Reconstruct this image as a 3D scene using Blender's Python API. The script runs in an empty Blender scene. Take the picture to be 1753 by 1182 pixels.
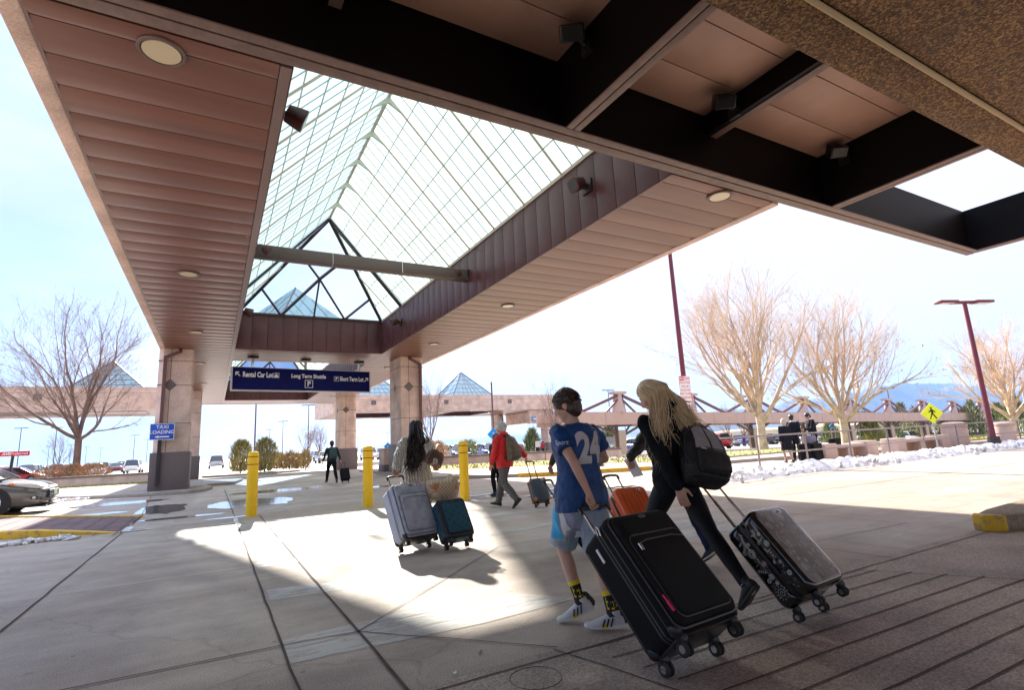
import bpy, bmesh, math, random
from mathutils import Vector, Matrix, noise
R = math.radians
SC = bpy.context.scene; COL = SC.collection
# ---------------------------------------------------------------- camera
CAMH = 1.25
RX = Vector((0.87253, -0.48581, -0.05180)); UP = Vector((-0.04471, -0.18498, 0.98172)); FW = Vector((0.48652, 0.85426, 0.18313))
cam = bpy.data.objects.new('camera', bpy.data.cameras.new('camera')); COL.objects.link(cam)
cam.matrix_world = Matrix(((RX.x, UP.x, -FW.x, 0), (RX.y, UP.y, -FW.y, 0), (RX.z, UP.z, -FW.z, CAMH), (0, 0, 0, 1)))
cam.data.sensor_width = 36; cam.data.lens = 36 * 902.4 / 1753; cam.data.clip_start = .05; cam.data.clip_end = 30000
SC.camera = cam
# ---------------------------------------------------------------- world, sun, exposure
SUN_EL, SUN_AZ = R(29.5), R(6)          # azimuth from +Y towards +X
w = bpy.data.worlds.new('World'); SC.world = w; w.use_nodes = True
nt = w.node_tree; nt.nodes.clear()
def N(nt, t, **k):
    n = nt.nodes.new(t)
    for a, b in k.items(): setattr(n, a, b)
    return n
wo = N(nt, 'ShaderNodeOutputWorld'); bg = N(nt, 'ShaderNodeBackground'); sky = N(nt, 'ShaderNodeTexSky')
sky.sky_type = 'NISHITA'; sky.sun_disc = False; sky.sun_elevation = SUN_EL; sky.sun_rotation = SUN_AZ
sky.air_density = 1.2; sky.dust_density = .25; sky.ozone_density = 1.2; sky.altitude = 1800
tc = N(nt, 'ShaderNodeTexCoord'); mp = N(nt, 'ShaderNodeMapping'); mp.inputs['Scale'].default_value = (1.2, 1.2, 4.5)
nz = N(nt, 'ShaderNodeTexNoise'); nz.inputs['Scale'].default_value = 1.6; nz.inputs['Detail'].default_value = 7; nz.inputs['Roughness'].default_value = .62
cr = N(nt, 'ShaderNodeValToRGB'); cr.color_ramp.elements[0].position = .38; cr.color_ramp.elements[1].position = .66
cr.color_ramp.elements[0].color = (.94, .94, .94, 1); cr.color_ramp.elements[1].color = (.99, .99, .99, 1)
mx = N(nt, 'ShaderNodeMixRGB'); mx.inputs[2].default_value = (2.35, 2.3, 2.4, 1)
L = nt.links.new
L(tc.outputs['Generated'], mp.inputs['Vector']); L(mp.outputs[0], nz.inputs['Vector']); L(nz.outputs['Fac'], cr.inputs[0])
n2 = N(nt, 'ShaderNodeTexNoise'); n2.inputs['Scale'].default_value = 1.1; n2.inputs['Detail'].default_value = 4; L(mp.outputs[0], n2.inputs['Vector'])
c2 = N(nt, 'ShaderNodeValToRGB'); c2.color_ramp.elements[0].position = .40; c2.color_ramp.elements[1].position = .62; c2.color_ramp.elements[0].color = (.54, .68, .95, 1); c2.color_ramp.elements[1].color = (1, .915, .90, 1); sx = N(nt, 'ShaderNodeSeparateXYZ'); L(tc.outputs['Generated'], sx.inputs[0])
wx = N(nt, 'ShaderNodeMath', operation='MULTIPLY_ADD'); wx.inputs[1].default_value = .55; wx.inputs[2].default_value = .02; L(sx.outputs[0], wx.inputs[0])      # the clear patch lies to the west
ad = N(nt, 'ShaderNodeMath', operation='ADD'); ad.use_clamp = True; L(n2.outputs['Fac'], ad.inputs[0]); L(wx.outputs[0], ad.inputs[1]); L(ad.outputs[0], c2.inputs[0])
mr = N(nt, 'ShaderNodeMapRange'); mr.inputs['From Min'].default_value = .45; mr.inputs['From Max'].default_value = .95; mr.inputs['To Min'].default_value = 2.0; mr.inputs['To Max'].default_value = 6.0; L(sx.outputs[2], mr.inputs['Value'])
vm = N(nt, 'ShaderNodeVectorMath', operation='SCALE'); L(c2.outputs[0], vm.inputs[0]); L(mr.outputs[0], vm.inputs['Scale']); L(vm.outputs[0], mx.inputs[2])
L(cr.outputs[0], mx.inputs[0]); L(sky.outputs[0], mx.inputs[1]); L(mx.outputs[0], bg.inputs[0]); L(bg.outputs[0], wo.inputs[0])
bg.inputs['Strength'].default_value = .088
sun = bpy.data.objects.new('sun', bpy.data.lights.new('sun', 'SUN')); COL.objects.link(sun)
sun.data.energy = 2.9; sun.data.angle = R(.9); sun.data.color = (1, .93, .82)
sd = Vector((math.sin(SUN_AZ) * math.cos(SUN_EL), math.cos(SUN_AZ) * math.cos(SUN_EL), math.sin(SUN_EL)))
sun.rotation_euler = sd.to_track_quat('Z', 'Y').to_euler()
vs = SC.view_settings; vs.view_transform = 'Standard'; vs.look = 'None'; vs.gamma = 1; vs.use_curve_mapping = False
vs.exposure = 2.62
SC.cycles.diffuse_bounces = 6
# ---------------------------------------------------------------- air
def build_haze():
    m = MB(); m.box(-2600, 13700, -1300, 11200, -12, 1150)
    v = bpy.data.materials.new('haze_air'); v.use_nodes = True; t = v.node_tree; t.nodes.clear()
    o = N(t, 'ShaderNodeOutputMaterial'); p = N(t, 'ShaderNodeVolumePrincipled'); p.inputs['Color'].default_value = (.31, .53, .98, 1); p.inputs['Density'].default_value = HAZE; p.inputs['Anisotropy'].default_value = .2
    t.links.new(p.outputs[0], o.inputs['Volume']); m.build('haze', v, kind='stuff')
HAZE = 8e-5
# ---------------------------------------------------------------- helpers
def px(a, b, **k):
    d = RX * ((a - 876.5) / 902.4) - UP * ((b - 591) / 902.4) + FW
    o = Vector((0, 0, CAMH)); ax, v = list(k.items())[0]; i = 'xyz'.index(ax)
    return o + d * ((v - o[i]) / d[i])
def gz(x, y):
    z = 0.0
    s = min(1, max(0, (y - 13) / 12)); s = s * s * (3 - 2 * s)
    if x > 60: s = 1
    z -= .019 * max(0, x - 20) * s
    z -= .04 * max(0, min(x, 150) - 85)
    return max(z, -7)
def gp(a, b):
    d = RX * ((a - 876.5) / 902.4) - UP * ((b - 591) / 902.4) + FW
    o = Vector((0, 0, CAMH)); t = 1.0
    while t < 900:
        p = o + d * t
        if p.z <= gz(p.x, p.y): return p
        t *= 1.004
    return p
def tag(o, label=None, cat=None, group=None, kind=None):
    if label: o['label'] = label
    if cat: o['category'] = cat
    if group: o['group'] = group
    if kind: o['kind'] = kind
    return o
def empty(name, loc=(0, 0, 0), rz=0, label=None, cat=None, group=None):
    o = bpy.data.objects.new(name, None); COL.objects.link(o); o.location = loc; o.rotation_euler.z = rz; o.empty_display_size = .1
    return tag(o, label, cat, group)
def kids(o): return [c for c in bpy.data.objects if c.parent == o]
def copy_tree(o, parent=None):
    c = o.copy(); COL.objects.link(c); c.parent = parent
    for ch in kids(o): copy_tree(ch, c)
    return c
def vperp(d):
    d = d.normalized(); a = Vector((0, 0, 1)) if abs(d.z) < .9 else Vector((1, 0, 0))
    u = d.cross(a).normalized(); return u, d.cross(u).normalized()
class MB:
    def __init__(s): s.v = []; s.f = []; s.mi = []; s.cur = 0
    def add(s, vs, fs):
        b = len(s.v); s.v += [tuple(v) for v in vs]
        for f in fs: s.f.append(tuple(b + i for i in f)); s.mi.append(s.cur)
        return s
    def box(s, x0, x1, y0, y1, z0, z1):
        return s.add([(x, y, z) for z in (z0, z1) for y in (y0, y1) for x in (x0, x1)],
                     [(0, 2, 3, 1), (4, 5, 7, 6), (0, 1, 5, 4), (2, 6, 7, 3), (0, 4, 6, 2), (1, 3, 7, 5)])
    def obox(s, c, u, v, w_):                     # oriented box: centre and three half vectors
        c, u, v, w_ = map(Vector, (c, u, v, w_))
        return s.add([c + u * a + v * b + w_ * d for d in (-1, 1) for b in (-1, 1) for a in (-1, 1)],
                     [(0, 2, 3, 1), (4, 5, 7, 6), (0, 1, 5, 4), (2, 6, 7, 3), (0, 4, 6, 2), (1, 3, 7, 5)])
    def bar(s, a, b, wd, ht, upv=(0, 0, 1)):     # rectangular bar from a to b
        a, b = Vector(a), Vector(b); d = (b - a); l = d.length; d.normalize(); upv = Vector(upv)
        if abs(d.dot(upv)) > .98: upv = Vector((1, 0, 0))
        r = d.cross(upv).normalized(); u = r.cross(d).normalized()
        return s.obox((a + b) / 2, d * l / 2, r * wd / 2, u * ht / 2)
    def quad(s, a, b, c, d): return s.add([a, b, c, d], [(0, 1, 2, 3)])
    def tube(s, pts, rad, n=8, cap=True, flat=None):
        pts = [Vector(p) for p in pts]; m = len(pts)
        if not hasattr(rad, '__len__'): rad = [rad] * m
        vs = []; u = None
        for i, p in enumerate(pts):
            d = (pts[min(i + 1, m - 1)] - pts[max(i - 1, 0)])
            if d.length < 1e-9: d = Vector((0, 0, 1))
            d.normalize()
            if u is None: u, v = vperp(d)
            else:
                u = (u - d * u.dot(d))
                if u.length < 1e-6: u, v = vperp(d)
                u.normalize(); v = d.cross(u).normalized()
            for k in range(n):
                a = 2 * math.pi * k / n
                vs.append(p + (u * math.cos(a) + v * math.sin(a)) * rad[i])
        fs = [(i * n + k, i * n + (k + 1) % n, (i + 1) * n + (k + 1) % n, (i + 1) * n + k) for i in range(m - 1) for k in range(n)]
        if cap: fs += [tuple(range(n - 1, -1, -1)), tuple(range((m - 1) * n, m * n))]
        return s.add(vs, fs)
    def ring(s, c, nrm, R_, r, n=24, k=6):
        c = Vector(c); u, v = vperp(Vector(nrm)); nn = Vector(nrm).normalized(); vs = []; fs = []
        for i in range(n):
            a = 2 * math.pi * i / n; e = u * math.cos(a) + v * math.sin(a)
            for j in range(k):
                b = 2 * math.pi * j / k; vs.append(c + e * (R_ + r * math.cos(b)) + nn * r * math.sin(b))
        for i in range(n):
            for j in range(k): fs.append((i * k + j, ((i + 1) % n) * k + j, ((i + 1) % n) * k + (j + 1) % k, i * k + (j + 1) % k))
        return s.add(vs, fs)
    def cyl(s, a, b, r, n=16, r2=None): return s.tube([a, b], [r, r if r2 is None else r2], n)
    def ell(s, c, rx, ry=None, rz=None, rot=None, nu=16, nv=10):
        c = Vector(c); ry = ry or rx; rz = rz or rx; vs = []; fs = []
        for j in range(nv + 1):
            t = math.pi * j / nv
            for i in range(nu):
                a = 2 * math.pi * i / nu
                p = Vector((rx * math.sin(t) * math.cos(a), ry * math.sin(t) * math.sin(a), rz * math.cos(t)))
                if rot is not None: p = rot @ p
                vs.append(c + p)
        for j in range(nv):
            for i in range(nu): fs.append((j * nu + i, (j + 1) * nu + i, (j + 1) * nu + (i + 1) % nu, j * nu + (i + 1) % nu))
        return s.add(vs, fs)
    def loft(s, secs, n=20, cap=True, pw=1.0):    # secs: (centre, u half axis, v half axis)
        vs = []
        for c, u, v in secs:
            c, u, v = Vector(c), Vector(u), Vector(v)
            for k in range(n):
                a = 2 * math.pi * k / n; ca, sa = math.cos(a), math.sin(a)
                ca = math.copysign(abs(ca) ** pw, ca); sa = math.copysign(abs(sa) ** pw, sa)
                vs.append(c + u * ca + v * sa)
        m = len(secs)
        fs = [(i * n + k, i * n + (k + 1) % n, (i + 1) * n + (k + 1) % n, (i + 1) * n + k) for i in range(m - 1) for k in range(n)]
        if cap: fs += [tuple(range(n - 1, -1, -1)), tuple(range((m - 1) * n, m * n))]
        return s.add(vs, fs)
    def prism(s, poly, z0, z1):                  # poly list of (x,y), z0/z1 numbers
        n = len(poly)
        return s.add([(p[0], p[1], z0) for p in poly] + [(p[0], p[1], z1) for p in poly],
                     [tuple(range(n - 1, -1, -1)), tuple(range(n, 2 * n))] + [(i, (i + 1) % n, n + (i + 1) % n, n + i) for i in range(n)])
    def mesh(s, name, mats, smooth=False, fix=True):
        me = bpy.data.meshes.new(name); me.from_pydata(s.v, [], s.f)
        for m in (mats if isinstance(mats, (list, tuple)) else [mats]): me.materials.append(m)
        if len(me.materials) > 1: me.polygons.foreach_set('material_index', s.mi)
        if fix and len(s.v) < 60000:
            bm = bmesh.new(); bm.from_mesh(me); bmesh.ops.recalc_face_normals(bm, faces=bm.faces); bm.to_mesh(me); bm.free()
        if smooth: me.polygons.foreach_set('use_smooth', [True] * len(me.polygons))
        me.update(); return me
    def build(s, name, mats, parent=None, smooth=False, bevel=0, seg=2, fix=True, **t):
        me = s.mesh(name, mats, smooth, fix); o = bpy.data.objects.new(name, me); COL.objects.link(o)
        if parent: o.parent = parent
        if bevel:
            b = o.modifiers.new('b', 'BEVEL'); b.width = bevel; b.segments = seg; b.limit_method = 'ANGLE'; b.angle_limit = R(35)
            bake(o); o.data.polygons.foreach_set('use_smooth', [True] * len(o.data.polygons))
            try: o.data.set_sharp_from_angle(angle=R(38))
            except Exception: pass
        elif smooth:
            try: me.set_sharp_from_angle(angle=R(50))
            except Exception: pass
        return tag(o, **t)
def bake(o):
    dg = bpy.context.evaluated_depsgraph_get(); dg.update()
    me = bpy.data.meshes.new_from_object(o.evaluated_get(dg)); old = o.data; o.modifiers.clear(); o.data = me; me.name = o.name
    bpy.data.meshes.remove(old)
def remesh(o, vox, smooth=4, disp=0, dscale=.25, dec=0):
    m = o.modifiers.new('r', 'REMESH'); m.mode = 'VOXEL'; m.voxel_size = vox; m.use_smooth_shade = True
    if smooth:
        m = o.modifiers.new('s', 'SMOOTH'); m.factor = .5; m.iterations = smooth
    if disp:
        tx = bpy.data.textures.get('folds%g' % dscale)
        if not tx:
            tx = bpy.data.textures.new('folds%g' % dscale, 'CLOUDS'); tx.noise_scale = dscale; tx.noise_depth = 2
        m = o.modifiers.new('d', 'DISPLACE'); m.texture = tx; m.strength = disp; m.mid_level = .5; m.texture_coords = 'LOCAL'
    if dec:
        m = o.modifiers.new('c', 'DECIMATE'); m.ratio = dec
    bake(o); o.data.polygons.foreach_set('use_smooth', [True] * len(o.data.polygons))
# ---------------------------------------------------------------- materials
MAT = {}
def mat(name, col, rough=.6, metal=0, var=0, vs_=3.0, bump=0, bs=40.0, coat=0, spec=.5, col2=None, coords='Object', detail=6, stretch=None, thr=(.35, .65), sheen=0):
    if name in MAT: return MAT[name]
    m = bpy.data.materials.new(name); m.use_nodes = True; nt = m.node_tree; b = nt.nodes['Principled BSDF']; L = nt.links.new
    b.inputs['Base Color'].default_value = (*col, 1); b.inputs['Roughness'].default_value = rough; b.inputs['Metallic'].default_value = metal
    b.inputs['Coat Weight'].default_value = coat; b.inputs['Specular IOR Level'].default_value = spec; b.inputs['Sheen Weight'].default_value = sheen
    if var or bump or col2:
        tc = N(nt, 'ShaderNodeTexCoord'); src = tc.outputs[coords]
        if stretch:
            mp = N(nt, 'ShaderNodeMapping'); mp.inputs['Scale'].default_value = stretch; L(src, mp.inputs['Vector']); src = mp.outputs[0]
    if var or col2:
        nz = N(nt, 'ShaderNodeTexNoise'); nz.inputs['Scale'].default_value = vs_; nz.inputs['Detail'].default_value = detail; nz.inputs['Roughness'].default_value = .6
        L(src, nz.inputs['Vector']); cr = N(nt, 'ShaderNodeValToRGB')
        c2 = col2 or tuple(c * (1 - var) for c in col); c1 = col if col2 else tuple(min(1, c * (1 + var)) for c in col)
        cr.color_ramp.elements[0].position = thr[0]; cr.color_ramp.elements[1].position = thr[1]
        cr.color_ramp.elements[0].color = (*c2, 1); cr.color_ramp.elements[1].color = (*c1, 1)
        L(nz.outputs['Fac'], cr.inputs[0]); L(cr.outputs[0], b.inputs['Base Color'])
    if bump:
        n2 = N(nt, 'ShaderNodeTexNoise'); n2.inputs['Scale'].default_value = bs; n2.inputs['Detail'].default_value = 4; L(src, n2.inputs['Vector'])
        bp = N(nt, 'ShaderNodeBump'); bp.inputs['Strength'].default_value = bump; bp.inputs['Distance'].default_value = .01
        L(n2.outputs['Fac'], bp.inputs['Height']); L(bp.outputs[0], b.inputs['Normal'])
    MAT[name] = m; return m
def glassy(name, col, rough=.05, alpha=None, trans=1.0):
    m = bpy.data.materials.new(name); m.use_nodes = True; nt = m.node_tree; nt.nodes.clear(); L = nt.links.new
    o = N(nt, 'ShaderNodeOutputMaterial'); t = N(nt, 'ShaderNodeBsdfTransparent'); t.inputs[0].default_value = (*col, 1)
    g = N(nt, 'ShaderNodeBsdfGlossy'); g.inputs['Roughness'].default_value = rough
    x = N(nt, 'ShaderNodeMixShader'); x.inputs[0].default_value = .06; L(t.outputs[0], x.inputs[1]); L(g.outputs[0], x.inputs[2]); L(x.outputs[0], o.inputs[0])
    MAT[name] = m; return m
def text(s, size, m, parent, loc, rot, name='lettering', bold=0, sx=1.0, ext=.002, align='CENTER', font_shear=0):
    cu = bpy.data.curves.new('t', 'FONT'); cu.body = s; cu.size = size; cu.align_x = align; cu.align_y = 'CENTER'; cu.extrude = ext; cu.offset = bold; cu.shear = font_shear
    cu.resolution_u = 3
    o = bpy.data.objects.new('t', cu); COL.objects.link(o)
    dg = bpy.context.evaluated_depsgraph_get(); dg.update(); me = bpy.data.meshes.new_from_object(o.evaluated_get(dg))
    bpy.data.objects.remove(o); me.materials.clear(); me.materials.append(m); me.name = name
    M4 = (Matrix.Translation(Vector(loc)) @ (rot.to_matrix() if hasattr(rot, 'to_matrix') else Matrix(rot)).to_4x4() @ Matrix.Diagonal((sx, 1, 1, 1)))
    me.transform(M4); o = bpy.data.objects.new(name, me); COL.objects.link(o); o.parent = parent
    return o
from mathutils import Euler
def fitw(o, wd, ht=None):
    xs_ = [v.co.x for v in o.data.vertices]; zs_ = [v.co.z for v in o.data.vertices]; cx, cz = (min(xs_) + max(xs_)) / 2, (min(zs_) + max(zs_)) / 2; k = wd / (max(xs_) - min(xs_)); kz = ht / (max(zs_) - min(zs_)) if ht else k
    for v in o.data.vertices: v.co.x = cx + (v.co.x - cx) * k; v.co.z = cz + (v.co.z - cz) * kz
    return o
FACE = Euler((R(90), 0, 0))                     # text standing up, facing -Y
# ---------------------------------------------------------------- surface materials
def concrete():
    m = bpy.data.materials.new('paving_concrete'); m.use_nodes = True; nt = m.node_tree; b = nt.nodes['Principled BSDF']; L = nt.links.new
    tc = N(nt, 'ShaderNodeTexCoord'); o = tc.outputs['Object']
    def nz(s, d=6, st=None, r=.6):
        n = N(nt, 'ShaderNodeTexNoise'); n.inputs['Scale'].default_value = s; n.inputs['Detail'].default_value = d; n.inputs['Roughness'].default_value = r
        if st:
            mp = N(nt, 'ShaderNodeMapping'); mp.inputs['Scale'].default_value = st; L(o, mp.inputs['Vector']); L(mp.outputs[0], n.inputs['Vector'])
        else: L(o, n.inputs['Vector'])
        return n.outputs['Fac']
    def ramp(f, p0, p1, c0, c1):
        r = N(nt, 'ShaderNodeValToRGB'); e = r.color_ramp.elements; e[0].position = p0; e[1].position = p1; e[0].color = (*c0, 1); e[1].color = (*c1, 1); L(f, r.inputs[0]); return r.outputs[0]
    def mul(a, c, f=1):
        x = N(nt, 'ShaderNodeMixRGB', blend_type='MULTIPLY'); x.inputs[0].default_value = f; L(a, x.inputs[1]); L(c, x.inputs[2]); return x.outputs[0]
    base = ramp(nz(.35, 5), .36, .64, (.42, .335, .285), (.50, .42, .365))
    fine = ramp(nz(110, 3), .3, .7, (.6, .6, .6), (1.32, 1.32, 1.32))
    mid = ramp(nz(2.4, 9, None, .68), .36, .66, (.84, .83, .83), (1.08, 1.07, 1.05))
    spots = ramp(nz(9, 4), .63, .72, (1, 1, 1), (.78, .75, .73))
    c = mul(mul(mul(base, fine), mid), spots)
    gv = N(nt, 'ShaderNodeTexVoronoi'); gv.inputs['Scale'].default_value = 2.6; L(o, gv.inputs['Vector']); c = mul(c, ramp(gv.outputs['Distance'], .035, .05, (.62, .60, .58), (1, 1, 1)))     # gum
    g2 = N(nt, 'ShaderNodeTexVoronoi'); g2.inputs['Scale'].default_value = .31; L(o, g2.inputs['Vector']); c = mul(c, ramp(g2.outputs['Distance'], .02, .13, (.74, .72, .70), (1, 1, 1)))      # oil drips
    c = mul(c, ramp(nz(1.1, 5, (.10, 2.2, 1)), .40, .6, (.90, .89, .88), (1.04, 1.04, 1.03)))                                                                              # tyre-worn lanes
    cv = N(nt, 'ShaderNodeTexVoronoi', feature='DISTANCE_TO_EDGE'); cv.inputs['Scale'].default_value = .16
    wv = N(nt, 'ShaderNodeTexNoise'); wv.inputs['Scale'].default_value = 1.2; wv.inputs['Detail'].default_value = 6; L(o, wv.inputs['Vector']); va = N(nt, 'ShaderNodeVectorMath', operation='ADD'); L(o, va.inputs[0]); L(wv.outputs['Color'], va.inputs[1]); L(va.outputs[0], cv.inputs['Vector'])
    c = mul(c, ramp(cv.outputs['Distance'], .0004, .0016, (.84, .82, .80), (1, 1, 1)))
    # each cast slab a little different in tone
    vo = N(nt, 'ShaderNodeTexVoronoi'); vo.inputs['Scale'].default_value = .22; L(o, vo.inputs['Vector'])
    hs = N(nt, 'ShaderNodeSeparateXYZ'); L(vo.outputs['Color'], hs.inputs[0])
    L(c, b.inputs['Base Color'])
    wet = nz(.22, 6); r = N(nt, 'ShaderNodeMapRange'); r.inputs['From Min'].default_value = .42; r.inputs['From Max'].default_value = .62; r.inputs['To Min'].default_value = .6; r.inputs['To Max'].default_value = .85
    L(wet, r.inputs['Value']); L(r.outputs[0], b.inputs['Roughness'])
    bp = N(nt, 'ShaderNodeBump'); bp.inputs['Strength'].default_value = .35; bp.inputs['Distance'].default_value = .004; L(nz(160, 3), bp.inputs['Height']); L(bp.outputs[0], b.inputs['Normal'])
    MAT['paving_concrete'] = m; return m
def aggregate(name, c0, c1, c2, scale, bump=.6):
    m = bpy.data.materials.new(name); m.use_nodes = True; nt = m.node_tree; b = nt.nodes['Principled BSDF']; L = nt.links.new
    tc = N(nt, 'ShaderNodeTexCoord'); v = N(nt, 'ShaderNodeTexVoronoi'); v.inputs['Scale'].default_value = scale; L(tc.outputs['Object'], v.inputs['Vector'])
    s = N(nt, 'ShaderNodeSeparateXYZ'); L(v.outputs['Color'], s.inputs[0])
    r = N(nt, 'ShaderNodeValToRGB'); e = r.color_ramp.elements; e[0].color = (*c0, 1); e[1].color = (*c2, 1); x = e.new(.5); x.color = (*c1, 1); L(s.outputs[0], r.inputs[0])
    n = N(nt, 'ShaderNodeTexNoise'); n.inputs['Scale'].default_value = 1.4; n.inputs['Detail'].default_value = 6; L(tc.outputs['Object'], n.inputs['Vector'])
    r2 = N(nt, 'ShaderNodeValToRGB'); e = r2.color_ramp.elements; e[0].position = .35; e[1].position = .65; e[0].color = (.8, .78, .77, 1); e[1].color = (1.12, 1.1, 1.08, 1); L(n.outputs['Fac'], r2.inputs[0])
    q = N(nt, 'ShaderNodeMixRGB', blend_type='MULTIPLY'); q.inputs[0].default_value = 1; L(r.outputs[0], q.inputs[1]); L(r2.outputs[0], q.inputs[2]); L(q.outputs[0], b.inputs['Base Color'])
    b.inputs['Roughness'].default_value = .8
    bp = N(nt, 'ShaderNodeBump'); bp.inputs['Strength'].default_value = bump; bp.inputs['Distance'].default_value = .006; L(v.outputs['Distance'], bp.inputs['Height']); L(bp.outputs[0], b.inputs['Normal'])
    MAT[name] = m; return m
CONC = concrete()
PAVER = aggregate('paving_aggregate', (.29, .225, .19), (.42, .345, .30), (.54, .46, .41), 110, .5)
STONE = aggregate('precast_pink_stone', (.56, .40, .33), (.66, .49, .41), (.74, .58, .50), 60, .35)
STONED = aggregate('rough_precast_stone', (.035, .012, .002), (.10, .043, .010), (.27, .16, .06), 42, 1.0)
DARKST = mat('charcoal_granite', (.15, .115, .115), .55, var=.18, vs_=30)
KERB = mat('kerb_concrete', (.36, .30, .26), .8, var=.15, vs_=4, bump=.4, bs=80)
JOINT = mat('joint_filler', (.085, .05, .042), .9, var=.3, vs_=3)
YEL = mat('yellow_paint', (.98, .60, .004), .5, col2=(.66, .42, .03), vs_=9, thr=(.28, .42), bump=.15, bs=60, stretch=(1, 1, .3))
YELK = mat('worn_yellow_paint', (.72, .42, .02), .6, col2=(.40, .25, .09), vs_=9, thr=(.36, .5), bump=.3)
METAL = mat('brown_metal_panel', (.172, .068, .044), .36, var=.16, vs_=1.0, spec=.5, stretch=(.12, 1.7, 1), detail=3)
METALV = mat('plum_metal_panel', (.085, .030, .032), .42, var=.12, vs_=2, spec=.3)
BRONZE = mat('dark_bronze_metal', (.035, .018, .016), .42, var=.2, vs_=5)
BRONZE2 = mat('bronze_flange', (.16, .10, .08), .55, var=.16, vs_=7)
BLACKM = mat('black_web', (.012, .008, .008), .5)
BEIGEP = mat('ceiling_panel_taupe', (.42, .25, .185), .5, var=.05, vs_=2)
SEAM = mat('seam_gap', (.01, .006, .006), .8)
WHITE = mat('white_paint', (.8, .8, .8), .5)
STEEL = mat('brushed_steel', (.6, .6, .62), .25, 1)
CHROME = mat('chrome', (.75, .75, .77), .12, 1)
BLKP = mat('black_plastic', (.012, .012, .013), .38)
RUB = mat('black_rubber', (.018, .018, .018), .7)
GREY = mat('galvanised', (.38, .37, .37), .45, .6)
POLE = mat('maroon_pole_paint', (.16, .025, .045), .4)
SNOW = mat('snow', (.80, .80, .84), .6, col2=(.46, .42, .40), vs_=4.5, thr=(.36, .56), bump=.6, bs=14)
CLEAR = glassy('clear_glass', (.93, .97, .97), .03)
# translucent skylight sheets
def translucent(name, c, tcol, clear=.22):
    m = bpy.data.materials.new(name); m.use_nodes = True; nt = m.node_tree; nt.nodes.clear(); L = nt.links.new
    o = N(nt, 'ShaderNodeOutputMaterial'); d = N(nt, 'ShaderNodeBsdfDiffuse'); t = N(nt, 'ShaderNodeBsdfTranslucent'); p = N(nt, 'ShaderNodeBsdfTransparent')
    g = N(nt, 'ShaderNodeBsdfGlossy'); g.inputs['Roughness'].default_value = .12
    d.inputs[0].default_value = (*c, 1); t.inputs[0].default_value = (*tcol, 1); p.inputs[0].default_value = (.9, 1, 1, 1)
    tc = N(nt, 'ShaderNodeTexCoord'); n = N(nt, 'ShaderNodeTexNoise'); n.inputs['Scale'].default_value = .5; n.inputs['Detail'].default_value = 5; L(tc.outputs['Object'], n.inputs['Vector'])
    r = N(nt, 'ShaderNodeValToRGB'); r.color_ramp.elements[0].position = .3; r.color_ramp.elements[1].position = .7
    r.color_ramp.elements[0].color = tuple(x * .86 for x in tcol) + (1,); r.color_ramp.elements[1].color = (*tcol, 1); L(n.outputs['Fac'], r.inputs[0]); L(r.outputs[0], t.inputs[0])
    a = N(nt, 'ShaderNodeMixShader'); a.inputs[0].default_value = .85; L(d.outputs[0], a.inputs[1]); L(t.outputs[0], a.inputs[2])
    b = N(nt, 'ShaderNodeMixShader'); b.inputs[0].default_value = clear; L(a.outputs[0], b.inputs[1]); L(p.outputs[0], b.inputs[2])
    e = N(nt, 'ShaderNodeMixShader'); e.inputs[0].default_value = .03; L(b.outputs[0], e.inputs[1]); L(g.outputs[0], e.inputs[2]); L(e.outputs[0], o.inputs[0])
    MAT[name] = m; return m
FRP = translucent('translucent_skylight_sheet', (.6, .72, .72), (.52, .66, .61), .03)
PYRG = mat('blue_green_glass_roof', (.16, .33, .40), .12, spec=.9, var=.12, vs_=1.5)
MULL = mat('mullion_grey', (.58, .64, .60), .5)
RAFT = mat('rafter_tan', (.50, .42, .34), .5)
# ---------------------------------------------------------------- ground
m = MB()
xs = sorted(set([-2500, -1500, -800, -400, -200, -100] + list(range(-60, 61, 5)) + list(range(65, 161, 5)) + [200, 300, 500, 900, 1800, 3500, 6000, 9000, 13500]))
ys = sorted(set([-1200, -500, -100, -40, -20] + list(range(-10, 41, 3)) + list(range(45, 121, 10)) + [160, 250, 400, 700, 1200, 2500, 5000, 8500, 11000]))
gv = [(x, y, gz(x, y) - .03) for y in ys for x in xs]; nx = len(xs)
m.add(gv, [(j * nx + i, j * nx + i + 1, (j + 1) * nx + i + 1, (j + 1) * nx + i) for j in range(len(ys) - 1) for i in range(nx - 1)])
LOT = mat('pale_parking_lot', (.34, .32, .30), .8, col2=(.46, .45, .45), vs_=.05, thr=(.45, .6), bump=.3, bs=30)
m.build('ground', LOT, kind='structure', smooth=True)
m = MB(); m.box(-40, 20, -14, 60, -.02, 0); m.box(20, 62, -14, 10.9, -.02, 0)
m.build('pavement', CONC, kind='structure')
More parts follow.
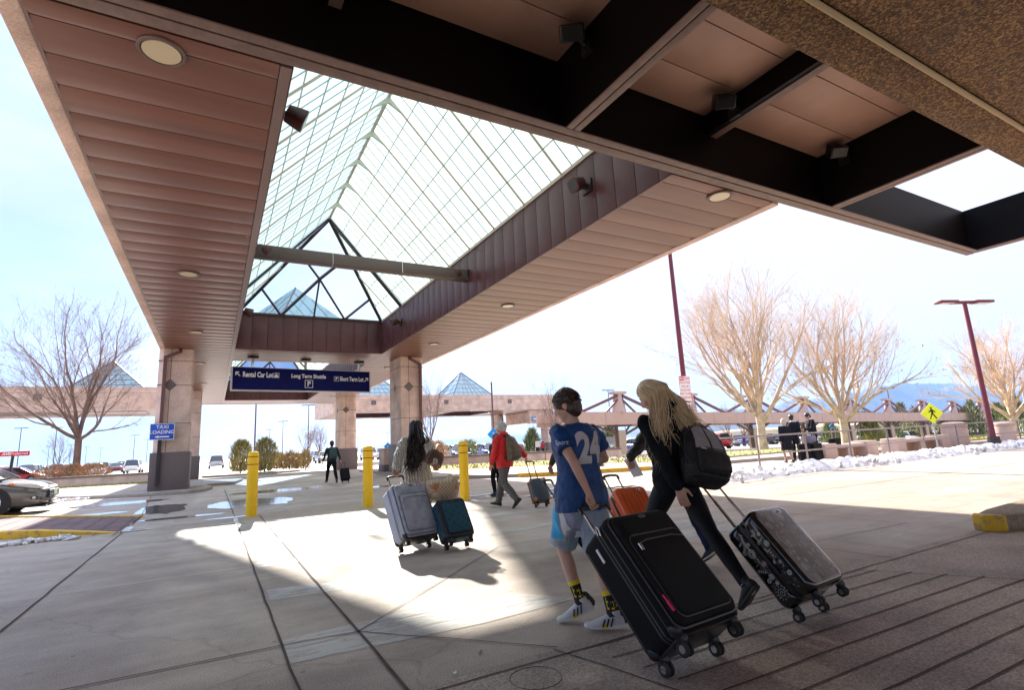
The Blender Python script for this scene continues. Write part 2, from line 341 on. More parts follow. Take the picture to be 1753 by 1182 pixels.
# exposed aggregate strip under the entrance canopy
m = MB(); m.box(-12, 60, -14, 2.95, -.01, .004); m.build('entrance_pavement', PAVER, kind='structure')
m = MB()
def strip(m, a, b, wd, z=.008):
    a, b = Vector((*a, z)), Vector((*b, z)); d = (b - a).normalized(); r = Vector((d.y, -d.x, 0)) * wd * .31
    n = max(2, int((b - a).length / .35)); pts = [a.lerp(b, i / n) for i in range(n + 1)]; vs = []
    for p in pts:
        j = noise.noise(p * 2.3) * .012; k = 1 + .35 * noise.noise(p * 5.1)
        vs += [p + r * k + r.normalized() * j, p - r * k + r.normalized() * j]
    m.add(vs, [(2 * i, 2 * i + 1, 2 * i + 3, 2 * i + 2) for i in range(n)])
for a, b, wd in [((-1.4, -3), (-1.38, 15.6), .03), ((-1.4, 15.6), (-2.05, 26.7), .025), ((.46, 2.95), (.49, 24.8), .028), ((.95, 2.95), (.94, 13.1), .032),
                 ((-9, 4.5), (.46, 4.11), .024), ((.46, 4.11), (.95, 4.06), .018), ((-9, 7.05), (.45, 7.06), .016), ((.95, 4.06), (3.11, 6.08), .016), ((.95, 4.06), (1.9, 2.97), .016),
                 ((-12, 2.95), (13, 2.78), .018), ((5.9, 3.77), (7.65, 3.67), .016), ((7.54, 5.23), (7.66, 3.67), .016), ((5.59, 3.53), (5.6, 2.86), .014), ((6.08, 3.72), (6.06, 2.86), .014),
                 ((3.11, 6.08), (7.5, 5.9), .012), ((.49, 9.5), (6.0, 9.3), .012), ((.49, 13.1), (9, 12.6), .014), ((4.9, 3.0), (4.9, 13), .012), ((.49, 17.5), (9.5, 17.2), .016), ((7.5, 8.3), (30, 8.25), .03), ((9.3, 6.6), (36, 5.6), .03), ((9.3, 6.6), (9.3, 16), .02), ((5.2, 8), (5.2, 24), .014), ((14, 10), (22, 3.5), .02)]:
    strip(m, a, b, wd)
m.build('pavement_joints', JOINT, kind='structure')
m = MB()                                        # grooves scored across the textured band
for k in range(14):
    y = 2.73 - k * .208
    xl = 2.02 + .0 * k + .35 * k * .12; xr = 5.07 + k * .125
    strip(m, (xl, y + .12), (xr, y), .019, .0085)
strip(m, (1.86, 2.95), (2.7, -.4), .016, .0085); strip(m, (4.95, 2.85), (6.8, -.3), .016, .0085)
m.build('paving_grooves', JOINT, kind='structure')
# worn pale paint bands
WORN = bpy.data.materials.new('worn_pale_paint'); WORN.use_nodes = True; nt = WORN.node_tree; b = nt.nodes['Principled BSDF']
b.inputs['Base Color'].default_value = (.66, .66, .66, 1); b.inputs['Roughness'].default_value = .6
tc = N(nt, 'ShaderNodeTexCoord'); mp = N(nt, 'ShaderNodeMapping'); mp.inputs['Scale'].default_value = (1.0, 6.5, 1); nz = N(nt, 'ShaderNodeTexNoise'); nz.inputs['Scale'].default_value = 2.2; nz.inputs['Detail'].default_value = 9; nz.inputs['Roughness'].default_value = .7
cr = N(nt, 'ShaderNodeValToRGB'); cr.color_ramp.elements[0].position = .38; cr.color_ramp.elements[1].position = .50; cr.color_ramp.elements[0].color = (.05,) * 3 + (1,); cr.color_ramp.elements[1].color = (.55,) * 3 + (1,)
L = nt.links.new; L(tc.outputs['Object'], mp.inputs[0]); L(mp.outputs[0], nz.inputs['Vector']); L(nz.outputs['Fac'], cr.inputs[0]); L(cr.outputs[0], b.inputs['Alpha'])
m = MB()
def band(pts, z=.0055):
    n = len(pts) // 2; m.add([(p[0], p[1], z) for p in pts], [tuple(range(len(pts)))])
band([(.47, 4.22), (.95, 4.24), (1.3, 4.3), (2.3, 4.12), (2.6, 3.72), (1.75, 3.66), (.47, 3.74)])
band([(.5, 5.8), (.9, 5.76), (1.2, 5.6), (1.1, 5.33), (.5, 5.38)])
band([(.5, 7.32), (6.2, 7.12), (6.2, 6.84), (.5, 7.0)]); band([(.5, 9.0), (5.6, 8.8), (5.6, 8.5), (.5, 8.65)])
band([(.5, 11.4), (8.6, 11.1), (8.6, 10.8), (.5, 11.05)]); band([(.5, 14.6), (8.6, 14.1), (8.6, 13.8), (.5, 14.2)]); band([(3.8, 5.9), (6.6, 5.7), (6.6, 5.35), (3.8, 5.5)])
band([(.5, 18.4), (9.2, 17.9), (9.2, 17.5), (.5, 17.9)]); band([(-1, 23.4), (9.2, 22.4), (9.2, 22.1), (-1, 23)])
band([(12, 9.3), (33, 7.9), (33, 7.7), (12, 9.1)]); band([(4.8, 5.2), (6.4, 5.1), (6.4, 4.8), (4.8, 4.85)])
m.build('worn_road_paint', WORN, kind='structure')
# puddles and thin snow left on the ground
WATER = mat('puddle_water', (.22, .20, .19), .07, spec=.7, col2=(.10, .09, .085), vs_=1.5)
def blob(m, cx, cy, rx, ry, z=.006, seed=0, n=40, rot=0, amp=.3):
    vs = []
    for i in range(n):
        a = 2 * math.pi * i / n; k = 1 + amp * noise.noise(Vector((math.cos(a) * 2, math.sin(a) * 2, seed * 3.7))) + amp * .5 * noise.noise(Vector((math.cos(a) * 6, math.sin(a) * 6, seed)))
        x, y = rx * k * math.cos(a), ry * k * math.sin(a); vs.append((cx + x * math.cos(rot) - y * math.sin(rot), cy + x * math.sin(rot) + y * math.cos(rot), z))
    m.add(vs, [tuple(range(n))])
m = MB()
blob(m, .95, 16.9, 1.15, 1.5, seed=1); blob(m, -1.1, 17.5, .55, 1.6, seed=2); blob(m, -2.6, 21.5, 1.3, .8, seed=3); blob(m, 2.2, 21.4, 1.5, .8, seed=4); blob(m, -.6, 14.4, .9, .2, seed=5)
blob(m, -2.6, 17.6, .7, .35, seed=6); blob(m, 5.6, 18.8, .9, .5, seed=8); blob(m, 6.3, 11.9, 1.2, .35, seed=9); blob(m, .4, 13.2, .5, .12, seed=10)
m.build('puddles', WATER, kind='structure')
m = MB()
for i, (a, b_) in enumerate([(405, 820), (90, 870)]): pass
random.seed(5)
for i, (x, y, rx, ry) in enumerate([(-1.38, 12.9, .1, .55), (-1.5, 13.8, .12, .3), (-1.2, 12.5, .25, .06), (6.2, 12.4, .8, .12), (10, 14, 1.2, .3), (-2.9, 24.4, .5, .25), (.47, 12.6, .04, .9), (3.2, 24.2, 3, .12), (0.3, 12.0, .35, .05), (-1.6, 15.6, .35, .05), (8, 12.1, .7, .2)]):
    blob(m, x, y, rx, ry, .012, 20 + i, amp=.6)
m.build('thin_snow', SNOW, kind='stuff')
# small flat marks near the camera
m = MB(); m.ring((1.57, 2.69, .005), (0, 0, 1), .14, .0022, 36, 4)
tag(m.build('ground_cover_plate', mat('plate_rim', (.10, .07, .06), .8)), 'small round cover plate set in the textured paving near the kerbless edge', 'cover plate')
for i, (x, y, lb) in enumerate([(px(822, 1121, z=0).x, px(822, 1121, z=0).y, 'crumpled tan scrap of paper lying on the shaded concrete'), (px(779, 1157, z=0).x, px(779, 1157, z=0).y, 'tiny white scrap of litter on the textured paving edge')]):
    m = MB(); m.ell((x, y, .014), .017 if i == 0 else .012, .012, .012 if i == 0 else .004, nu=9, nv=6)
    o = m.build('litter_scrap', mat('paper%d' % i, (.45, .32, .18) if i == 0 else (.75, .8, .8), .8)); 
    for v in o.data.vertices: v.co += Vector((noise.noise(v.co * 90), noise.noise(v.co * 77 + Vector((3, 0, 0))), noise.noise(v.co * 60))) * .005
    tag(o, lb, 'litter')
# ---------------------------------------------------------------- kerbed islands
def pp(lst, z=0): return [tuple(px(a, b, z=z)[:2]) for a, b in lst]
def island(name, poly, z1, mt=KERB, **k):
    m = MB(); m.prism(poly, -.02, z1); return m.build(name, mt, bevel=.03, kind='structure', **k)
front = pp([(95, 857), (180, 854.5), (250, 851), (320, 846), (352, 842), (364, 838), (350, 834)])
isl = front + [(1.0, 29.2), (1.5, 33), (-2, 36.6), (-14, 41), (-16, 30)]
island('sidewalk_island', isl, .13)
GRASS = mat('dry_grass', (.34, .27, .07), .9, col2=(.22, .25, .04), vs_=6, thr=(.4, .6))
def lawn(name, poly, z, n, h=.09, seed=1):
    m = MB(); m.prism(poly, z - .05, z + .01); rnd = random.Random(seed)
    xs_ = [p[0] for p in poly]; ys_ = [p[1] for p in poly]; k = 0
    def inside(x, y):
        c = False
        for i in range(len(poly)):
            x1, y1 = poly[i]; x2, y2 = poly[i - 1]
            if (y1 > y) != (y2 > y) and x < (x2 - x1) * (y - y1) / (y2 - y1) + x1: c = not c
        return c
    while k < n:
        x, y = rnd.uniform(min(xs_), max(xs_)), rnd.uniform(min(ys_), max(ys_))
        if not inside(x, y): k += .2; continue
        a = rnd.uniform(0, 6.28); s_ = rnd.uniform(.02, .05); hh = h * rnd.uniform(.5, 1.3); lx, ly = rnd.uniform(-.04, .04), rnd.uniform(-.04, .04)
        m.add([(x + s_ * math.cos(a), y + s_ * math.sin(a), z), (x - s_ * math.cos(a), y - s_ * math.sin(a), z), (x + lx, y + ly, z + hh)], [(0, 1, 2)]); k += 1
    return m.build(name, GRASS, kind='stuff', fix=False)
lawn('grass_strip', [(-12.6, 38.9), (-3.2, 35.4), (-2.6, 36.3), (-12.4, 40)], .13, 2500)
# long island on the right with grass and yellow kerb
ri = [(7.6, 20.1), (9.3, 18), (11, 16.6), (14, 15.2), (20.4, 14.3), (26, 12.9), (34, 12.0), (45, 12.0), (60, 12), (60, 20), (46, 24), (38, 26), (28, 27), (18, 27.5), (12.6, 33.5), (8, 34)]
def gprism(name, poly, h, mt, **k):
    m = MB(); n = len(poly); m.add([(x, y, gz(x, y) - .1) for x, y in poly] + [(x, y, gz(x, y) + h) for x, y in poly], [tuple(range(n, 2 * n))] + [(i, (i + 1) % n, n + (i + 1) % n, n + i) for i in range(n)])
    return m.build(name, mt, **k)

gprism('lawn_island', ri, .12, KERB, kind='structure')
def glawn(name, poly, n, z=.13, seed=1):
    o = lawn(name, poly, 0, n, seed=seed)
    for v in o.data.vertices: v.co.z += gz(v.co.x, v.co.y) + z
    return o
glawn('lawn_grass', [(8.6, 28), (10.2, 25.6), (12.5, 23.2), (15, 21.4), (17, 17.6), (21, 17), (26, 15.6), (33, 13.6), (46, 13.2), (46, 22), (38, 25), (28, 26), (17.5, 26.6), (12.3, 31.5)], 7000, seed=3)
m = MB()
ky = [(14.2, 15.1), (12.6, 15.9), (11, 16.5), (9.9, 17.4)]
for a, b in zip(ky[:-1], ky[1:]): m.bar((*a, .07), (*b, .07), .2, .15)
m.build('painted_kerb', YELK, kind='structure')
# ramp slab with grooves and its yellow kerbs on the left
rampp = pp([(-60, 887), (243, 885), (207, 911), (30, 913), (-90, 914)])
m = MB(); m.prism(rampp, -.02, .02); m.build('ramp_slab', aggregate('ramp_brick', (.12, .07, .08), (.17, .10, .11), (.22, .14, .14), 90, .4), kind='structure')
m = MB()
for k in range(9):
    a = px(243 - 26 * k - 12, 887, z=.02); strip(m, (a.x, a.y), (a.x + .02, a.y - 3.4 - .0 * k), .03, .025)
m.build('ramp_grooves', JOINT, kind='structure')
m = MB()
a, b = px(240, 886.5, z=0), px(-60, 887.5, z=0); m.bar((a.x, a.y, .02), (b.x, b.y, .03), .14, .05)
a, b, c = px(208, 913, z=0), px(60, 922, z=0), px(-80, 930, z=0)
m.add([(a.x, a.y, .0), (a.x, a.y + .2, .0), (b.x, b.y, 0), (b.x, b.y, .13), (b.x, b.y + .25, .13), (c.x, c.y, 0), (c.x, c.y, .15), (c.x, c.y + .3, .15)], [(0, 2, 3), (0, 3, 4, 1), (2, 5, 6, 3), (3, 6, 7, 4)])
m.build('yellow_ramp_kerb', YELK, kind='structure')
m = MB()
c0 = px(55, 926, z=.03)
rs = random.Random(3)
for i in range(60): m.ell((c0.x + rs.gauss(0, .3), c0.y + rs.gauss(-.1, .1), .02 + rs.random() * .02), rs.uniform(.02, .09), rs.uniform(.02, .07), rs.uniform(.015, .05), nu=7, nv=5)
c0 = px(112, 858, z=0)
for i in range(60): m.ell((c0.x + rs.gauss(0, .4), c0.y + rs.gauss(-.2, .15), .02), rs.uniform(.03, .14), rs.uniform(.03, .1), rs.uniform(.02, .08), nu=7, nv=5)
for q in range(len(m.v)):
    p = Vector(m.v[q]); p += Vector((noise.noise(p * 14), noise.noise(p * 15 + Vector((5, 0, 0))), noise.noise(p * 13) * .7)) * .045; m.v[q] = tuple(p)
o = m.build('kerbside_snow', SNOW, kind='stuff')
# kerb end on the right with yellow nose
m = MB(); poly = [(7.62, 2.86), (7.70, 2.98), (8.2, 3.06), (16, 3.3), (16, 2.45), (8.1, 2.62), (7.72, 2.72)]
m.prism([p for p in poly], -.01, .17); kb = m.build('kerb', aggregate('kerb_rough', (.2, .15, .1), (.30, .24, .17), (.4, .33, .26), 70, .9), bevel=.05, seg=3, kind='structure')
m = MB(); m.prism([(7.60, 2.85), (7.69, 2.995), (7.78, 3.008), (7.76, 2.69), (7.70, 2.70)], -.008, .176); m.build('kerb_paint', YELK, parent=kb, bevel=.05, seg=3)
# snow ploughed along the railing
m = MB(); rs = random.Random(9); n = 260; rows = 9
for i in range(n):
    x = 11.0 + i * .115; yc = 9.86 - .018 * (x - 11.5) + .12 * noise.noise(Vector((x * .35, 0, 0)))
    for j in range(rows):
        t = j / (rows - 1) - .5; h = (.22 + .16 * noise.noise(Vector((x * .8, 3, 0)))) * max(0, 1 - (2 * t) ** 2) * min(1, i / 14)
        y = yc + t * (1.15 + .3 * noise.noise(Vector((x * .5, 9, 1))))
        z = h + (.09 * noise.noise(Vector((x * 2.6, y * 2.6, 0))) + .06 * noise.noise(Vector((x * 7, y * 7, 2)))) * (1 if 0 < j < rows - 1 else 0)
        m.v.append((x, y, max(-.01, z) if 0 < j < rows - 1 else -.02)); 
for i in range(n - 1):
    for j in range(rows - 1): m.f.append((i * rows + j, (i + 1) * rows + j, (i + 1) * rows + j + 1, i * rows + j + 1)); m.mi.append(0)
for i in range(900):
    x = rs.uniform(10, 38); r = rs.uniform(.02, .11); c = Vector((x, 9.85 - .018 * (x - 11.5) + rs.gauss(0, .36), rs.uniform(-.02, .2))); v0 = len(m.v)
    m.ell(c, r, r * rs.uniform(.6, 1.1), r * rs.uniform(.4, .9), nu=6, nv=4, rot=Euler((rs.random() * 3, rs.random() * 3, 0)).to_matrix())
    for q in range(v0, len(m.v)):
        p = Vector(m.v[q]); p = c + (p - c) * (1 + .45 * noise.noise(p * 9 + Vector((i, 0, 0)))); m.v[q] = tuple(p)
sn = m.build('snow_bank', SNOW, kind='stuff', smooth=False, fix=False)
m = MB()
for i in range(9): blob(m, rs.uniform(6.5, 12.5), rs.uniform(9.8, 11.4), rs.uniform(.2, .7), rs.uniform(.1, .25), .03, 60 + i, amp=.5)
m.build('snow_patches', SNOW, kind='stuff')
# ---------------------------------------------------------------- distant hills and mountain
def ridge(name, pts, y0, depth, mt, ystep=6):
    m = MB(); n = len(pts); xs_ = []
    k = 180; P0, P1 = pts[0][0], pts[-1][0]
    for i in range(k + 1):
        a = P0 + (P1 - P0) * i / k
        for (xa, ya), (xb, yb) in zip(pts[:-1], pts[1:]):
            if xa <= a <= xb: t = (a - xa) / (xb - xa); h = ya + (yb - ya) * (t * t * (3 - 2 * t)); break
        xs_.append((a, h))
    rows = 26
    for (a, h) in xs_:
        for j in range(rows):
            t = j / (rows - 1); d = 1 + depth * (t - .5) * 2
            top = px(a, h, y=y0); bx, by = top.x * d, top.y * d
            prof = math.sin(math.pi * t) ** 1.3
            H = (top.z - CAMH) * prof; f = .35 * H * noise.fractal(Vector((a * .035, t * 7, 1.3)), .9, 2.1, 5) * (0.25 if abs(t - .5) < .06 else 1)
            m.v.append((bx, by, -8 + (H + 9) * 1.0 * max(0.0, prof) ** .0 + f * .6 if 0 < j < rows - 1 else -8))
    for i in range(k):
        for j in range(rows - 1): m.f.append((i * rows + j, (i + 1) * rows + j, (i + 1) * rows + j + 1, i * rows + j + 1)); m.mi.append(0)
    return m.build(name, mt, kind='structure', smooth=True, fix=False)
MTN = mat('forested_mountain', (.03, .045, .06), .9, col2=(.13, .14, .15), vs_=.0016, thr=(.30, .62), detail=10)
ridge('mountain', [(1080, 738), (1180, 715), (1240, 703), (1330, 694), (1400, 683), (1470, 672), (1530, 660), (1575, 655), (1625, 657), (1680, 662), (1740, 672), (1850, 690), (2000, 705)], 4000, .22, MTN)
ridge('far_hills', [(380, 792), (420, 778), (520, 773), (600, 764), (700, 758), (800, 751), (880, 744), (960, 741), (1040, 736), (1120, 728), (1250, 722), (1400, 722)], 9000, .12, MTN)
FIELD = mat('dry_field_hill', (.42, .33, .20), .9, var=.15, vs_=.02)
ridge('field_hill', [(1180, 742), (1300, 733), (1440, 722), (1560, 711), (1680, 704), (1800, 702), (1950, 706)], 330, .3, FIELD)
# ---------------------------------------------------------------- the near canopy
def column(parent, x0, x1, y0, y1, zt=5.8, zb=.1, side=-1, diamond=True, spout=True, z0=0):
    c = empty('column', (0, 0, 0)); c.parent = parent
    m = MB(); ch = .16
    m.prism([(x0 + ch, y0), (x1 - .04, y0), (x1, y0 + .04), (x1, y1), (x0, y1), (x0, y0 + ch)] if side < 0 else [(x0 + .04, y0), (x1 - ch, y0), (x1, y0 + ch), (x1, y1), (x0, y1), (x0, y0 + .04)], z0 + 1.5, zt)
    m.build('shaft', STONE, parent=c)
    m = MB(); e = .06
    for z in (2.75, 4.3, 5.3): m.box(x0 - .003, x1 + .003, y0 - .003, y1 + .003, z - .009, z + .009)
    for u in (.36,): xx = x0 + (x1 - x0) * u; m.box(xx - .008, xx + .008, y0 - .004, y0 + .01, z0 + 1.5, zt)
    m.build('joint', SEAM, parent=c)
    m = MB(); m.box(x0 - .07, x1 + .07, y0 - .07, y1 + .07, z0 + zb - .1, z0 + 1.5); m.build('plinth', DARKST, parent=c, bevel=.012)
    if diamond:
        m = MB(); cx = x0 + (x1 - x0) * .36; m.add([(cx, y0 - .012, 4.3 + .25), (cx + .25, y0 - .012, 4.3), (cx, y0 - .012, 4.05), (cx - .25, y0 - .012, 4.3), (cx, y0, 4.55), (cx + .25, y0, 4.3), (cx, y0, 4.05), (cx - .25, y0, 4.3)], [(0, 1, 2, 3), (0, 4, 5, 1), (1, 5, 6, 2), (2, 6, 7, 3), (3, 7, 4, 0)]); m.build('diamond_inlay', DARKST, parent=c); m = MB()
        xs_ = x1 if (x0 + x1) / 2 < 3.8 else x0; q = .012 if xs_ == x1 else -.012; cy = (y0 + y1) / 2
        m.add([(xs_ + q, cy, 4.55), (xs_ + q, cy - .2, 4.3), (xs_ + q, cy, 4.05), (xs_ + q, cy + .2, 4.3)], [(0, 1, 2, 3)])
        m.build('diamond_inlay', DARKST, parent=c)
    if spout:
        m = MB(); xs_ = x0 + .24 if side < 0 else x1 - .2; dx = .5 * (1 if side < 0 else -1)
        p = [(xs_ + dx, y0 - .0, zt - .02), (xs_ + dx, y0 - .12, zt - .12), (xs_ + .0, y0 - .12, zt - .38), (xs_, y0 - .12, z0 + 2.0), (xs_, y0 - .12, 1.98)]
        m.bar(p[0], p[1], .11, .11); m.bar(p[1], p[2], .11, .11); m.bar((xs_, y0 - .12, zt - .33), (xs_, y0 - .12, z0 + 1.9), .12, .11)
        d = m.build('downspout', mat('maroon_downspout', (.14, .06, .06), .45), parent=c)
        m = MB(); m.bar((xs_, y0 - .13, z0 + 2.0), (xs_, y0 - .13, z0 + .2), .15, .12); m.build('boot', mat('cast_iron', (.03, .02, .025), .5), parent=d)
    return c
def panels(name, rects, z, pitch, parent, mt=METAL, y_off=0.0):
    """soffit laid in long pans running along x, each slightly crowned, with open seams"""
    m = MB()
    for x0, x1, y0, y1 in rects:
        k0 = math.floor((y0 - y_off) / pitch)
        y = y_off + k0 * pitch
        while y < y1:
            a, b = max(y, y0) + .007, min(y + pitch, y1) - .007
            if b - a > .02:
                n = 6; vs = []
                for i in range(n + 1):
                    t = i / n; zz = z - .011 * math.sin(math.pi * t) ** .6 + (.006 if i in (0, n) else 0) ; yy = a + (b - a) * t
                    vs += [(x0, yy, zz), (x1, yy, zz)]
                vs += [(x0, a, z + .03), (x1, a, z + .03), (x0, b, z + .03), (x1, b, z + .03)]; q = 2 * (n + 1)
                m.add(vs, [(2 * i, 2 * i + 1, 2 * i + 3, 2 * i + 2) for i in range(n)] + [(0, q, q + 1, 1), (2 * n, 2 * n + 1, q + 3, q + 2)])
            y += pitch
    o = m.build(name, mt, parent=parent, fix=False, smooth=True); return o
def curbface(m, x0, y0, x1, y1, z0, z1, pitch, off=0, th=.03):
    """vertical pans from (x0,y0) to (x1,y1)"""
    a, b = Vector((x0, y0, 0)), Vector((x1, y1, 0)); l = (b - a).length; d = (b - a) / l; s = off
    while s < l:
        e = min(l, s + pitch); p, q = a + d * (max(0, s) + .006), a + d * (e - .006)
        c = (p + q) / 2; m.obox((c.x, c.y, (z0 + z1) / 2), d * (q - p).length / 2, Vector((-d.y, d.x, 0)) * th / 2, (0, 0, (z1 - z0) / 2)); s += pitch
def skylight(parent, x0, x1, y0, y1, zc, zr, hip0, hip1, near_gable=False, clear_end=True, det=True, endm=None):
    """ridge skylight: hip0/hip1 are the hip run lengths at each end (0 = gable)"""
    sl = empty('skylight'); sl.parent = parent
    xm = (x0 + x1) / 2; ra, rb = y0 + hip0, y1 - hip1
    m = MB()
    m.add([(x0, y0, zc), (xm, ra, zr), (xm, rb, zr), (x0, y1, zc)], [(0, 1, 2, 3)]); m.add([(x1, y0, zc), (xm, ra, zr), (xm, rb, zr), (x1, y1, zc)], [(3, 2, 1, 0)])
    if not clear_end or hip0 == 0: m.add([(x0, y0, zc), (x1, y0, zc), (xm, ra, zr)], [(0, 1, 2)])
    if not clear_end: m.add([(x0, y1, zc), (x1, y1, zc), (xm, rb, zr)], [(0, 1, 2)])
    m.build('skylight_panels', FRP, parent=sl, fix=False)
    if clear_end:
        m = MB(); m.add([(x0, y1, zc), (x1, y1, zc), (xm, rb, zr)], [(0, 1, 2)])
        if hip0: m.add([(x0, y0, zc), (x1, y0, zc), (xm, ra, zr)], [(0, 1, 2)])
        m.build('end_glazing', endm or CLEAR, parent=sl, fix=False)
    up = Vector((0, 0, 1))
    # rafters
    m = MB(); g = MB(); mu = MB(); sp = 1.72
    def slope_pt(side, y, t): # t 0 curb .. 1 ridge
        xa = x0 if side < 0 else x1; ymx = min(max(y, ra), rb)
        return Vector((xa + (xm - xa) * t, y, zc + (zr - zc) * t))
    def tmax(y):
        if y > rb: return (y1 - y) / hip1 if hip1 else 1
        if y < ra: return (y - y0) / hip0 if hip0 else 1
        return 1
    y = rb - sp
    ys_ = []
    while y > y0 + .2: ys_.append(y); y -= sp
    ys_ += [rb + sp, rb + 2 * sp] if hip1 > 2 * sp else ([rb + sp] if hip1 > sp else [])
    for s in (-1, 1):
        dn = Vector((0, 0, -1))
        for y in ys_:
            t = tmax(y)
            if t <= .1: continue
            a, b = slope_pt(s, y, 0) + dn * .05, slope_pt(s, y, t) + dn * .05
            m = MB(); m.bar(a, b, .035, .05, (0, 1, 0)); m.build('rafter', RAFT, parent=sl)
            if det and ra + .3 < y < rb - .3 :
                A = slope_pt(s, y, 1) + dn * .04; B = slope_pt(s, y, .86) + dn * .02; C = A + dn * .20
                g = MB(); g.add([A + Vector((0, -.03, 0)), B + Vector((0, -.03, 0)), C + Vector((0, -.03, 0)), A + Vector((0, .03, 0)), B + Vector((0, .03, 0)), C + Vector((0, .03, 0))], [(0, 1, 2), (5, 4, 3), (0, 3, 4, 1), (1, 4, 5, 2), (2, 5, 3, 0)]); g.build('ridge_gusset', mat('gusset', (.45, .45, .38), .5), parent=sl)
        if det:
            yy = y0 + .2
            while yy < y1 - .1:
                t = tmax(yy)
                if t > .08 and min(abs(yy - q) for q in ys_) > .1: mu.bar(slope_pt(s, yy, 0), slope_pt(s, yy, t), .02, .022, (0, 1, 0))
                yy += sp / 4
        for k in range(1, 6):
            t = k / 6.; ya = y0 + (hip0 * t if hip0 else 0); yb = y1 - hip1 * t
            mu.bar(slope_pt(s, ya, t) + dn * .02, slope_pt(s, yb, t) + dn * .02, .024, .026)
    mu.build('mullion', MULL, parent=sl)
    m = MB(); m.bar((xm, ra, zr - .04), (xm, rb, zr - .04), .08, .1)
    for s in (x0, x1): m.bar((s, y0, zc), (s, y1, zc), .09, .09)
    m.build('ridge_and_sill', RAFT, parent=sl)
    # dark end frame
    m = MB(); A, B, C = Vector((x0, y1, zc)), Vector((x1, y1, zc)), Vector((xm, rb, zr))
    ny = Vector((0, .6, .8))
    m.bar(A, C, .14, .20, ny); m.bar(B, C, .14, .20, ny); m.bar(A, B, .09, .09)
    m.bar((x0, rb + .35, zc), C, .13, .22, (0, 1, 0)); m.bar((x1, rb + .35, zc), C, .13, .22, (0, 1, 0))
    def tp(u, h): # point in end triangle
        base = A.lerp(B, u); return base + (C - A.lerp(B, .5)) * h + (A.lerp(B, .5) - base) * h
    M_ = tp(.5, .41)
    for a, b, wd in [(A.lerp(B, .28), A.lerp(C, .27), .08), (A.lerp(B, .28), M_, .10), (M_, B.lerp(C, .67), .10), (M_, A.lerp(B, .5), .07), (A.lerp(C, .67), M_, .08), (M_, A.lerp(B, .72), .08), (A.lerp(B, .72), B.lerp(C, .25), .08)]:
        m.bar(a, b, wd, wd, ny)
    m.build('end_frame', BRONZE, parent=sl)
    return sl
LENS = mat('downlight_lens', (.62, .52, .34), .25, spec=.8)
def downlight(parent, x, y, z, r=.22):
    m = MB(); m.ring((x, y, z - .012), (0, 0, 1), r, .022, 28, 6); m.cyl((x, y, z - .006), (x, y, z + .12), r, 28)
    d = m.build('downlight', mat('downlight_trim', (.13, .085, .07), .4), parent=parent, smooth=True)
    m = MB(); m.cyl((x, y, z - .024), (x, y, z - .008), r * .86, 28); m.build('lens', LENS, parent=d)
def wall_flood(parent, x, y, z, s):
    e = empty('floodlight'); e.parent = parent
    m = MB(); m.box(x, x + s * .05, y - .16, y + .16, z - .14, z + .14) if s > 0 else m.box(x + s * .05, x, y - .16, y + .16, z - .14, z + .14)
    m.bar((x, y, z), (x + s * .18, y, z), .1, .1); m.build('bracket', BRONZE, parent=e)
    m = MB(); c = Vector((x + s * .30, y, z)); d = Vector((s * .9, -.1, -.35)).normalized(); r = Vector((0, 1, 0)); u = d.cross(r)
    secs = [(c - d * .16, r * .14, u * .11), (c + d * .02, r * .17, u * .14), (c + d * .14, r * .17, u * .16)]
    m.loft(secs, 16, pw=.5); m.build('housing', mat('flood_housing', (.09, .025, .02), .45), parent=e, bevel=.01)
    m = MB(); m.loft([(c + d * .141, r * .14, u * .12), (c + d * .146, r * .14, u * .12)], 12, pw=.5); m.build('lamp_glass', mat('lamp_glass_dark', (.1, .1, .1), .1), parent=e)
cp = empty('canopy', (0, 0, 0), label='long brown metal canopy with a ridged translucent skylight over the crossing, standing on stone columns', cat='canopy')
X0, X1, XI0, XI1, YN, YE = -2.07, 9.94, .63, 6.9, 6.06, 51.5
Z = 5.8; PY = .5925; PO = 6.345
panels('soffit', [(X0 + .22, XI0 - .14, YN, YE - .3), (XI1 + .02, X1 - .22, YN, YE - .3), (XI0 - .12, XI1, 24.84, 28.1), (XI0 - .12, XI1, 48.0, YE - .3)], Z, PY, cp, y_off=PO)
m = MB()
m.box(XI0 - .13, XI0 - .005, YN, 50, Z - .012, Z + .05); m.box(XI1 - .0, XI1 + .018, YN, 50, Z - .012, Z + .05)
m.box(X0 + .2, X0 + .235, YN, YE, Z - .01, Z + .05); m.box(X1 - .235, X1 - .2, YN, YE, Z - .01, Z + .05)
m.build('soffit_trim', mat('trim_brown', (.2, .13, .115), .4), parent=cp)
m = MB(); zt = 7.65
m.box(X0, XI0 - .03, YN, YE, Z + .06, Z + .1); m.box(XI1 + .03, X1, YN, YE, Z + .06, Z + .1); m.box(XI0 - .03, XI1 + .03, 24.88, 28.0, Z + .06, Z + .1); m.box(XI0 - .03, XI1 + .03, 48.05, YE, Z + .06, Z + .1)
m.box(X0 + .2, XI0 - .03, YN, YE - .2, 7.2, 7.3); m.box(XI1 + .03, X1 - .2, YN, YE - .2, 7.2, 7.3); m.box(XI0 - .03, XI1 + .03, 24.88, 28.0, 7.2, 7.3); m.box(XI0 - .03, XI1 + .03, 48.05, YE - .2, 7.2, 7.3)
m.build('roof_deck', SEAM, parent=cp)
m = MB(); k = 0; y = YN
while y < YE - .1:
    yb = min(YE, y + 5.9); m.box(X0, X0 + .2, y + .006, yb - .006, Z - .03 + .004 * (k % 3), zt); m.box(X1 - .2, X1, y + .006, yb - .006, Z - .03 + .004 * ((k + 1) % 3), zt); y = yb; k += 1
m.box(X0 + .2, X1 - .2, YE - .2, YE, Z - .03, zt)
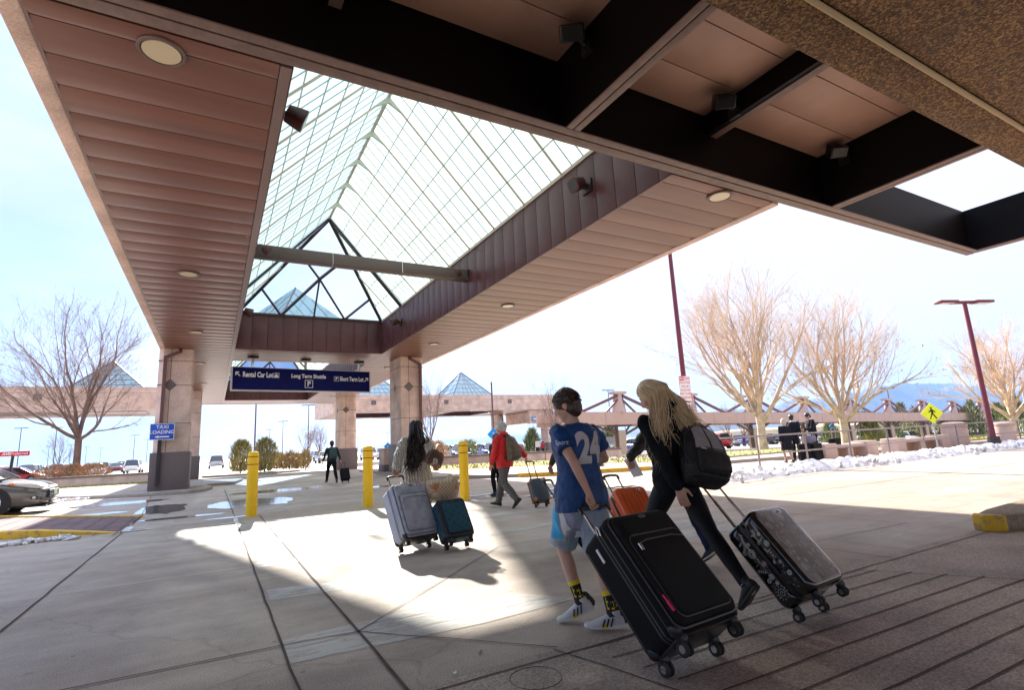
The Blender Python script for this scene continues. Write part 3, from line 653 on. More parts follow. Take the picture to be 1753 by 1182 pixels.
m.build('fascia', STONE, parent=cp, bevel=.02)
zc = 7.36
for a_ in ((XI1, YN, XI1, 24.8, .593, -.3), (XI0, YN, XI0, 24.8, .593, -.3), (XI1, 28.1, XI1, 48, .593, 0), (XI0, 28.1, XI0, 48, .593, 0), (XI0, 24.83, XI1, 24.83, .62, 0), (XI0, 28.07, XI1, 28.07, .62, 0), (XI0, 48.03, XI1, 48.03, .62, 0)):
    m = MB(); curbface(m, *a_[:4], Z, zc, *a_[4:]); m.build('skylight_curb', METALV, parent=cp, bevel=.006)
m = MB(); m.box(XI1 + .02, XI1 + .03, YN, 48, Z + .01, zc); m.box(XI0 - .03, XI0 - .02, YN, 48, Z + .01, zc); m.box(XI0, XI1, 24.85, 24.87, Z + .01, zc); m.box(XI0, XI1, 28.03, 28.05, Z + .01, zc); m.build('curb_backing', SEAM, parent=cp)
skylight(cp, XI0, XI1, YN + .02, 24.8, 7.38, 10.78, 0, 3.5)
skylight(cp, XI0, XI1, 28.1, 48.0, 7.38, 10.78, 3.5, 3.5, det=False, endm=glassy('tinted_end_glass', (.25, .36, .52), .05))
e = MB(); e.bar((XI0 + .02, 14.78, 6.6), (XI1 - .02, 14.78, 6.6), .30, .34); b = e.build('tie_beam', mat('perforated_bronze', (.12, .085, .075), .5, var=.3, vs_=60), parent=cp, bevel=.02)
m = MB(); m.box(2.7, 2.715, 14.62, 14.94, 6.42, 6.78); m.box(4.7, 4.715, 14.62, 14.94, 6.42, 6.78); m.build('beam_splice', STEEL, parent=b)
for y in (8.37, 14.78, 21.7):
    wall_flood(cp, XI0 + .02, y, 6.65, 1); wall_flood(cp, XI1 - .02, y, 6.65, -1)
for x, y in [(-.70, 6.36), (-.72, 14.7), (-.72, 21.7), (-.72, 29), (-.72, 37), (8.42, 6.29), (8.42, 14.92), (8.42, 21.8), (8.42, 29), (8.42, 37), (8.42, 45)]: downlight(cp, x, y, Z - .012)
column(cp, -2.08, -.86, 25.4, 27.2, side=-1, z0=.1); column(cp, 7.98, 9.18, 25.4, 27.2, side=1, spout=True, z0=.0)
column(cp, -2.0, -.8, 41, 42.8, side=-1, z0=0, spout=False); column(cp, 8.0, 9.2, 40, 41.6, side=1, z0=0, spout=False)
# ---------------------------------------------------------------- rear canopies (same system, seen small)
def rear_canopy(label, x0, x1, y0, y1, zb, zt, pyrs, cols=()):
    c = empty('rear_canopy', label=label, cat='canopy')
    th = .22; m = MB(); x = x0
    while x < x1 - .1:
        xb = min(x1, x + 4.3); m.box(x + .008, xb - .008, y0, y0 + th, zb, zt); m.box(x + .008, xb - .008, y1 - th, y1, zb, zt); x = xb
    m.box(x0, x0 + th, y0 + th, y1 - th, zb, zt); m.box(x1 - th, x1, y0 + th, y1 - th, zb, zt)
    f = m.build('fascia', STONE, parent=c)
    m = MB(); m.box(x0, x1, y0 - .006, y0, zt - .55, zt - .535); m.build('reveal_joint', SEAM, parent=f)
    m = MB(); x = x0 + 4.3
    while x < x1: m.box(x - .28, x + .28, y0 - .02, y0, zt - 1.1, zt - .6); x += 8.6
    m.build('square_inlay', DARKST, parent=f)
    # soffit in strips with openings below the pyramids
    rects = [(x0 + th, x1 - th, y0 + th, y0 + 2.2), (x0 + th, x1 - th, y1 - 2.2, y1 - th)]; xp = x0 + th
    for (cx, hw, hp) in pyrs: rects.append((xp, cx - hw, y0 + 2.2, y1 - 2.2)); xp = cx + hw
    rects.append((xp, x1 - th, y0 + 2.2, y1 - 2.2))
    panels('soffit', [r for r in rects if r[1] - r[0] > .1], zb + .04, .6, c)
    m = MB()
    for r in rects:
        if r[1] - r[0] > .1: m.box(r[0], r[1], r[2], r[3], zb + .5, zb + .6)
    m.build('roof_deck', SEAM, parent=c)
    for (cx, hw, hp) in pyrs:
        m = MB(); ya, yb = y0 + 2.2, y1 - 2.2; cy = (ya + yb) / 2
        m.add([(cx - hw, ya, zt), (cx + hw, ya, zt), (cx + hw, yb, zt), (cx - hw, yb, zt), (cx, cy, zt + hp)], [(0, 1, 4), (1, 2, 4), (2, 3, 4), (3, 0, 4)])
        p = m.build('pyramid_skylight', PYRG, parent=c)
        g = MB(); C = Vector((cx, cy, zt + hp)); cs = [Vector((cx - hw, ya, zt)), Vector((cx + hw, ya, zt)), Vector((cx + hw, yb, zt)), Vector((cx - hw, yb, zt))]
        for i in range(4):
            a, b = cs[i], cs[(i + 1) % 4]; g.bar(a, C, .12, .12); g.bar(a, b, .2, .3)
            for k in range(1, 6): g.bar(a.lerp(C, k / 6), b.lerp(C, k / 6), .05, .05)
            for k in range(1, 8):
                u = k / 8; q = a.lerp(b, u); h = 1 - abs(2 * u - 1); g.bar(q, q + (C - a.lerp(b, .5)) * h + (a.lerp(b, .5) - q) * h, .05, .05)
        g.build('glazing_bars', mat('violet_glazing_bar', (.16, .14, .24), .4), parent=p)
        g = MB(); curbface(g, cx - hw, ya, cx + hw, ya, zb, zt, 1.2); curbface(g, cx - hw, yb, cx + hw, yb, zb, zt, 1.2); g.box(cx - hw - .05, cx - hw, ya, yb, zb, zt); g.box(cx + hw, cx + hw + .05, ya, yb, zb, zt); g.build('skylight_curb', METALV, parent=c)
    for (a, b, ya, yb, z0) in cols: column(c, a, b, ya, yb, zt=zb + .04, side=1, diamond=False, z0=z0, spout=True)
    return c
rear_canopy('distant pinkish stone canopy with a glass pyramid roof behind the bare tree on the left', -34, -3.2, 55.7, 64.3, 5.8, 7.75, [(-8.4, 2.9, 2.9), (-22, 2.9, 2.9)])
rc = rear_canopy('distant stone canopy with two glass pyramid roofs behind the right stone columns', 11.0, 39.2, 58.4, 70.4, 5.4, 7.3, [(16.8, 2.9, 3.3), (28.6, 2.9, 3.6)], [(38.0, 39.1, 58.5, 60.2, -.4), (35.6, 36.7, 68, 70, -.4)])
m = MB(); m.box(35.6, 39.1, 58.9, 59.5, 3.6, 5.4); m.box(38.2, 39.0, 60.2, 70.2, 3.9, 5.4); m.build('portal_beam', STONE, parent=rc)
m = MB(); m.box(35.9, 37.9, 58.8, 58.88, 3.9, 4.5); s = m.build('wall_sign', mat('pale_blue_sign', (.12, .30, .52), .5), parent=rc)
m = MB(); m.box(36.1, 37.7, 58.77, 58.8, 4.12, 4.28); m.build('sign_stripe', WHITE, parent=s)
# ---------------------------------------------------------------- entrance frame overhead
en = empty('entrance_frame', label='dark steel entrance frame overhead with rough stone spandrel and taupe ceiling panels', cat='entrance frame')
zb, zt = 5.8, 7.0; XR = 18.3
m = MB()
m.box(-14, XR, 5.82, 5.99, zb + .02, zt); m.box(-14, XR, 3.0, 3.14, zb + .02, zt)
CB = [-9.2, -2.4, 4.47, 11.27, 18.2]
for x in CB: m.box(x - .09, x + .09, 3.14, 5.82, zb + .02, zt)
for x in (-5.8, 1.0, 7.75): m.box(x - .12, x + .12, 3.14, 5.82, 6.62, zt)
m.build('beam_web', mat('web_gloss', (.004, .0025, .0025), .5, spec=.12), parent=en)
m = MB()
m.box(-14, XR + .02, 5.84, 6.01, zb - .012, zb + .016); m.box(-14, XR + .02, 5.68, 5.815, zb - .008, zb + .016)
for x in CB: m.box(x - .12, x - .012, 3.1, 5.67, zb - .008, zb + .018); m.box(x + .012, x + .12, 3.1, 5.67, zb - .008, zb + .018)
for x in (-5.8, 1.0, 7.75): m.box(x - .02, x + .14, 3.16, 5.80, 6.6, 6.619)
m.build('bottom_flange', BRONZE2, parent=en, bevel=.004)
m = MB()
for i in range(3):
    xa, xb = CB[i] + .1, CB[i + 1] - .1; mid = (xa + xb) / 2
    for a, b in ((xa, mid - .02 - .1), (mid + .12, mid + .5), (mid + .52, xb)):
        y = 3.15
        for yb in (4.2, 5.05, 5.81):
            if i == 1 or not (a < 3.9 < b): 
                m.box(a, b, y + .008, yb - .008, zt + .0, zt + .03)
            else: m.box(a, b, y + .008, yb - .008, zt, zt + .03)
            y = yb
xa, xb = CB[1] + .1, CB[2] - .1
o = m.build('ceiling_panel', BEIGEP, parent=en, bevel=.004)
m = MB(); m.box(-14, 11.3, 3.1, 5.85, zt + .35, zt + .4); m.box(-14, 11.3, 2.9, 3.1, 5.9, zt + .38); m.box(-14, 11.3, 5.86, 5.96, zt, zt + .38); m.box(11.17, 11.3, 2.9, 5.86, zt + .002, zt + .36); m.build('roof_deck', SEAM, parent=en)
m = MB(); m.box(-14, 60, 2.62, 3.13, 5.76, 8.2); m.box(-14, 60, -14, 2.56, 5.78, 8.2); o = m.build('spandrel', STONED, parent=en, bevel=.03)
m = MB(); m.tube([(-14, 2.59, 5.765), (60, 2.59, 5.765)], .035, 8); m.build('joint_bead', mat('sealant_bead', (.35, .26, .14), .7), parent=en, smooth=True)
for x, y in ((4.37, 5.02), (7.62, 5.14), (11.17, 5.25)):
    e = empty('hanging_floodlight'); e.parent = en
    c = Vector((x - .30, y, 6.78)); d = Vector((-.35, -.5, -.55)).normalized(); r = d.cross(Vector((0, 0, 1))).normalized(); u = r.cross(d)
    m = MB(); m.obox(c, d * .13, r * .17, u * .11); m.build('housing', BLKP, parent=e, bevel=.02)
    m = MB(); m.obox(c + d * .135, d * .004, r * .14, u * .09); m.build('lamp_glass', mat('flood_glass', (.01, .01, .012), .25), parent=e)
    m = MB(); m.bar(c - d * .1, (x - .03, y + .03, 6.70), .05, .05); m.box(x - .06, x, y - .08, y + .12, 6.56, 6.76); m.build('bracket', BLKP, parent=e)
m = MB(); m.add([(5.1, 7.0, 0)], []) if 0 else None
# ---------------------------------------------------------------- bollards and signs
def bollard(x, y, lb, h=1.36):
    e = empty('bollard', (x, y, 0), label=lb, cat='bollard', group='yellow bollards across the crossing')
    m = MB(); r = .112; n = 24
    prof = [(r, 0), (r, .02), (r, h - .10), (r * .985, h - .06), (r * .9, h - .02), (r * .7, h - .002), (.001, h)]
    secs = [((0, 0, z), (q, 0, 0), (0, q, 0)) for q, z in prof]; m.loft(secs, n); m.build('sleeve', YEL, parent=e, smooth=True)
    m = MB()
    for z in (h * .80, h * .92): m.loft([((0, 0, z - .009), (r + .0015, 0, 0), (0, r + .0015, 0)), ((0, 0, z + .009), (r + .0015, 0, 0), (0, r + .0015, 0))], n, cap=False)
    m.build('reflective_band', mat('rust_red_tape', (.35, .02, .01), .5), parent=e, smooth=True)
    return e
b1 = bollard(.78, 13.0, 'yellow bollard sleeve standing alone left of the man far off with the wheeled case'); b2 = bollard(3.12, 12.44, 'yellow bollard between the far man walking off and the woman in the cream cardigan'); b3 = bollard(5.2, 11.74, 'yellow bollard beside the cream tote bag left of the man in the red jacket')
NAVY = mat('navy_sign_face', (.003, .005, .085), .65, var=.1, vs_=2, spec=.15)
SIGNW = mat('sign_white', (.78, .78, .78), .5)
sg = empty('overhead_sign', (0, 0, 0), label='long navy blue overhead sign with white parking directions hung from the canopy soffit', cat='sign')
# hangs square across the crossing a little beyond the first skylight
a, b = px(398, 628.5, y=26.6), px(631, 638.5, y=27.4); c, d = px(396, 667, y=26.6), px(630, 672, y=27.4)
zt_, zb_ = (a.z + b.z) / 2, (c.z + d.z) / 2; ang = math.atan2(b.y - a.y, b.x - a.x); Ls = (b - a).xy.length; ctr = Vector(((a.x + b.x) / 2, (a.y + b.y) / 2, (zt_ + zb_) / 2)); H_ = zt_ - zb_
sg.location = ctr; sg.rotation_euler.z = ang
m = MB(); m.box(-Ls / 2, Ls / 2, -.10, .10, -H_ / 2, H_ / 2); m.build('cabinet', NAVY, parent=sg, bevel=.01)
m = MB(); m.box(-Ls / 2 - .04, Ls / 2 + .04, -.12, .12, -H_ / 2 - .05, -H_ / 2 + .0); m.box(-Ls / 2 - .05, -Ls / 2, -.12, .12, -H_ / 2, H_ / 2); m.box(Ls / 2, Ls / 2 + .04, -.12, .12, -H_ / 2, H_ / 2); m.box(-Ls / 2 - .05, Ls / 2 + .04, -.12, .12, H_ / 2, H_ / 2 + .02); m.build('edge_trim', mat('sign_trim', (.55, .5, .52), .4), parent=sg)
for t in (-.37, .0, .42):
    m = MB(); m.bar((t * Ls, 0, H_ / 2), (t * Ls, 0, 5.79 - ctr.z), .10, .10); hg = m.build('hanger', STEEL, parent=sg)
    m = MB(); zz = 5.79 - ctr.z; m.box(t * Ls - .22, t * Ls + .22, -.18, .18, zz - .08, zz - .01); m.build('ceiling_plate', BLACKM, parent=hg, bevel=.02)
def T(s, x, z, sz, sx=1, align='CENTER', bold=.009): return text(s, sz, SIGNW, sg, (x, -.106, z), FACE, bold=bold, sx=sx, align=align)
fitw(T('Rental Car Lot', -Ls * .335, H_ * .18, .27), Ls * .202, .25); fitw(T('Long Term Shuttle', 0.021 * Ls, H_ * .18, .27), Ls * .255, .25); fitw(T('Short Term Lot', Ls * .354, H_ * .10, .27), Ls * .192, .23)
def arrow(m, x, z, s, sx, y=-.104):          # diagonal arrow up and to the side sx
    t = s * .16; q = [(x + s * .5 * sx, z + s * .5), (x - s * .28 * sx, z + s * .5), (x - s * .28 * sx, z + s * .5 - t * 1.3), (x + s * .5 * sx - t * 1.3 * sx, z + s * .5 - t * 1.3)]
    m.add([(p[0], y, p[1]) for p in q], [(0, 1, 2, 3)]); q = [(x + s * .5 * sx, z + s * .5), (x + s * .5 * sx, z - s * .28), (x + s * .5 * sx - t * 1.3 * sx, z - s * .28), (x + s * .5 * sx - t * 1.3 * sx, z + s * .5 - t * 1.3)]
    m.add([(p[0], y - .001, p[1]) for p in q], [(0, 1, 2, 3)])
    q = [(x + s * .34 * sx + t * .4 * sx, z + s * .34 - t * .4), (x + s * .34 * sx - t * .4 * sx, z + s * .34 + t * .4), (x - s * .5 * sx - t * .4 * sx, z - s * .5 + t * .4), (x - s * .5 * sx + t * .4 * sx, z - s * .5 - t * .4)]
    m.add([(p[0], y - .002, p[1]) for p in q], [(0, 1, 2, 3)])
m = MB(); arrow(m, -Ls * .467, H_ * .2, .20, -1); arrow(m, Ls * .474, H_ * .10, .20, 1)
def frame_sq(m, x, z, s, t=.025, y=-.104):
    for (x0, x1, z0, z1) in ((x - s, x + s, z + s - t, z + s), (x - s, x + s, z - s, z - s + t), (x - s, x - s + t, z - s + t, z + s - t), (x + s - t, x + s, z - s + t, z + s - t)): m.box(x0, x1, y, -.099, z0, z1)
frame_sq(m, Ls * .023, -H_ * .18, .19); frame_sq(m, Ls * .232, H_ * .10, .12, .014); frame_sq(m, -Ls * .211, H_ * .18, .12, .014)
m.box(-Ls * .211 - .06, -Ls * .211 + .06, -.104, -.099, H_ * .18 - .02, H_ * .18 + .03); m.box(-Ls * .211 - .09, -Ls * .211 + .09, -.104, -.099, H_ * .18 - .09, H_ * .18 - .02); m.ell((-Ls * .211, -.101, H_ * .18 + .08), .03, .004, .03, nu=10, nv=6)
m.build('arrows_and_frames', SIGNW, parent=sg)
T('P', Ls * .023, -H_ * .18, .33); T('P', Ls * .232, H_ * .10, .19)
# taxi loading sign on the left column
tx = empty('taxi_sign', (-1.78, 25.1, 2.40), label='small blue taxi loading sign with a white arrow fixed on the left stone column', cat='sign')
m = MB(); m.box(-.40, .42, -.03, .0, -.31, .33); m.build('panel', mat('bright_blue_sign', (.01, .08, .55), .4), parent=tx, bevel=.01)
m = MB(); t = .02
for (x0, x1, z0, z1) in ((-.40, .42, .31, .33), (-.40, .42, -.31, -.29), (-.40, -.38, -.29, .31), (.40, .42, -.29, .31)): m.box(x0, x1, -.036, -.031, z0, z1)
m.box(-.12, .25, -.036, -.031, -.215, -.165); m.add([(-.24, -.036, -.19), (-.10, -.036, -.25), (-.10, -.036, -.13)], [(0, 1, 2)]); m.build('border_and_arrow', SIGNW, parent=tx)
text('TAXI', .19, SIGNW, tx, (.01, -.034, .19), FACE, bold=.004); text('LOADING', .19, SIGNW, tx, (.01, -.034, -.01), FACE, bold=.004, sx=.95)
# rental sign far left
q = px(26, 778, y=40); bx, by = q.x, 40
e = empty('rental_sign', (bx, by, 0), label='wide red rental car sign with white lettering on a dark post beyond the grey car', cat='sign')
m = MB(); m.box(-.72, .62, -.05, .05, 1.98, 2.24); m.build('panel', mat('red_sign', (.62, .01, .02), .4), parent=e, bevel=.01)
m = MB(); m.bar((-.18, .08, 0), (-.10, .08, 2.1), .12, .12); m.build('post', BRONZE, parent=e)
text('AVIS', .20, SIGNW, e, (-.36, -.055, 2.11), FACE, bold=.008, font_shear=.3); text('Preferred', .19, SIGNW, e, (.18, -.055, 2.11), FACE, bold=.002)
# pedestrian warning sign
pd = gp(1603, 770); k = empty('crossing_sign', (0, 0, 0), label='fluorescent yellow diamond pedestrian crossing sign near the long stone bench', cat='sign')
D0 = 10.9; c = px(1595, 708, y=D0); k.location = (c.x, D0, 0); fa = R(-38); k.rotation_euler.z = fa
m = MB(); s = .43; m.add([(0, -.02, c.z + s), (s, -.02, c.z), (0, -.02, c.z - s), (-s, -.02, c.z), (0, .0, c.z + s), (s, .0, c.z), (0, 0, c.z - s), (-s, 0, c.z)], [(0, 3, 2, 1), (4, 5, 6, 7), (0, 1, 5, 4), (1, 2, 6, 5), (2, 3, 7, 6), (3, 0, 4, 7)]); m.build('panel', mat('fluorescent_yellow', (.78, .85, .02), .45), parent=k)
m = MB()
def P2(pts, y=-.026): m.add([(x * .95, y, c.z + z * .95) for x, z in pts], [tuple(range(len(pts)))])
m.ell((-.01, -.024, c.z + .21), .042, .004, .042, nu=12, nv=6)
P2([(-.05, .16), (.05, .17), (.06, -.02), (-.03, -.03)]); P2([(.055, -.03), (.0, -.03), (.06, -.14), (.13, -.25), (.17, -.23), (.11, -.12)]); P2([(.02, -.03), (-.04, -.02), (-.07, -.13), (-.13, -.24), (-.09, -.26), (-.03, -.14)])
P2([(-.05, .15), (-.15, .05), (-.12, .02), (-.03, .10)]); P2([(.05, .15), (.15, .06), (.13, .02), (.05, .09)]); m.build('walking_figure', mat('sign_black', (.01, .01, .01), .5), parent=k)
m = MB(); m.bar((0, .03, gz(c.x, D0)), (0, .03, c.z + .3), .05, .05); m.build('post', GREY, parent=k)
# ---------------------------------------------------------------- tall lamp posts
def lamp_post(name_label, x, y, h, z0=0, heads=2, r=.10, ang=0, mt=POLE, parts=True, group='tall maroon lamp posts'):
    e = empty('lamp_post', (x, y, z0), ang, label=name_label, cat='lamp post', group=group)
    m = MB(); m.tube([(0, 0, 0), (0, 0, h)], [r, r * .8], 10); p = m.build('pole', mt, parent=e, smooth=True)
    m = MB(); m.cyl((0, 0, 0), (0, 0, .5), .26, 14, .2); m.build('footing', mat('dark_footing', (.06, .04, .045), .7), parent=e, smooth=True)
    m = MB(); m.bar((-.75, 0, h - .03), (.75, 0, h + .0), .09, .12); m.build('cross_arm', mt, parent=e)
    for s in (-1, 1):
        m = MB(); m.box(s * .45 if s > 0 else -1.35, 1.35 if s > 0 else -.45, -.2, .2, h - .06, h + .06)
        q = m.build('lamp_head', mt, parent=e, bevel=.03); m = MB(); m.box(min(s * .6, s * 1.25), max(s * .6, s * 1.25), -.14, .14, h - .075, h - .062); m.build('lens', WHITE, parent=q)
    return e
a = px(1637, 515, y=9.6); pb = px(1705, 770, y=9.6)
lamp_post('tall maroon twin headed lamp post behind the railing at the right', pb.x, 9.6, a.z - gz(pb.x, 9.6), gz(pb.x, 9.6), ang=R(-20))
q = px(1172, 690, y=15); lamp_post('tall maroon lamp post carrying the no parking notice, its top hidden by the canopy', q.x + .1, 15, 10.2, r=.11, ang=R(20))
# no parking sign on that post
n = empty('no_parking_sign', (q.x - .04, 14.86, 0), R(-8), label='white and red no parking notice strapped on the maroon lamp post', cat='sign')
m = MB(); z1, z2 = px(1158, 645, y=15).z, px(1182, 688, y=15).z
m.box(-.27, .27, -.012, 0, z2, z1); m.build('panel', SIGNW, parent=n, bevel=.006)
SR = mat('sign_red', (.65, .02, .03), .5)
m = MB(); hh = z1 - z2; t = .018
m.box(-.26, -.02, -.016, -.0125, z1 - .17, z1 - .015)
for (x0, x1, a0, a1) in ((-.265, .265, z1 - .012, z1 - .004), (-.265, .265, z2 + .004, z2 + .012), (-.265, -.257, z2 + .012, z1 - .012), (.257, .265, z2 + .012, z1 - .012), (-.25, .25, z1 - .185, z1 - .178)): m.box(x0, x1, -.016, -.0125, a0, a1)
m.build('red_border', SR, parent=n)
text('NO', .15, SIGNW, n, (-.14, -.018, z1 - .095), FACE, bold=.003, ext=.001); text('PARKING', .10, SR, n, (.125, -.014, z1 - .095), FACE, bold=.001, ext=.001, sx=.7)
for i, s_ in enumerate(('VIOLATORS', 'WILL BE', 'TICKETED', 'AND TOWED', 'AT OWNER EXPENSE')): text(s_, .105, SR, n, (0, -.014, z1 - .27 - i * (hh - .27) / 5.0), FACE, ext=.001, sx=.62 if i == 4 else .95, bold=.001)
n2 = empty('arrow_sign', (q.x - .0, 14.86, 0), R(-8), label='small white plate with a red double arrow below the no parking notice', cat='sign')
m = MB(); m.box(-.17, .17, -.012, 0, z2 - .27, z2 - .05); m.build('panel', SIGNW, parent=n2, bevel=.006)
m = MB(); zc_ = z2 - .16; m.box(-.08, .08, -.016, -.0125, zc_ - .014, zc_ + .014)
for s in (-1, 1): m.add([(s * .14, -.016, zc_), (s * .075, -.016, zc_ + .04), (s * .075, -.016, zc_ - .04)], [(0, 1, 2)])
m.build('double_arrow', SR, parent=n2)
# ---------------------------------------------------------------- distant light poles
rows = [(435, 690, 800, 9.5), (527, 698, 806, 12), (483, 726, 800, 12), (460, 740, 798, 12), (442, 750, 796, 12), (411, 759, 795, 12), (402, 765, 794, 12), (393, 770, 793, 12), (612, 750, 800, 12), (664, 741, 797, 12), (571, 765, 795, 12), (90, 737, 812, 12), (28, 738, 816, 12), (227, 750, 806, 12), (250, 757, 803, 12), (118, 767, 806, 12), (80, 769, 808, 12), (145, 770, 803, 12), (170, 772, 803, 12), (1048, 664, 760, 12), (790, 748, 778, 12), (775, 752, 780, 12), (1072, 700, 756, 11), (700, 762, 788, 12), (655, 760, 790, 12), (1530, 640, 700, 12), (555, 760, 792, 12)]
lp0 = None; lamps = []
poleM = mat('far_pole_paint', (.10, .06, .065), .6)
for i, (x, yt, yb, h) in enumerate(rows):
    hz = 763 - .0528 * (x - 876.5)
    depth = (h - 1.25) * 902 / max(6, hz - yt) ; d = RX * ((x - 876.5) / 902.4) - UP * ((hz - 591) / 902.4) + FW; p = Vector((0, 0, CAMH)) + d * depth
    if lp0 is None:
        lp0 = e = empty('parking_lot_lamp', (0, 0, 0), 0, label='slender twin headed parking lot lamp in the distance', cat='lamp post', group='distant parking lot lamps')
        m = MB(); m.tube([(0, 0, 0), (0, 0, 12)], [.13, .09], 6); m.build('pole', poleM, parent=e, smooth=True)
        m = MB(); m.bar((-1.5, 0, 12), (1.5, 0, 12), .3, .2); m.build('lamp_head', poleM, parent=e)
        lp = e
    else: lp = copy_tree(lp0)
    lamps.append((x, lp)); lp.location = (p.x, p.y, gz(p.x, p.y)); lp.rotation_euler.z = R(-30 + 7 * (i % 5))
# blue diamond lot markers on poles
for i, (x, y, dp, yb) in enumerate([(845, 744, 45, 800), (664, 765, 70, 797), (1006, 706, 60, 740), (1424, 730, 70, 765)]):
    if i == 2: continue
    d = RX * ((x - 876.5) / 902.4) - UP * ((y - 591) / 902.4) + FW; p = Vector((0, 0, CAMH)) + d * dp
    e = empty('lot_marker', (p.x, p.y, 0), R(-30), label=['blue diamond lot marker on a post just left of the man in red', 'blue diamond lot marker seen between the far column and the bollard', 'blue square lot marker post near the suited man by the tree'][min(i, 2)], cat='sign')
    r = .55 if i < 2 else .35; g0 = gz(p.x, p.y)
    m = MB(); m.prism([(0, -1), (1, 0), (0, 1), (-1, 0)], -.5, .5); 
    me = m.build('panel', mat('marker_blue', (.0, .22, .6), .4), parent=e)
    for v in me.data.vertices: v.co = Vector((v.co.x * r, v.co.z * .08, v.co.y * r + p.z))
    text('S', r * .7, SIGNW, e, (0, -.06, p.z), FACE) if i < 2 else None
    m = MB(); m.cyl((0, .1, g0), (0, .1, p.z + (4.5 if i == 0 else .3)), .07, 8); m.build('post', poleM, parent=e)
# ---------------------------------------------------------------- railing, benches, bins
RAILM = mat('rail_grey_brown', (.22, .18, .18), .4, .3)
rl = empty('railing', label='two rail metal pipe railing behind the ploughed snow', cat='railing')
def rly(x): return 10.75 - .012 * (x - 14)
xs_ = [10.6, 12.3, 14.6, 17.0, 19.5, 22.0, 24.6, 27.4, 30.4, 33.6, 37, 40.5]
for x in xs_:
    m = MB(); m.cyl((x, rly(x), gz(x, rly(x)) - .05), (x, rly(x), 1.06), .028, 8); m.build('post', RAILM, parent=rl, smooth=True)
for z in (1.07, .52):
    m = MB(); m.tube([(x, rly(x), z) for x in xs_], .025, 8); m.build('rail', RAILM, parent=rl, smooth=True)
PINK = mat('pink_bench_concrete', (.52, .36, .30), .75, var=.06, vs_=3); PINKD = mat('bench_recess', (.42, .24, .15), .8)
def bench(a0, a1, y, lb, ends=True):
    xa, xb = a0, a1; e = empty('stone_bench', ((xa + xb) / 2, y, 0), R(-1), label=lb, cat='bench'); h = (xb - xa) / 2
    m = MB(); m.box(-h, h, -.25, .25, .42, .56); m.build('seat', PINK, parent=e, bevel=.02)
    for s in (-1, 1):
        m = MB(); m.box(s * h - .38, s * h + .38, -.32, .32, 0, .62); m.build('end_block', PINK, parent=e, bevel=.03)
    m = MB(); m.box(-.18, .18, -.22, .22, 0, .42); m.build('support', PINK, parent=e, bevel=.01)
    for a_, b_ in ((-h + .4, -.2), (.2, h - .4)): m = MB(); m.box(a_, b_, .05, .1, .02, .4); m.build('back_panel', PINKD, parent=e)
X1_ = lambda a: px(a, 785, y=11.9).x
bench(X1_(1402) + .38, X1_(1491) - .38, 11.9, 'long pink concrete bench behind the railing, beside the suited travellers'); bench(X1_(1527) + .38, X1_(1614) - .2, 11.9, 'long pink concrete bench between the suited travellers and the round planter bin')
def drum(x, y, lb, r=.55, h=1.2):
    e = empty('concrete_bin', (x, y, gz(x, y)), label=lb, cat='waste bin')
    m = MB(); m.loft([((0, 0, z), (q, 0, 0), (0, q, 0)) for z, q in ((0, r * .97), (.06, r), (h - .14, r), (h - .1, r * .96))], 24); m.build('drum', PINK, parent=e, smooth=True)
    m = MB(); m.loft([((0, 0, z), (q, 0, 0), (0, q, 0)) for z, q in ((h - .1, r * 1.05), (h, r * 1.05), (h + .1, r * .7), (h + .12, r * .2))], 24); m.build('lid', PINK, parent=e, smooth=True)
drum(X1_(1634), 11.7, 'large round pink concrete bin at the right end of the long bench', .50, 1.05)
drum(X1_(1722), 11.7, 'smaller round pink concrete bin near the maroon lamp post base', .42, .95)
e = empty('utility_pedestal', (8.55, 28.6, .12), label='waist high stone utility pedestal with a grey panel left of the woman in the cardigan', cat='pedestal')
m = MB(); m.box(-.65, .65, -.5, .5, .35, 1.15); m.build('body', STONE, parent=e, bevel=.02); m = MB(); m.box(-.68, .68, -.53, .53, 0, .35); m.build('base', DARKST, parent=e, bevel=.01); m = MB(); m.box(-.72, .72, -.56, .56, 1.15, 1.22); m.build('cap', STONE, parent=e); m = MB(); m.box(.05, .4, -.52, -.5, .7, 1.0); m.build('grey_panel', mat('panel_grey', (.3, .24, .22), .6), parent=e)
# low garden walls
def lowwall(pts, h, lb, z0=.1, capm=DARKST):
    e = empty('garden_wall', label=lb, cat='garden wall'); m = MB(); c = MB()
    for (x0, y0), (x1, y1) in zip(pts[:-1], pts[1:]):
        za, zb2 = gz(x0, y0), gz(x1, y1); m.bar((x0, y0, za + z0 + h / 2 - .1), (x1, y1, zb2 + z0 + h / 2 - .1), .3, h); c.bar((x0, y0, za + z0 + h - .06), (x1, y1, zb2 + z0 + h - .06), .42, .1)
    m.build('wall_block', STONE, parent=e); c.build('coping', capm, parent=e)
lowwall([(-13, 41.0), (-6, 38.6), (-2.6, 36.9)], .6, 'low stone garden wall with dark coping below the bare tree on the left')
lowwall([(11.2, 34.5), (14, 32.2), (18.5, 29), (24, 28.2)], .55, 'low stone garden wall with dark coping behind the man in the red jacket')
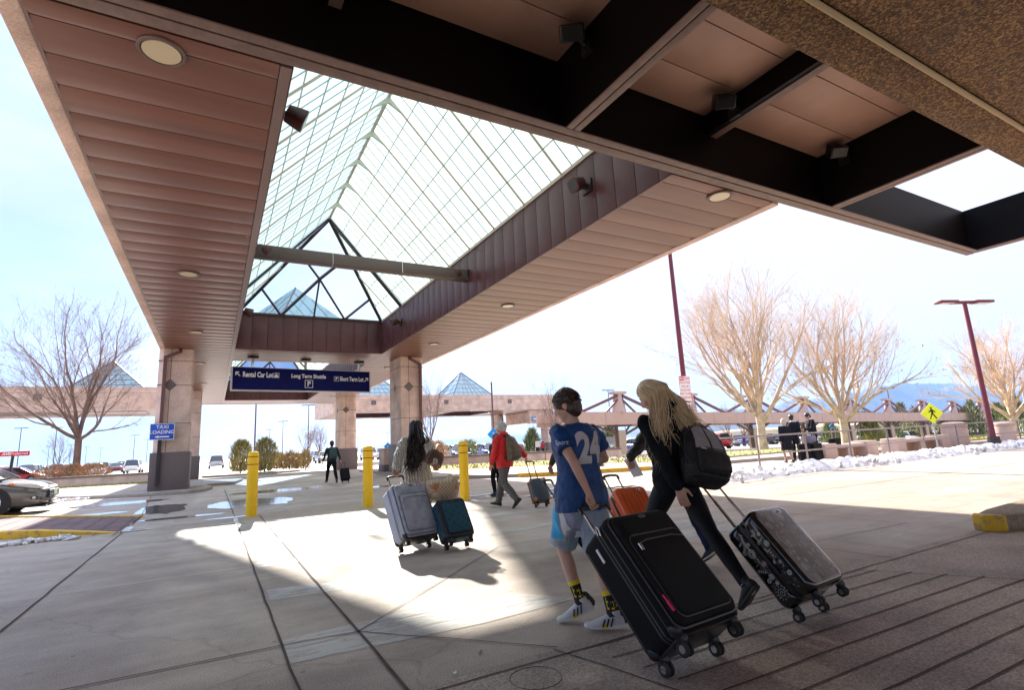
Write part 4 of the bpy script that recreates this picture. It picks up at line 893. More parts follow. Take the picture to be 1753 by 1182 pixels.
# ---------------------------------------------------------------- long covered walkway on the right
wk = empty('covered_walkway', label='long low covered walkway with pink fascia, braced posts and cable masts on the right', cat='walkway')
Y1 = 37.0; Y2 = 41.0
def wz(x): return 2.38 - .019 * (x - 32)
m = MB(); x = 25.5
while x < 135:
    xb = x + 4.625
    for yy in (Y1, Y2):
        m.add([(a_, b_, wz(a_) + c_) for c_ in (0, 1.12) for b_ in (yy - .12, yy + .12) for a_ in (x + .02, xb - .02)], [(0, 2, 3, 1), (4, 5, 7, 6), (0, 1, 5, 4), (2, 6, 7, 3), (0, 4, 6, 2), (1, 3, 7, 5)])
    x = xb
m.build('fascia', mat('walkway_fascia', (.50, .34, .28), .7, var=.06, vs_=1), parent=wk)
m = MB(); m.add([(25.5, Y1, wz(25.5) + .3), (135, Y1, wz(135) + .3), (135, Y2, wz(135) + .3), (25.5, Y2, wz(25.5) + .3)], [(0, 1, 2, 3)]); m.build('roof_sheet', mat('roof_brown', (.12, .08, .07), .6), parent=wk)
TR = mat('maroon_steel', (.14, .05, .07), .4); STONEW = mat('post_stone', (.45, .34, .25), .8)
k = -1
for i in range(12):
    x = 32 + 9.25 * i
    if x > 133: break
    z0 = gz(x, Y1); zt_ = wz(x)
    e = empty('post_frame'); e.parent = wk
    m = MB(); m.box(x - .35, x + .45, Y1 + .1, Y1 + .9, z0 - .1, zt_ - .5); m.build('pier', STONEW, parent=e)
    m = MB(); m.box(x - .5, x - .3, Y1 + .2, Y1 + .5, z0 - .1, zt_)
    for s in (-1, 1):
        m.bar((x, Y1 + .3, zt_ - 1.1), (x + s * 2.6, Y1 + .3, zt_ - .06), .16, .18); m.bar((x, Y1 + .3, zt_ - 1.3), (x + s * 1.2, Y1 + .3, zt_ - .06), .12, .14)
    m.bar((x - 1.4, Y1 + .3, zt_ - .1), (x + 1.4, Y1 + .3, zt_ - .1), .16, .16); m.build('brace', mat('brace_brown', (.10, .055, .04), .5), parent=e)
    m = MB(); m.loft([((x, Y1 + .2, zt_ + 1.1), (.85, 0, 0), (0, .5, 0)), ((x, Y1 + .2, zt_ + 2.9), (.5, 0, 0), (0, .4, 0))], 4, pw=.3); m.box(x - .7, x + .7, Y1 - .2, Y1 + .6, zt_ + 2.75, zt_ + 3.0); m.build('mast_pier', mat('mast_pink', (.5, .36, .33), .7), parent=e)
    m = MB()
    for s in (-1, 1):
        m.bar((x + s * .3, Y1, zt_ + 2.6), (x + s * 4.5, Y1, wz(x + s * 4.5) + 1.1), .2, .24); m.bar((x + s * .2, Y1, zt_ + 2.3), (x + s * 1.7, Y1, wz(x + s * 1.7) + 1.1), .16, .16)
    m.build('tie_rod', TR, parent=e)
# ---------------------------------------------------------------- trees
BARKL = mat('pale_tan_bark', (.52, .40, .31), .85, var=.3, vs_=3, bump=.5, bs=12); BARKD = mat('dark_bark', (.17, .11, .09), .85, var=.3, vs_=3, bump=.5, bs=12)  # pale tan is the sycamores' own bark colour; the other trees get dark bark
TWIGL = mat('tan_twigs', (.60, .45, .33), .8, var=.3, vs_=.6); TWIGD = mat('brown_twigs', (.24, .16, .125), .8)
def tree(name, loc, H, lb, seed, spread=.55, trunk_h=.16, r0=.28, bark=BARKL, twig=TWIGL, levels=4, leaves=0, group=None, crook=.10, nmain=10, up=.5, fill=1.0, tw=.0055):
    rnd = random.Random(seed); e = empty(name, loc, label=lb, cat='tree', group=group); T_ = MB(); C_ = MB(); lf = []
    th = H * trunk_h
    T_.tube([(0, 0, -.3), (0, 0, .05), (rnd.uniform(-.05, .05), .03, th * .35), (rnd.uniform(-.04, .04), 0, th * .7), (0, 0, th)], [r0 * 1.6, r0 * 1.2, r0 * .98, r0 * .92, r0 * .95], 14)
    def grow(p, d, l, r, lev):
        n = 5 if lev < 3 else 3; pts = [p]; q = p.copy(); dd = d.copy()
        for i in range(n):
            dd = (dd + Vector((rnd.gauss(0, crook), rnd.gauss(0, crook), rnd.gauss(0, crook) + (.10 * up if dd.z < .95 else 0)))).normalized(); q = q + dd * l / n; pts.append(q.copy())
        r1 = r * (.5 if lev < levels else .35)
        rr = [r + (r1 - r) * i / n for i in range(n + 1)]
        (T_ if lev == 0 else C_).tube(pts, rr, 8 if lev < 1 else 5 if lev < 3 else 3, cap=False)
        if lev >= levels:
            if leaves and rnd.random() < leaves and q.z < H * .6: lf.append(q)
            return
        nb = [6, 4, 4, 3, 3, 3][min(lev, 5)]; nb = max(2, int(nb * fill))
        for j in range(nb):
            t = .25 + .75 * (j + rnd.random() * .7) / nb; t = min(t, .98); i = min(n - 1, int(t * n)); bp = pts[i].lerp(pts[i + 1], t * n - i)
            dl = (pts[i + 1] - pts[i]).normalized(); a = rnd.uniform(0, 6.28); u, v = vperp(dl); ang = rnd.uniform(.28, .62) * (1 if lev < 3 else 1.25)
            nd = (dl * math.cos(ang) + (u * math.cos(a) + v * math.sin(a)) * math.sin(ang)).normalized()
            if lev < 3 and nd.z < .0: nd.z = abs(nd.z) * .5
            grow(bp, nd, l * rnd.uniform(.5, .72), max(tw, (r + (r1 - r) * t) * rnd.uniform(.4, .6)), lev + 1)
        grow(pts[-1], (pts[-1] - pts[-2]).normalized(), l * .6, r1, lev + 1)
    for j in range(nmain):
        a = 6.283 * j / nmain + rnd.uniform(-.3, .3); tilt = spread * (1.3 if j % 2 else .5) * rnd.uniform(.8, 1.12)
        if j == 0: tilt = .06
        z = th * (rnd.uniform(.72, 1) if tilt > spread * .8 else 1)
        d = Vector((math.cos(a) * math.sin(tilt), math.sin(a) * math.sin(tilt), math.cos(tilt)))
        grow(Vector((0, 0, z)), d, (H - th) * (.44 if tilt < .45 else .37), r0 * rnd.uniform(.38, .6) * (1.15 if j == 0 else 1), 0)
    T_.build('trunk', bark, parent=e, smooth=True, fix=False); C_.build('crown', twig, parent=e, smooth=True, fix=False)
    if leaves:
        m = MB()
        for q in lf:
            s = rnd.uniform(.05, .1); u = Vector((rnd.gauss(0, 1), rnd.gauss(0, 1), rnd.gauss(0, 1))).normalized(); v = u.cross(Vector((.3, .2, 1))).normalized()
            m.add([q, q + u * s + v * s * .5, q + u * s * 1.6 - Vector((0, 0, s)), q + u * s - v * s * .6], [(0, 1, 2, 3)])
        if m.v: m.build('dry_leaves', mat('dry_leaf', (.55, .30, .14), .8), parent=e, fix=False)
    return e
def at_depth(x, y, dep):
    d = RX * ((x - 876.5) / 902.4) - UP * ((y - 591) / 902.4) + FW; return Vector((0, 0, CAMH)) + d * dep
p1 = Vector((30.4, 22.2, 0)); p2 = Vector((30.6, 16.9, 0)); p3 = Vector((32.6, 10.9, 0))
p1 = at_depth(1308, 770, 34); p1.z = gz(p1.x, p1.y) + .1; p2 = at_depth(1451, 768, 32); p2.z = gz(p2.x, p2.y) + .1; p3 = at_depth(1745, 762, 33); p3.z = gz(p3.x, p3.y)
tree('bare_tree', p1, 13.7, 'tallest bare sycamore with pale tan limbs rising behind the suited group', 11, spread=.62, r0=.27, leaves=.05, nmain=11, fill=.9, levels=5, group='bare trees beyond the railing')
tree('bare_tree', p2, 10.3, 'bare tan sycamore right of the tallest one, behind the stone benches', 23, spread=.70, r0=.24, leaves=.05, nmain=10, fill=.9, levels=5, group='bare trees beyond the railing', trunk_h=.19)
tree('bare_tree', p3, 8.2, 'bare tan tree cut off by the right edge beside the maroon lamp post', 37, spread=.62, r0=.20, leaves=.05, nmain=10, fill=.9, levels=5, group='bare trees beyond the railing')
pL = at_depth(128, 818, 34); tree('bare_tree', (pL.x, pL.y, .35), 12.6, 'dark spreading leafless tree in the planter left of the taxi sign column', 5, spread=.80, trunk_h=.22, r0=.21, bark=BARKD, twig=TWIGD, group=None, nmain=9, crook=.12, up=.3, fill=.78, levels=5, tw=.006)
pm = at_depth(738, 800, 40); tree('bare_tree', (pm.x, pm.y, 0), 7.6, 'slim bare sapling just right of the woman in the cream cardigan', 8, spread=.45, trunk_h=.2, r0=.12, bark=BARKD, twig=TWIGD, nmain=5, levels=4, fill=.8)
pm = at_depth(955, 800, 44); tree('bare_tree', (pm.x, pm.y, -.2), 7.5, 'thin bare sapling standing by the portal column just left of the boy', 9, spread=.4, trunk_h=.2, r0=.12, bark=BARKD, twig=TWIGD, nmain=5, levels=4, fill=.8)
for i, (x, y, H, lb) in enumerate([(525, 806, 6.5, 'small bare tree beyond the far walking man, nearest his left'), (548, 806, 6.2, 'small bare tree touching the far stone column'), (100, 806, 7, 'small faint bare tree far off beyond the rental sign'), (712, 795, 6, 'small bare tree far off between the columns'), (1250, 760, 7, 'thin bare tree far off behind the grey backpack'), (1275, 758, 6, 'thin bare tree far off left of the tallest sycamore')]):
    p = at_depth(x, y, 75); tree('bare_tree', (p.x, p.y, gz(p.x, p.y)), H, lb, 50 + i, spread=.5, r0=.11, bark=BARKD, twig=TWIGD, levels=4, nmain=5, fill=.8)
# ---------------------------------------------------------------- shrubs and evergreens
def foliage(name, loc, rx, ry, h, n, cols, lb, cat='shrub', seed=0, group=None, cone=False, leaf=.06, trunk=True):
    rnd = random.Random(seed); e = empty(name, loc, label=lb, cat=cat, group=group); m = MB(); nf = 0
    while nf < n:
        t = rnd.random(); a = rnd.uniform(0, 6.28); k = rnd.random() ** .4
        prof = (1 - t) ** .8 + .05 if cone else math.sqrt(max(0, 1 - (2 * t - .9) ** 2 / 1.25))
        prof *= 1 + .28 * noise.noise(Vector((math.cos(a) * 1.7, math.sin(a) * 1.7, t * 5 + seed)))
        p = Vector((math.cos(a) * rx * prof * k, math.sin(a) * ry * prof * k, .05 + t * h)); u = Vector((math.cos(a) * k * .6, math.sin(a) * k * .6, rnd.uniform(.5, 1.6))).normalized(); v = u.cross(Vector((rnd.gauss(0, 1), rnd.gauss(0, 1), rnd.gauss(0, 1)))).normalized(); s = leaf * rnd.uniform(.6, 1.6)
        m.cur = rnd.randrange(len(cols)); m.add([p - v * s * .28, p + v * s * .28, p + u * s * 3 + v * s * .1], [(0, 1, 2)]); nf += 1
    m.build('foliage', cols, parent=e, fix=False)
    if trunk:
        m = MB(); m.tube([(0, 0, -.05), (0, 0, h * .7)], [h * .03 + .01, .01], 6)
        for i in range(6): a = rnd.uniform(0, 6.28); m.tube([(0, 0, h * .1), (math.cos(a) * rx * .5, math.sin(a) * ry * .5, h * .6)], [.015, .004], 4)
        m.build('stem', BARKD, parent=e)
    return e
G1, G2, G3 = mat('leaf_green', (.17, .22, .06), .85, spec=.2), mat('leaf_olive', (.34, .31, .12), .85, spec=.2), mat('leaf_tan', (.52, .42, .22), .85, spec=.2)
B1, B2 = mat('dead_leaf_brown', (.34, .19, .11), .85), mat('dead_leaf_russet', (.36, .14, .06), .85)
for i, (x, y, lb) in enumerate([(411, 812, 'bushy green shrub on the round kerbed island, left of the bollard'), (453, 811, 'bushy green shrub on the round kerbed island, right of the bollard')]):
    p = gp(x, y); foliage('shrub', (p.x, p.y, .1), .82, .8, 2.3, 2300, [G1, G2, G3, G3], lb, seed=i, group='shrubs on the round kerbed island', leaf=.09)
p = gp(433, 813); m = MB(); poly = [(p.x + 3.2 * math.cos(a * .2618), p.y + 1.5 * math.sin(a * .2618)) for a in range(24)]; m.prism(poly, -.02, .14); m.build('round_island', KERB, bevel=.03, kind='structure')
for i, x in enumerate((474, 485, 496, 507, 523)):
    p = gp(x, 805); foliage('shrub', (p.x, p.y, .0), .42, .42, 1.35 - .2 * (i % 2), 420, [G2, G3, B1], ['small olive shrub farthest left in the distant row', 'small tan shrub second in the distant row', 'small olive shrub in the middle of the distant row', 'small green shrub fourth in the distant row', 'small green shrub last in the distant row, near the far man'][i], seed=20 + i, group='distant row of small shrubs', leaf=.11)
for i, (x, w_, lb) in enumerate([(92, 1.0, 'brown dormant hedge bush left of the tree trunk in the planter'), (124, .6, 'brown dormant hedge bush at the foot of the tree trunk'), (158, .95, 'russet dormant hedge bush right of the tree trunk in the planter')]):
    p = at_depth(x, 822, 33); foliage('shrub', (p.x, p.y, .3), w_ * 1.0, .6, .95, 1900, [B1, B2 if i == 2 else B1, B1, G3], lb, seed=30 + i, group='dormant hedge in the planter', leaf=.05)
p = at_depth(747, 792, 38); foliage('shrub', (p.x, p.y, .0), .9, .8, 1.5, 1200, [G3, mat('pale_russet', (.42, .25, .16), .8)], 'round russet ornamental grass clump right of the woman in the cardigan', seed=40, leaf=.09)
p = at_depth(803, 786, 50); foliage('shrub', (p.x, p.y, .0), .9, .8, 1.6, 900, [G1, G2], 'round green shrub between the bollard and the man in red', seed=41, leaf=.09)
for i, (x, y, dep, h, lb) in enumerate([(1045, 762, 60, 3.2, 'small conical evergreen seen between the boy and the blonde woman'), (912, 772, 62, 2.8, 'small conical evergreen seen through the stone portal'), (1487, 752, 70, 3.6, 'rounded green juniper behind the bench, left of the walkway posts'), (1500, 756, 68, 2.6, 'short yellowish juniper before the rounded green one'), (1527, 745, 80, 4.2, 'bushy green evergreen left of the second braced post'), (1549, 741, 84, 6.0, 'tall dark evergreen between two braced posts'), (1572, 735, 90, 6.0, 'tall dark evergreen left of the crossing sign post'), (1583, 745, 80, 2.5, 'small yellowish conifer below the crossing sign'), (1616, 741, 84, 3.8, 'broad green evergreen right of the crossing sign'), (1652, 735, 84, 5, 'dense green evergreen left of the maroon lamp post'), (1670, 738, 80, 6, 'dark conical evergreen touching the maroon lamp post'), (1715, 735, 75, 5, 'olive green evergreen behind the tree at the right edge'), (1745, 742, 60, 4.5, 'green conical evergreen at the right edge'), (1425, 765, 75, 3, 'small green evergreen behind the suited man')]):
    p = at_depth(x, y, dep); g = gz(p.x, p.y); foliage('evergreen', (p.x, p.y, g), h * (.42 if h > 3 else .5), h * .4, h * 1.0, int(1300), [G1, mat('conifer_dark', (.035, .065, .03), .8), G2] if i not in (3, 7) else [G2, mat('conifer_yellow', (.24, .24, .04), .8)], lb, cat='tree', seed=60 + i, cone=True, leaf=.17)
# ---------------------------------------------------------------- cars
GLASSD = mat('dark_car_glass', (.02, .03, .04), .06, spec=.9)
def interp(tab, x):
    for (a, *pa), (b, *pb) in zip(tab[:-1], tab[1:]):
        if a <= x <= b:
            t = (x - a) / (b - a); t = t * t * (3 - 2 * t) * .4 + t * .6
            return [u + (v - u) * t for u, v in zip(pa, pb)]
    return list(tab[-1][1:]) if x > tab[-1][0] else list(tab[0][1:])
def car(e, paint, kind='sedan', L_=4.5, W=1.8, H=1.46, hi=False):
    """car pointing to +x, nose at x=L_; body, glass, wheels and lamps as parts of e"""
    hw = W / 2; suv = kind in ('suv', 'truck')
    zb = .30 if suv else .2; belt = 1.05 if suv else .92; H = 1.72 if suv else H; hood = .98 if suv else .86
    prof = [(0, hw * .70, zb + .25, belt - .18), (.06, hw * .84, zb + .08, belt - .08), (.3, hw * .95, zb, belt), (1.1, hw, zb - .02, belt), (L_ * .55, hw, zb - .02, belt), (L_ * .72, hw, zb - .02, belt - .02), (L_ - .9, hw * .985, zb - .02, hood - .0), (L_ - .45, hw * .93, zb - .02, hood - .10), (L_ - .18, hw * .80, zb, hood - .22), (L_ - .05, hw * .62, zb + .02, hood - .34), (L_, hw * .42, zb + .10, hood - .42)]
    n = 44 if hi else 18; m = MB(); secs = []
    for i in range(n + 1):
        x = L_ * i / n; w_, b, t = interp(prof, x); h = t - b; ring = []
        half = [(0, b), (w_ * .80, b), (w_ * .95, b + h * .10), (w_ * 1.0, b + h * .30), (w_ * 1.0, b + h * .55), (w_ * .985, b + h * .78), (w_ * .93, b + h * .93), (w_ * .80, b + h * 1.0), (w_ * .4, b + h * 1.03), (0, b + h * 1.045)]
        ring = [(x, y, z) for y, z in half] + [(x, -y, z) for y, z in half[-2:0:-1]]
        secs.append(ring)
    k = len(secs[0]); vs = [p for r in secs for p in r]; m.add(vs, [(i * k + j, i * k + (j + 1) % k, (i + 1) * k + (j + 1) % k, (i + 1) * k + j) for i in range(n) for j in range(k)] + [tuple(range(k)), tuple(range(n * k, (n + 1) * k))])
    m.build('body', paint, parent=e, smooth=True)
    x0, x1, x2, x3 = {'sedan': (.75, 1.55, 2.75, 3.5), 'suv': (.12, .45, 2.9, 3.45), 'truck': (1.9, 2.1, 3.0, 3.6), 'hatch': (.2, .75, 2.7, 3.5)}[kind]
    m = MB(); g = [(x0, hw * .82, belt - .02), (x1, hw * .70, H - .03), ((x1 + x2) / 2, hw * .72, H), (x2, hw * .68, H - .04), (x3, hw * .84, (hood if kind != 'truck' else belt) - .02)]
    secs = []
    for (x, w_, z) in g:
        base = belt - .03
        secs.append([(x, hw * .88, base), (x, w_, max(z - .07, base + .01)), (x, w_ * .8, max(z, base + .02)), (x, 0, max(z, base) + .02), (x, -w_ * .8, max(z, base + .02)), (x, -w_, max(z - .07, base + .01)), (x, -hw * .88, base)])
    k = 7; m.add([p for r in secs for p in r], [(i * k + j, i * k + j + 1, (i + 1) * k + j + 1, (i + 1) * k + j) for i in range(4) for j in range(k - 1)])
    m.build('windows', GLASSD, parent=e, smooth=False, fix=False)
    m = MB(); roof = secs[1:4]
    for a, b in zip(roof[:-1], roof[1:]):
        q = [Vector(p) + Vector((0, 0, .012)) for p in (a[1], b[1], b[2], a[2], a[3], b[3], b[4], a[4], a[5], b[5])]
        m.add(q, [(0, 1, 2, 3), (3, 2, 5, 4), (4, 5, 6, 7), (7, 6, 9, 8)])
    for i in (0, 3):
        for j, s in ((1, 1), (5, -1)):
            a, b = Vector(secs[i][j]), Vector(secs[i + 1][j]); m.bar(a + Vector((0, .01 * s, 0)), b + Vector((0, .01 * s, 0)), .09, .06)
    xm = (x1 + x2) / 2 - .1
    for s in (1, -1): m.bar((xm, hw * .89 * s, belt), (xm, hw * .73 * s, H - .06), .09, .05)
    m.build('roof', paint, parent=e, fix=False)
    for x in (.85, L_ - (1.08 if hi else .92)):
        for s in (-1, 1):
            wr = .36 if suv else .33; y = s * (hw - .10)
            a = MB(); a.cyl((x, s * (hw - .22), wr), (x, s * (hw + .004), wr), wr * 1.16, 24); a.build('wheel_arch', BLACKM, parent=e)
            a = MB(); a.tube([(x, y - s * .11, wr), (x, y - s * .10, wr), (x, y + s * .09, wr), (x, y + s * .105, wr)], [wr * .8, wr, wr, wr * .82], 28 if hi else 14); w_ = a.build('wheel', RUB, parent=e, smooth=True)
            if hi:
                a = MB(); a.cyl((x, y + s * .09, wr), (x, y + s * .112, wr), wr * .62, 24)
                for q in range(7):
                    t = q * .8976; a.bar((x, y + s * .118, wr), (x + math.cos(t) * wr * .62, y + s * .118, wr + math.sin(t) * wr * .62), .05, .02, (0, 1, 0))
                a.build('rim', STEEL, parent=w_)
            else:
                a = MB(); a.cyl((x, y + s * .09, wr), (x, y + s * .115, wr), wr * .6, 12); a.build('rim', GREY, parent=w_)
    m = MB()
    if not hi:
        for s in (-1, 1):
            m = MB(); m.ell((L_ - .22, s * hw * .66, hood - .26), .2, .18, .08, nu=8, nv=6); m.build('headlight', mat('headlight_glass', (.6, .6, .6), .1), parent=e, smooth=True)
            m = MB(); m.ell((.10, s * hw * .70, belt - .22), .08, .16, .09, nu=8, nv=6); m.build('tail_light', mat('tail_red', (.4, .01, .01), .2), parent=e, smooth=True)
    return e
GREYC = mat('grey_car_paint', (.17, .165, .15), .26, .45, coat=.8, var=.02)
gc = empty('parked_car', (px(96, 845, y=20.9).x - 4.45 * 1.08, 20.8, 0), 0, label='large grey hatchback in the foreground at the left edge, nose towards the column', cat='car')
gc.scale = (1.08, 1.05, 1.10); car(gc, GREYC, 'hatch', 4.45, 1.82, 1.47, hi=True)
LN = 4.45
for s in (-1, 1):
    m = MB(); pts = []
    # swept headlamp: loft hugging the front corner
    secs = []
    for t, xx, yy, zz, hh, ww in [(0, LN - .98, .905, .80, .012, .02), (.3, LN - .72, .865, .775, .045, .05), (.6, LN - .46, .80, .735, .065, .07), (.85, LN - .26, .715, .685, .062, .07), (1, LN - .13, .63, .65, .03, .04)]:
        secs.append(((xx, s * yy, zz), (.0, s * ww, 0), (0, -s * hh * .4, hh)))
    m.loft(secs, 12); h = m.build('headlight', mat('lamp_cover', (.55, .55, .52), .08, spec=.9), parent=gc, smooth=True)
    m = MB(); m.ell((LN - .72, s * .905, .772), .09, .02, .03, nu=10, nv=6); m.build('side_marker', mat('amber', (.8, .22, .02), .3), parent=h, smooth=True)
    m = MB(); m.ell((LN - .30, s * .76, .40), .11, .05, .045, nu=14, nv=8); f = m.build('fog_lamp_recess', BLKP, parent=gc, smooth=True)
    m = MB(); m.ell((LN - .275, s * .775, .40), .05, .045, .035, nu=12, nv=8); m.build('fog_lamp', mat('fog_glass', (.7, .7, .68), .1), parent=f, smooth=True)
m = MB(); m.obox((LN - .045, 0, .47), (.03, 0, 0), (0, .50, 0), (0, 0, .10)); m.obox((LN - .04, 0, .30), (.03, 0, 0), (0, .42, 0), (0, 0, .04))
for s in (-1, 1): m.add([(LN - .06, s * .50, .56), (LN - .16, s * .70, .38), (LN - .16, s * .70, .34), (LN - .05, s * .50, .36), (LN + .0, s * .46, .44)], [(0, 1, 4), (1, 2, 4), (2, 3, 4), (3, 0, 4)])
g_ = m.build('grille', BLKP, parent=gc, bevel=.01)
m = MB(); 
for z in (.41, .45, .49, .53): m.box(LN - .02, LN + .0, -.48, .48, z - .004, z + .004)
m.obox((LN - .075, 0, .655), (.03, 0, -.012), (0, .42, 0), (0, 0, .022)); m.build('chrome_bar', CHROME, parent=g_)
m = MB(); m.box(LN - .005, LN + .01, -.15, .15, .43, .55); m.build('number_plate', mat('plate', (.55, .6, .4), .5), parent=gc)
m = MB(); m.box(LN - .6, LN - .02, -.72, .72, .16, .2); m.build('front_lip', BLKP, parent=gc, bevel=.01)
# distant cars
PAINTS = [mat('paint_' + n, c, .25, .2, coat=.6) for n, c in (('silver', (.45, .46, .47)), ('white', (.75, .75, .74)), ('black', (.02, .02, .022)), ('red', (.5, .015, .02)), ('blue', (.03, .08, .28)), ('dark_grey', (.09, .09, .1)), ('maroon', (.13, .02, .03)), ('tan', (.35, .28, .18)))]
PN = ['silver', 'white', 'black', 'red', 'blue', 'dark grey', 'maroon', 'tan']
protos = {}
def far_car(x, y, rz, ci, kind, lb, group='cars parked in the distant lots'):
    k = (ci, kind)
    if k not in protos:
        e = empty('parked_car', (0, 0, 0)); car(e, PAINTS[ci], kind, 4.7 if kind == 'suv' else 4.5, 1.84); protos[k] = e; c = e
    else: c = copy_tree(protos[k])
    c.location = (x, y, gz(x, y) - .02); c.rotation_euler.z = rz; tag(c, lb, 'car', group); return c
rnd = random.Random(4)
def place_px(x, y, dep, rz, ci, kind, lb, **k):
    p = at_depth(x, y, dep); return far_car(p.x, p.y, rz, ci, kind, lb, **k)
rc_ = place_px(74, 818, 47, R(0), 3, 'sedan', 'bright red sedan half hidden behind the grey hatchback and the hedge')
rc_.location.x -= 4.2
v = place_px(370, 803, 70, R(90), 0, 'truck' if 0 else 'suv', 'light blue-grey van driving off down the road left of the round island', group=None)
KN = {'sedan': 'saloon car', 'suv': 'estate car'}
def row(xa, xb, step, y, slope, rz, where, drop=.12):
    x = xa; i = 0
    while x < xb:
        if rnd.random() > drop:
            ci = rnd.choice([0, 1, 1, 0, 2, 3, 4, 5, 5, 6, 7]); kd = rnd.choice(['sedan', 'suv', 'suv', 'sedan'])
            i += 1
            far_car(x + rnd.uniform(-.15, .15), y + slope * (x - xa) + rnd.uniform(-.3, .3), rz + R(rnd.choice([0, 180]) + rnd.uniform(-2, 2)), ci, kd, '%s %s, %s' % (PN[ci], KN[kd], where(x, i)))
        x += step
ORD = ['first', 'second', 'third', 'fourth', 'fifth', 'sixth', 'seventh', 'eighth', 'ninth', 'tenth', 'eleventh', 'twelfth', 'thirteenth', 'fourteenth', 'fifteenth', 'sixteenth', 'seventeenth', 'eighteenth', 'nineteenth', 'twentieth', 'twenty-first', 'twenty-second', 'twenty-third', 'twenty-fourth', 'twenty-fifth']
def od(i): return ORD[min(i, 25) - 1]
row(-42, -8, 3.0, 80, .1, R(90), lambda x, i: '%s from left in the nearest lot row left of the road' % od(i))
row(-46, -8, 3.0, 98, .1, R(90), lambda x, i: '%s from left in the middle lot row left of the road' % od(i))
row(-55, -12, 3.1, 122, .1, R(90), lambda x, i: '%s from left in the farthest lot row left of the road' % od(i))
row(7, 40, 3.0, 78, -.05, R(90), lambda x, i: '%s from left in the near lot row behind the stone columns' % od(i))
row(12, 58, 3.1, 96, -.05, R(90), lambda x, i: '%s from left in the far lot row behind the stone columns' % od(i), .2)
row(21, 52, 3.0, 50, -.28, R(80), lambda x, i: '%s from left in the row between red man and boy' % od(i), .1)
row(56, 84, 3.1, 62, -.35, R(80), lambda x, i: '%s from left in the lot row beyond railing and sycamores' % od(i), .1)
row(82, 118, 3.1, 50, -.45, R(70), lambda x, i: '%s from left in the lot row below the covered walkway' % od(i), .08)
row(84, 128, 3.1, 62, -.45, R(70), lambda x, i: '%s from left in the back lot row beyond the walkway' % od(i), .15)
row(-66, -10, 3.4, 150, .05, R(90), lambda x, i: '%s from left in the very farthest left lot row' % od(i), .2)
row(14, 70, 3.4, 128, -.05, R(90), lambda x, i: '%s from left in the very farthest centre lot row' % od(i), .25)
# ---------------------------------------------------------------- luggage
def case_empty(x, y, yaw, tilt, roll=0, **k):
    """local frame: x across, z up the long side, -y the front face; origin between the wheels that stand on the ground"""
    e = empty('suitcase', (x, y, 0), **k); e.rotation_mode = 'XYZ'
    M = Matrix.Rotation(-yaw, 4, 'Z') @ Matrix.Rotation(roll, 4, 'Y') @ Matrix.Rotation(-tilt, 4, 'X')
    e.rotation_euler = M.to_euler(); return e
def rrect(w, h, r, n=6):
    pts = []
    for cx, cz, a0 in ((w / 2 - r, h - r, 0), (-w / 2 + r, h - r, 90), (-w / 2 + r, r, 180), (w / 2 - r, r, 270)):
        for i in range(n + 1):
            a = R(a0 + 90 * i / n); pts.append((cx + r * math.cos(a), cz + r * math.sin(a)))
    return pts
def shell(m, w, h, z0, y0, y1, r, edge=.02, n=6, seg=3):
    """rounded box from y0 (front, negative) to y1 (back); z from z0"""
    secs = []
    for t in range(seg + 1):
        a = R(90 * t / seg); ins = edge * (1 - math.sin(a)); yy = y0 + edge * (1 - math.cos(a)); secs.append((ins, yy))
    secs += [(i, y0 + y1 - y) for i, y in reversed(secs)]
    vs = []; k = None
    for ins, yy in secs:
        p = rrect(w - 2 * ins, h - 2 * ins, max(.004, r - ins), n); k = len(p); vs += [(x, yy, z + z0 + ins) for x, z in p]
    m.add(vs, [(i * k + j, i * k + (j + 1) % k, (i + 1) * k + (j + 1) % k, (i + 1) * k + j) for i in range(len(secs) - 1) for j in range(k)] + [tuple(range(k)), tuple(range((len(secs) - 1) * k, len(secs) * k))])
def perim(m, w, h, z0, y, r, rad, n=6):
    p = rrect(w, h, r, n); p.append(p[0]); m.tube([(x, y, z + z0) for x, z in p], rad, 6, cap=False)
def wheel(e, x, y, z, r, mt=BLKP, hub=CHROME, ang=0, drop=.02):
    # caster: fork plus twin wheel
    m = MB(); m.loft([((x, y, z + r + .045), (.03, 0, 0), (0, .03, 0)), ((x, y + .005, z + r + .02), (.026, 0, 0), (0, .034, 0)), ((x, y + .02, z + r), (.014, 0, 0), (0, .026, 0))], 12); m.build('caster_fork', mt, parent=e, smooth=True)
    m = MB(); ax = Vector((math.cos(ang), math.sin(ang), 0)); c = Vector((x, y + .022, z + r - .005))
    for s in (-1, 1): m.tube([c + ax * s * .006, c + ax * s * .009, c + ax * s * .02, c + ax * s * .023], [r * .85, r, r, r * .86], 20)
    w_ = m.build('wheel', RUB, parent=e, smooth=True); m = MB(); m.cyl(c - ax * .0245, c + ax * .0245, r * .5, 14); m.build('hub', hub, parent=w_, smooth=True)
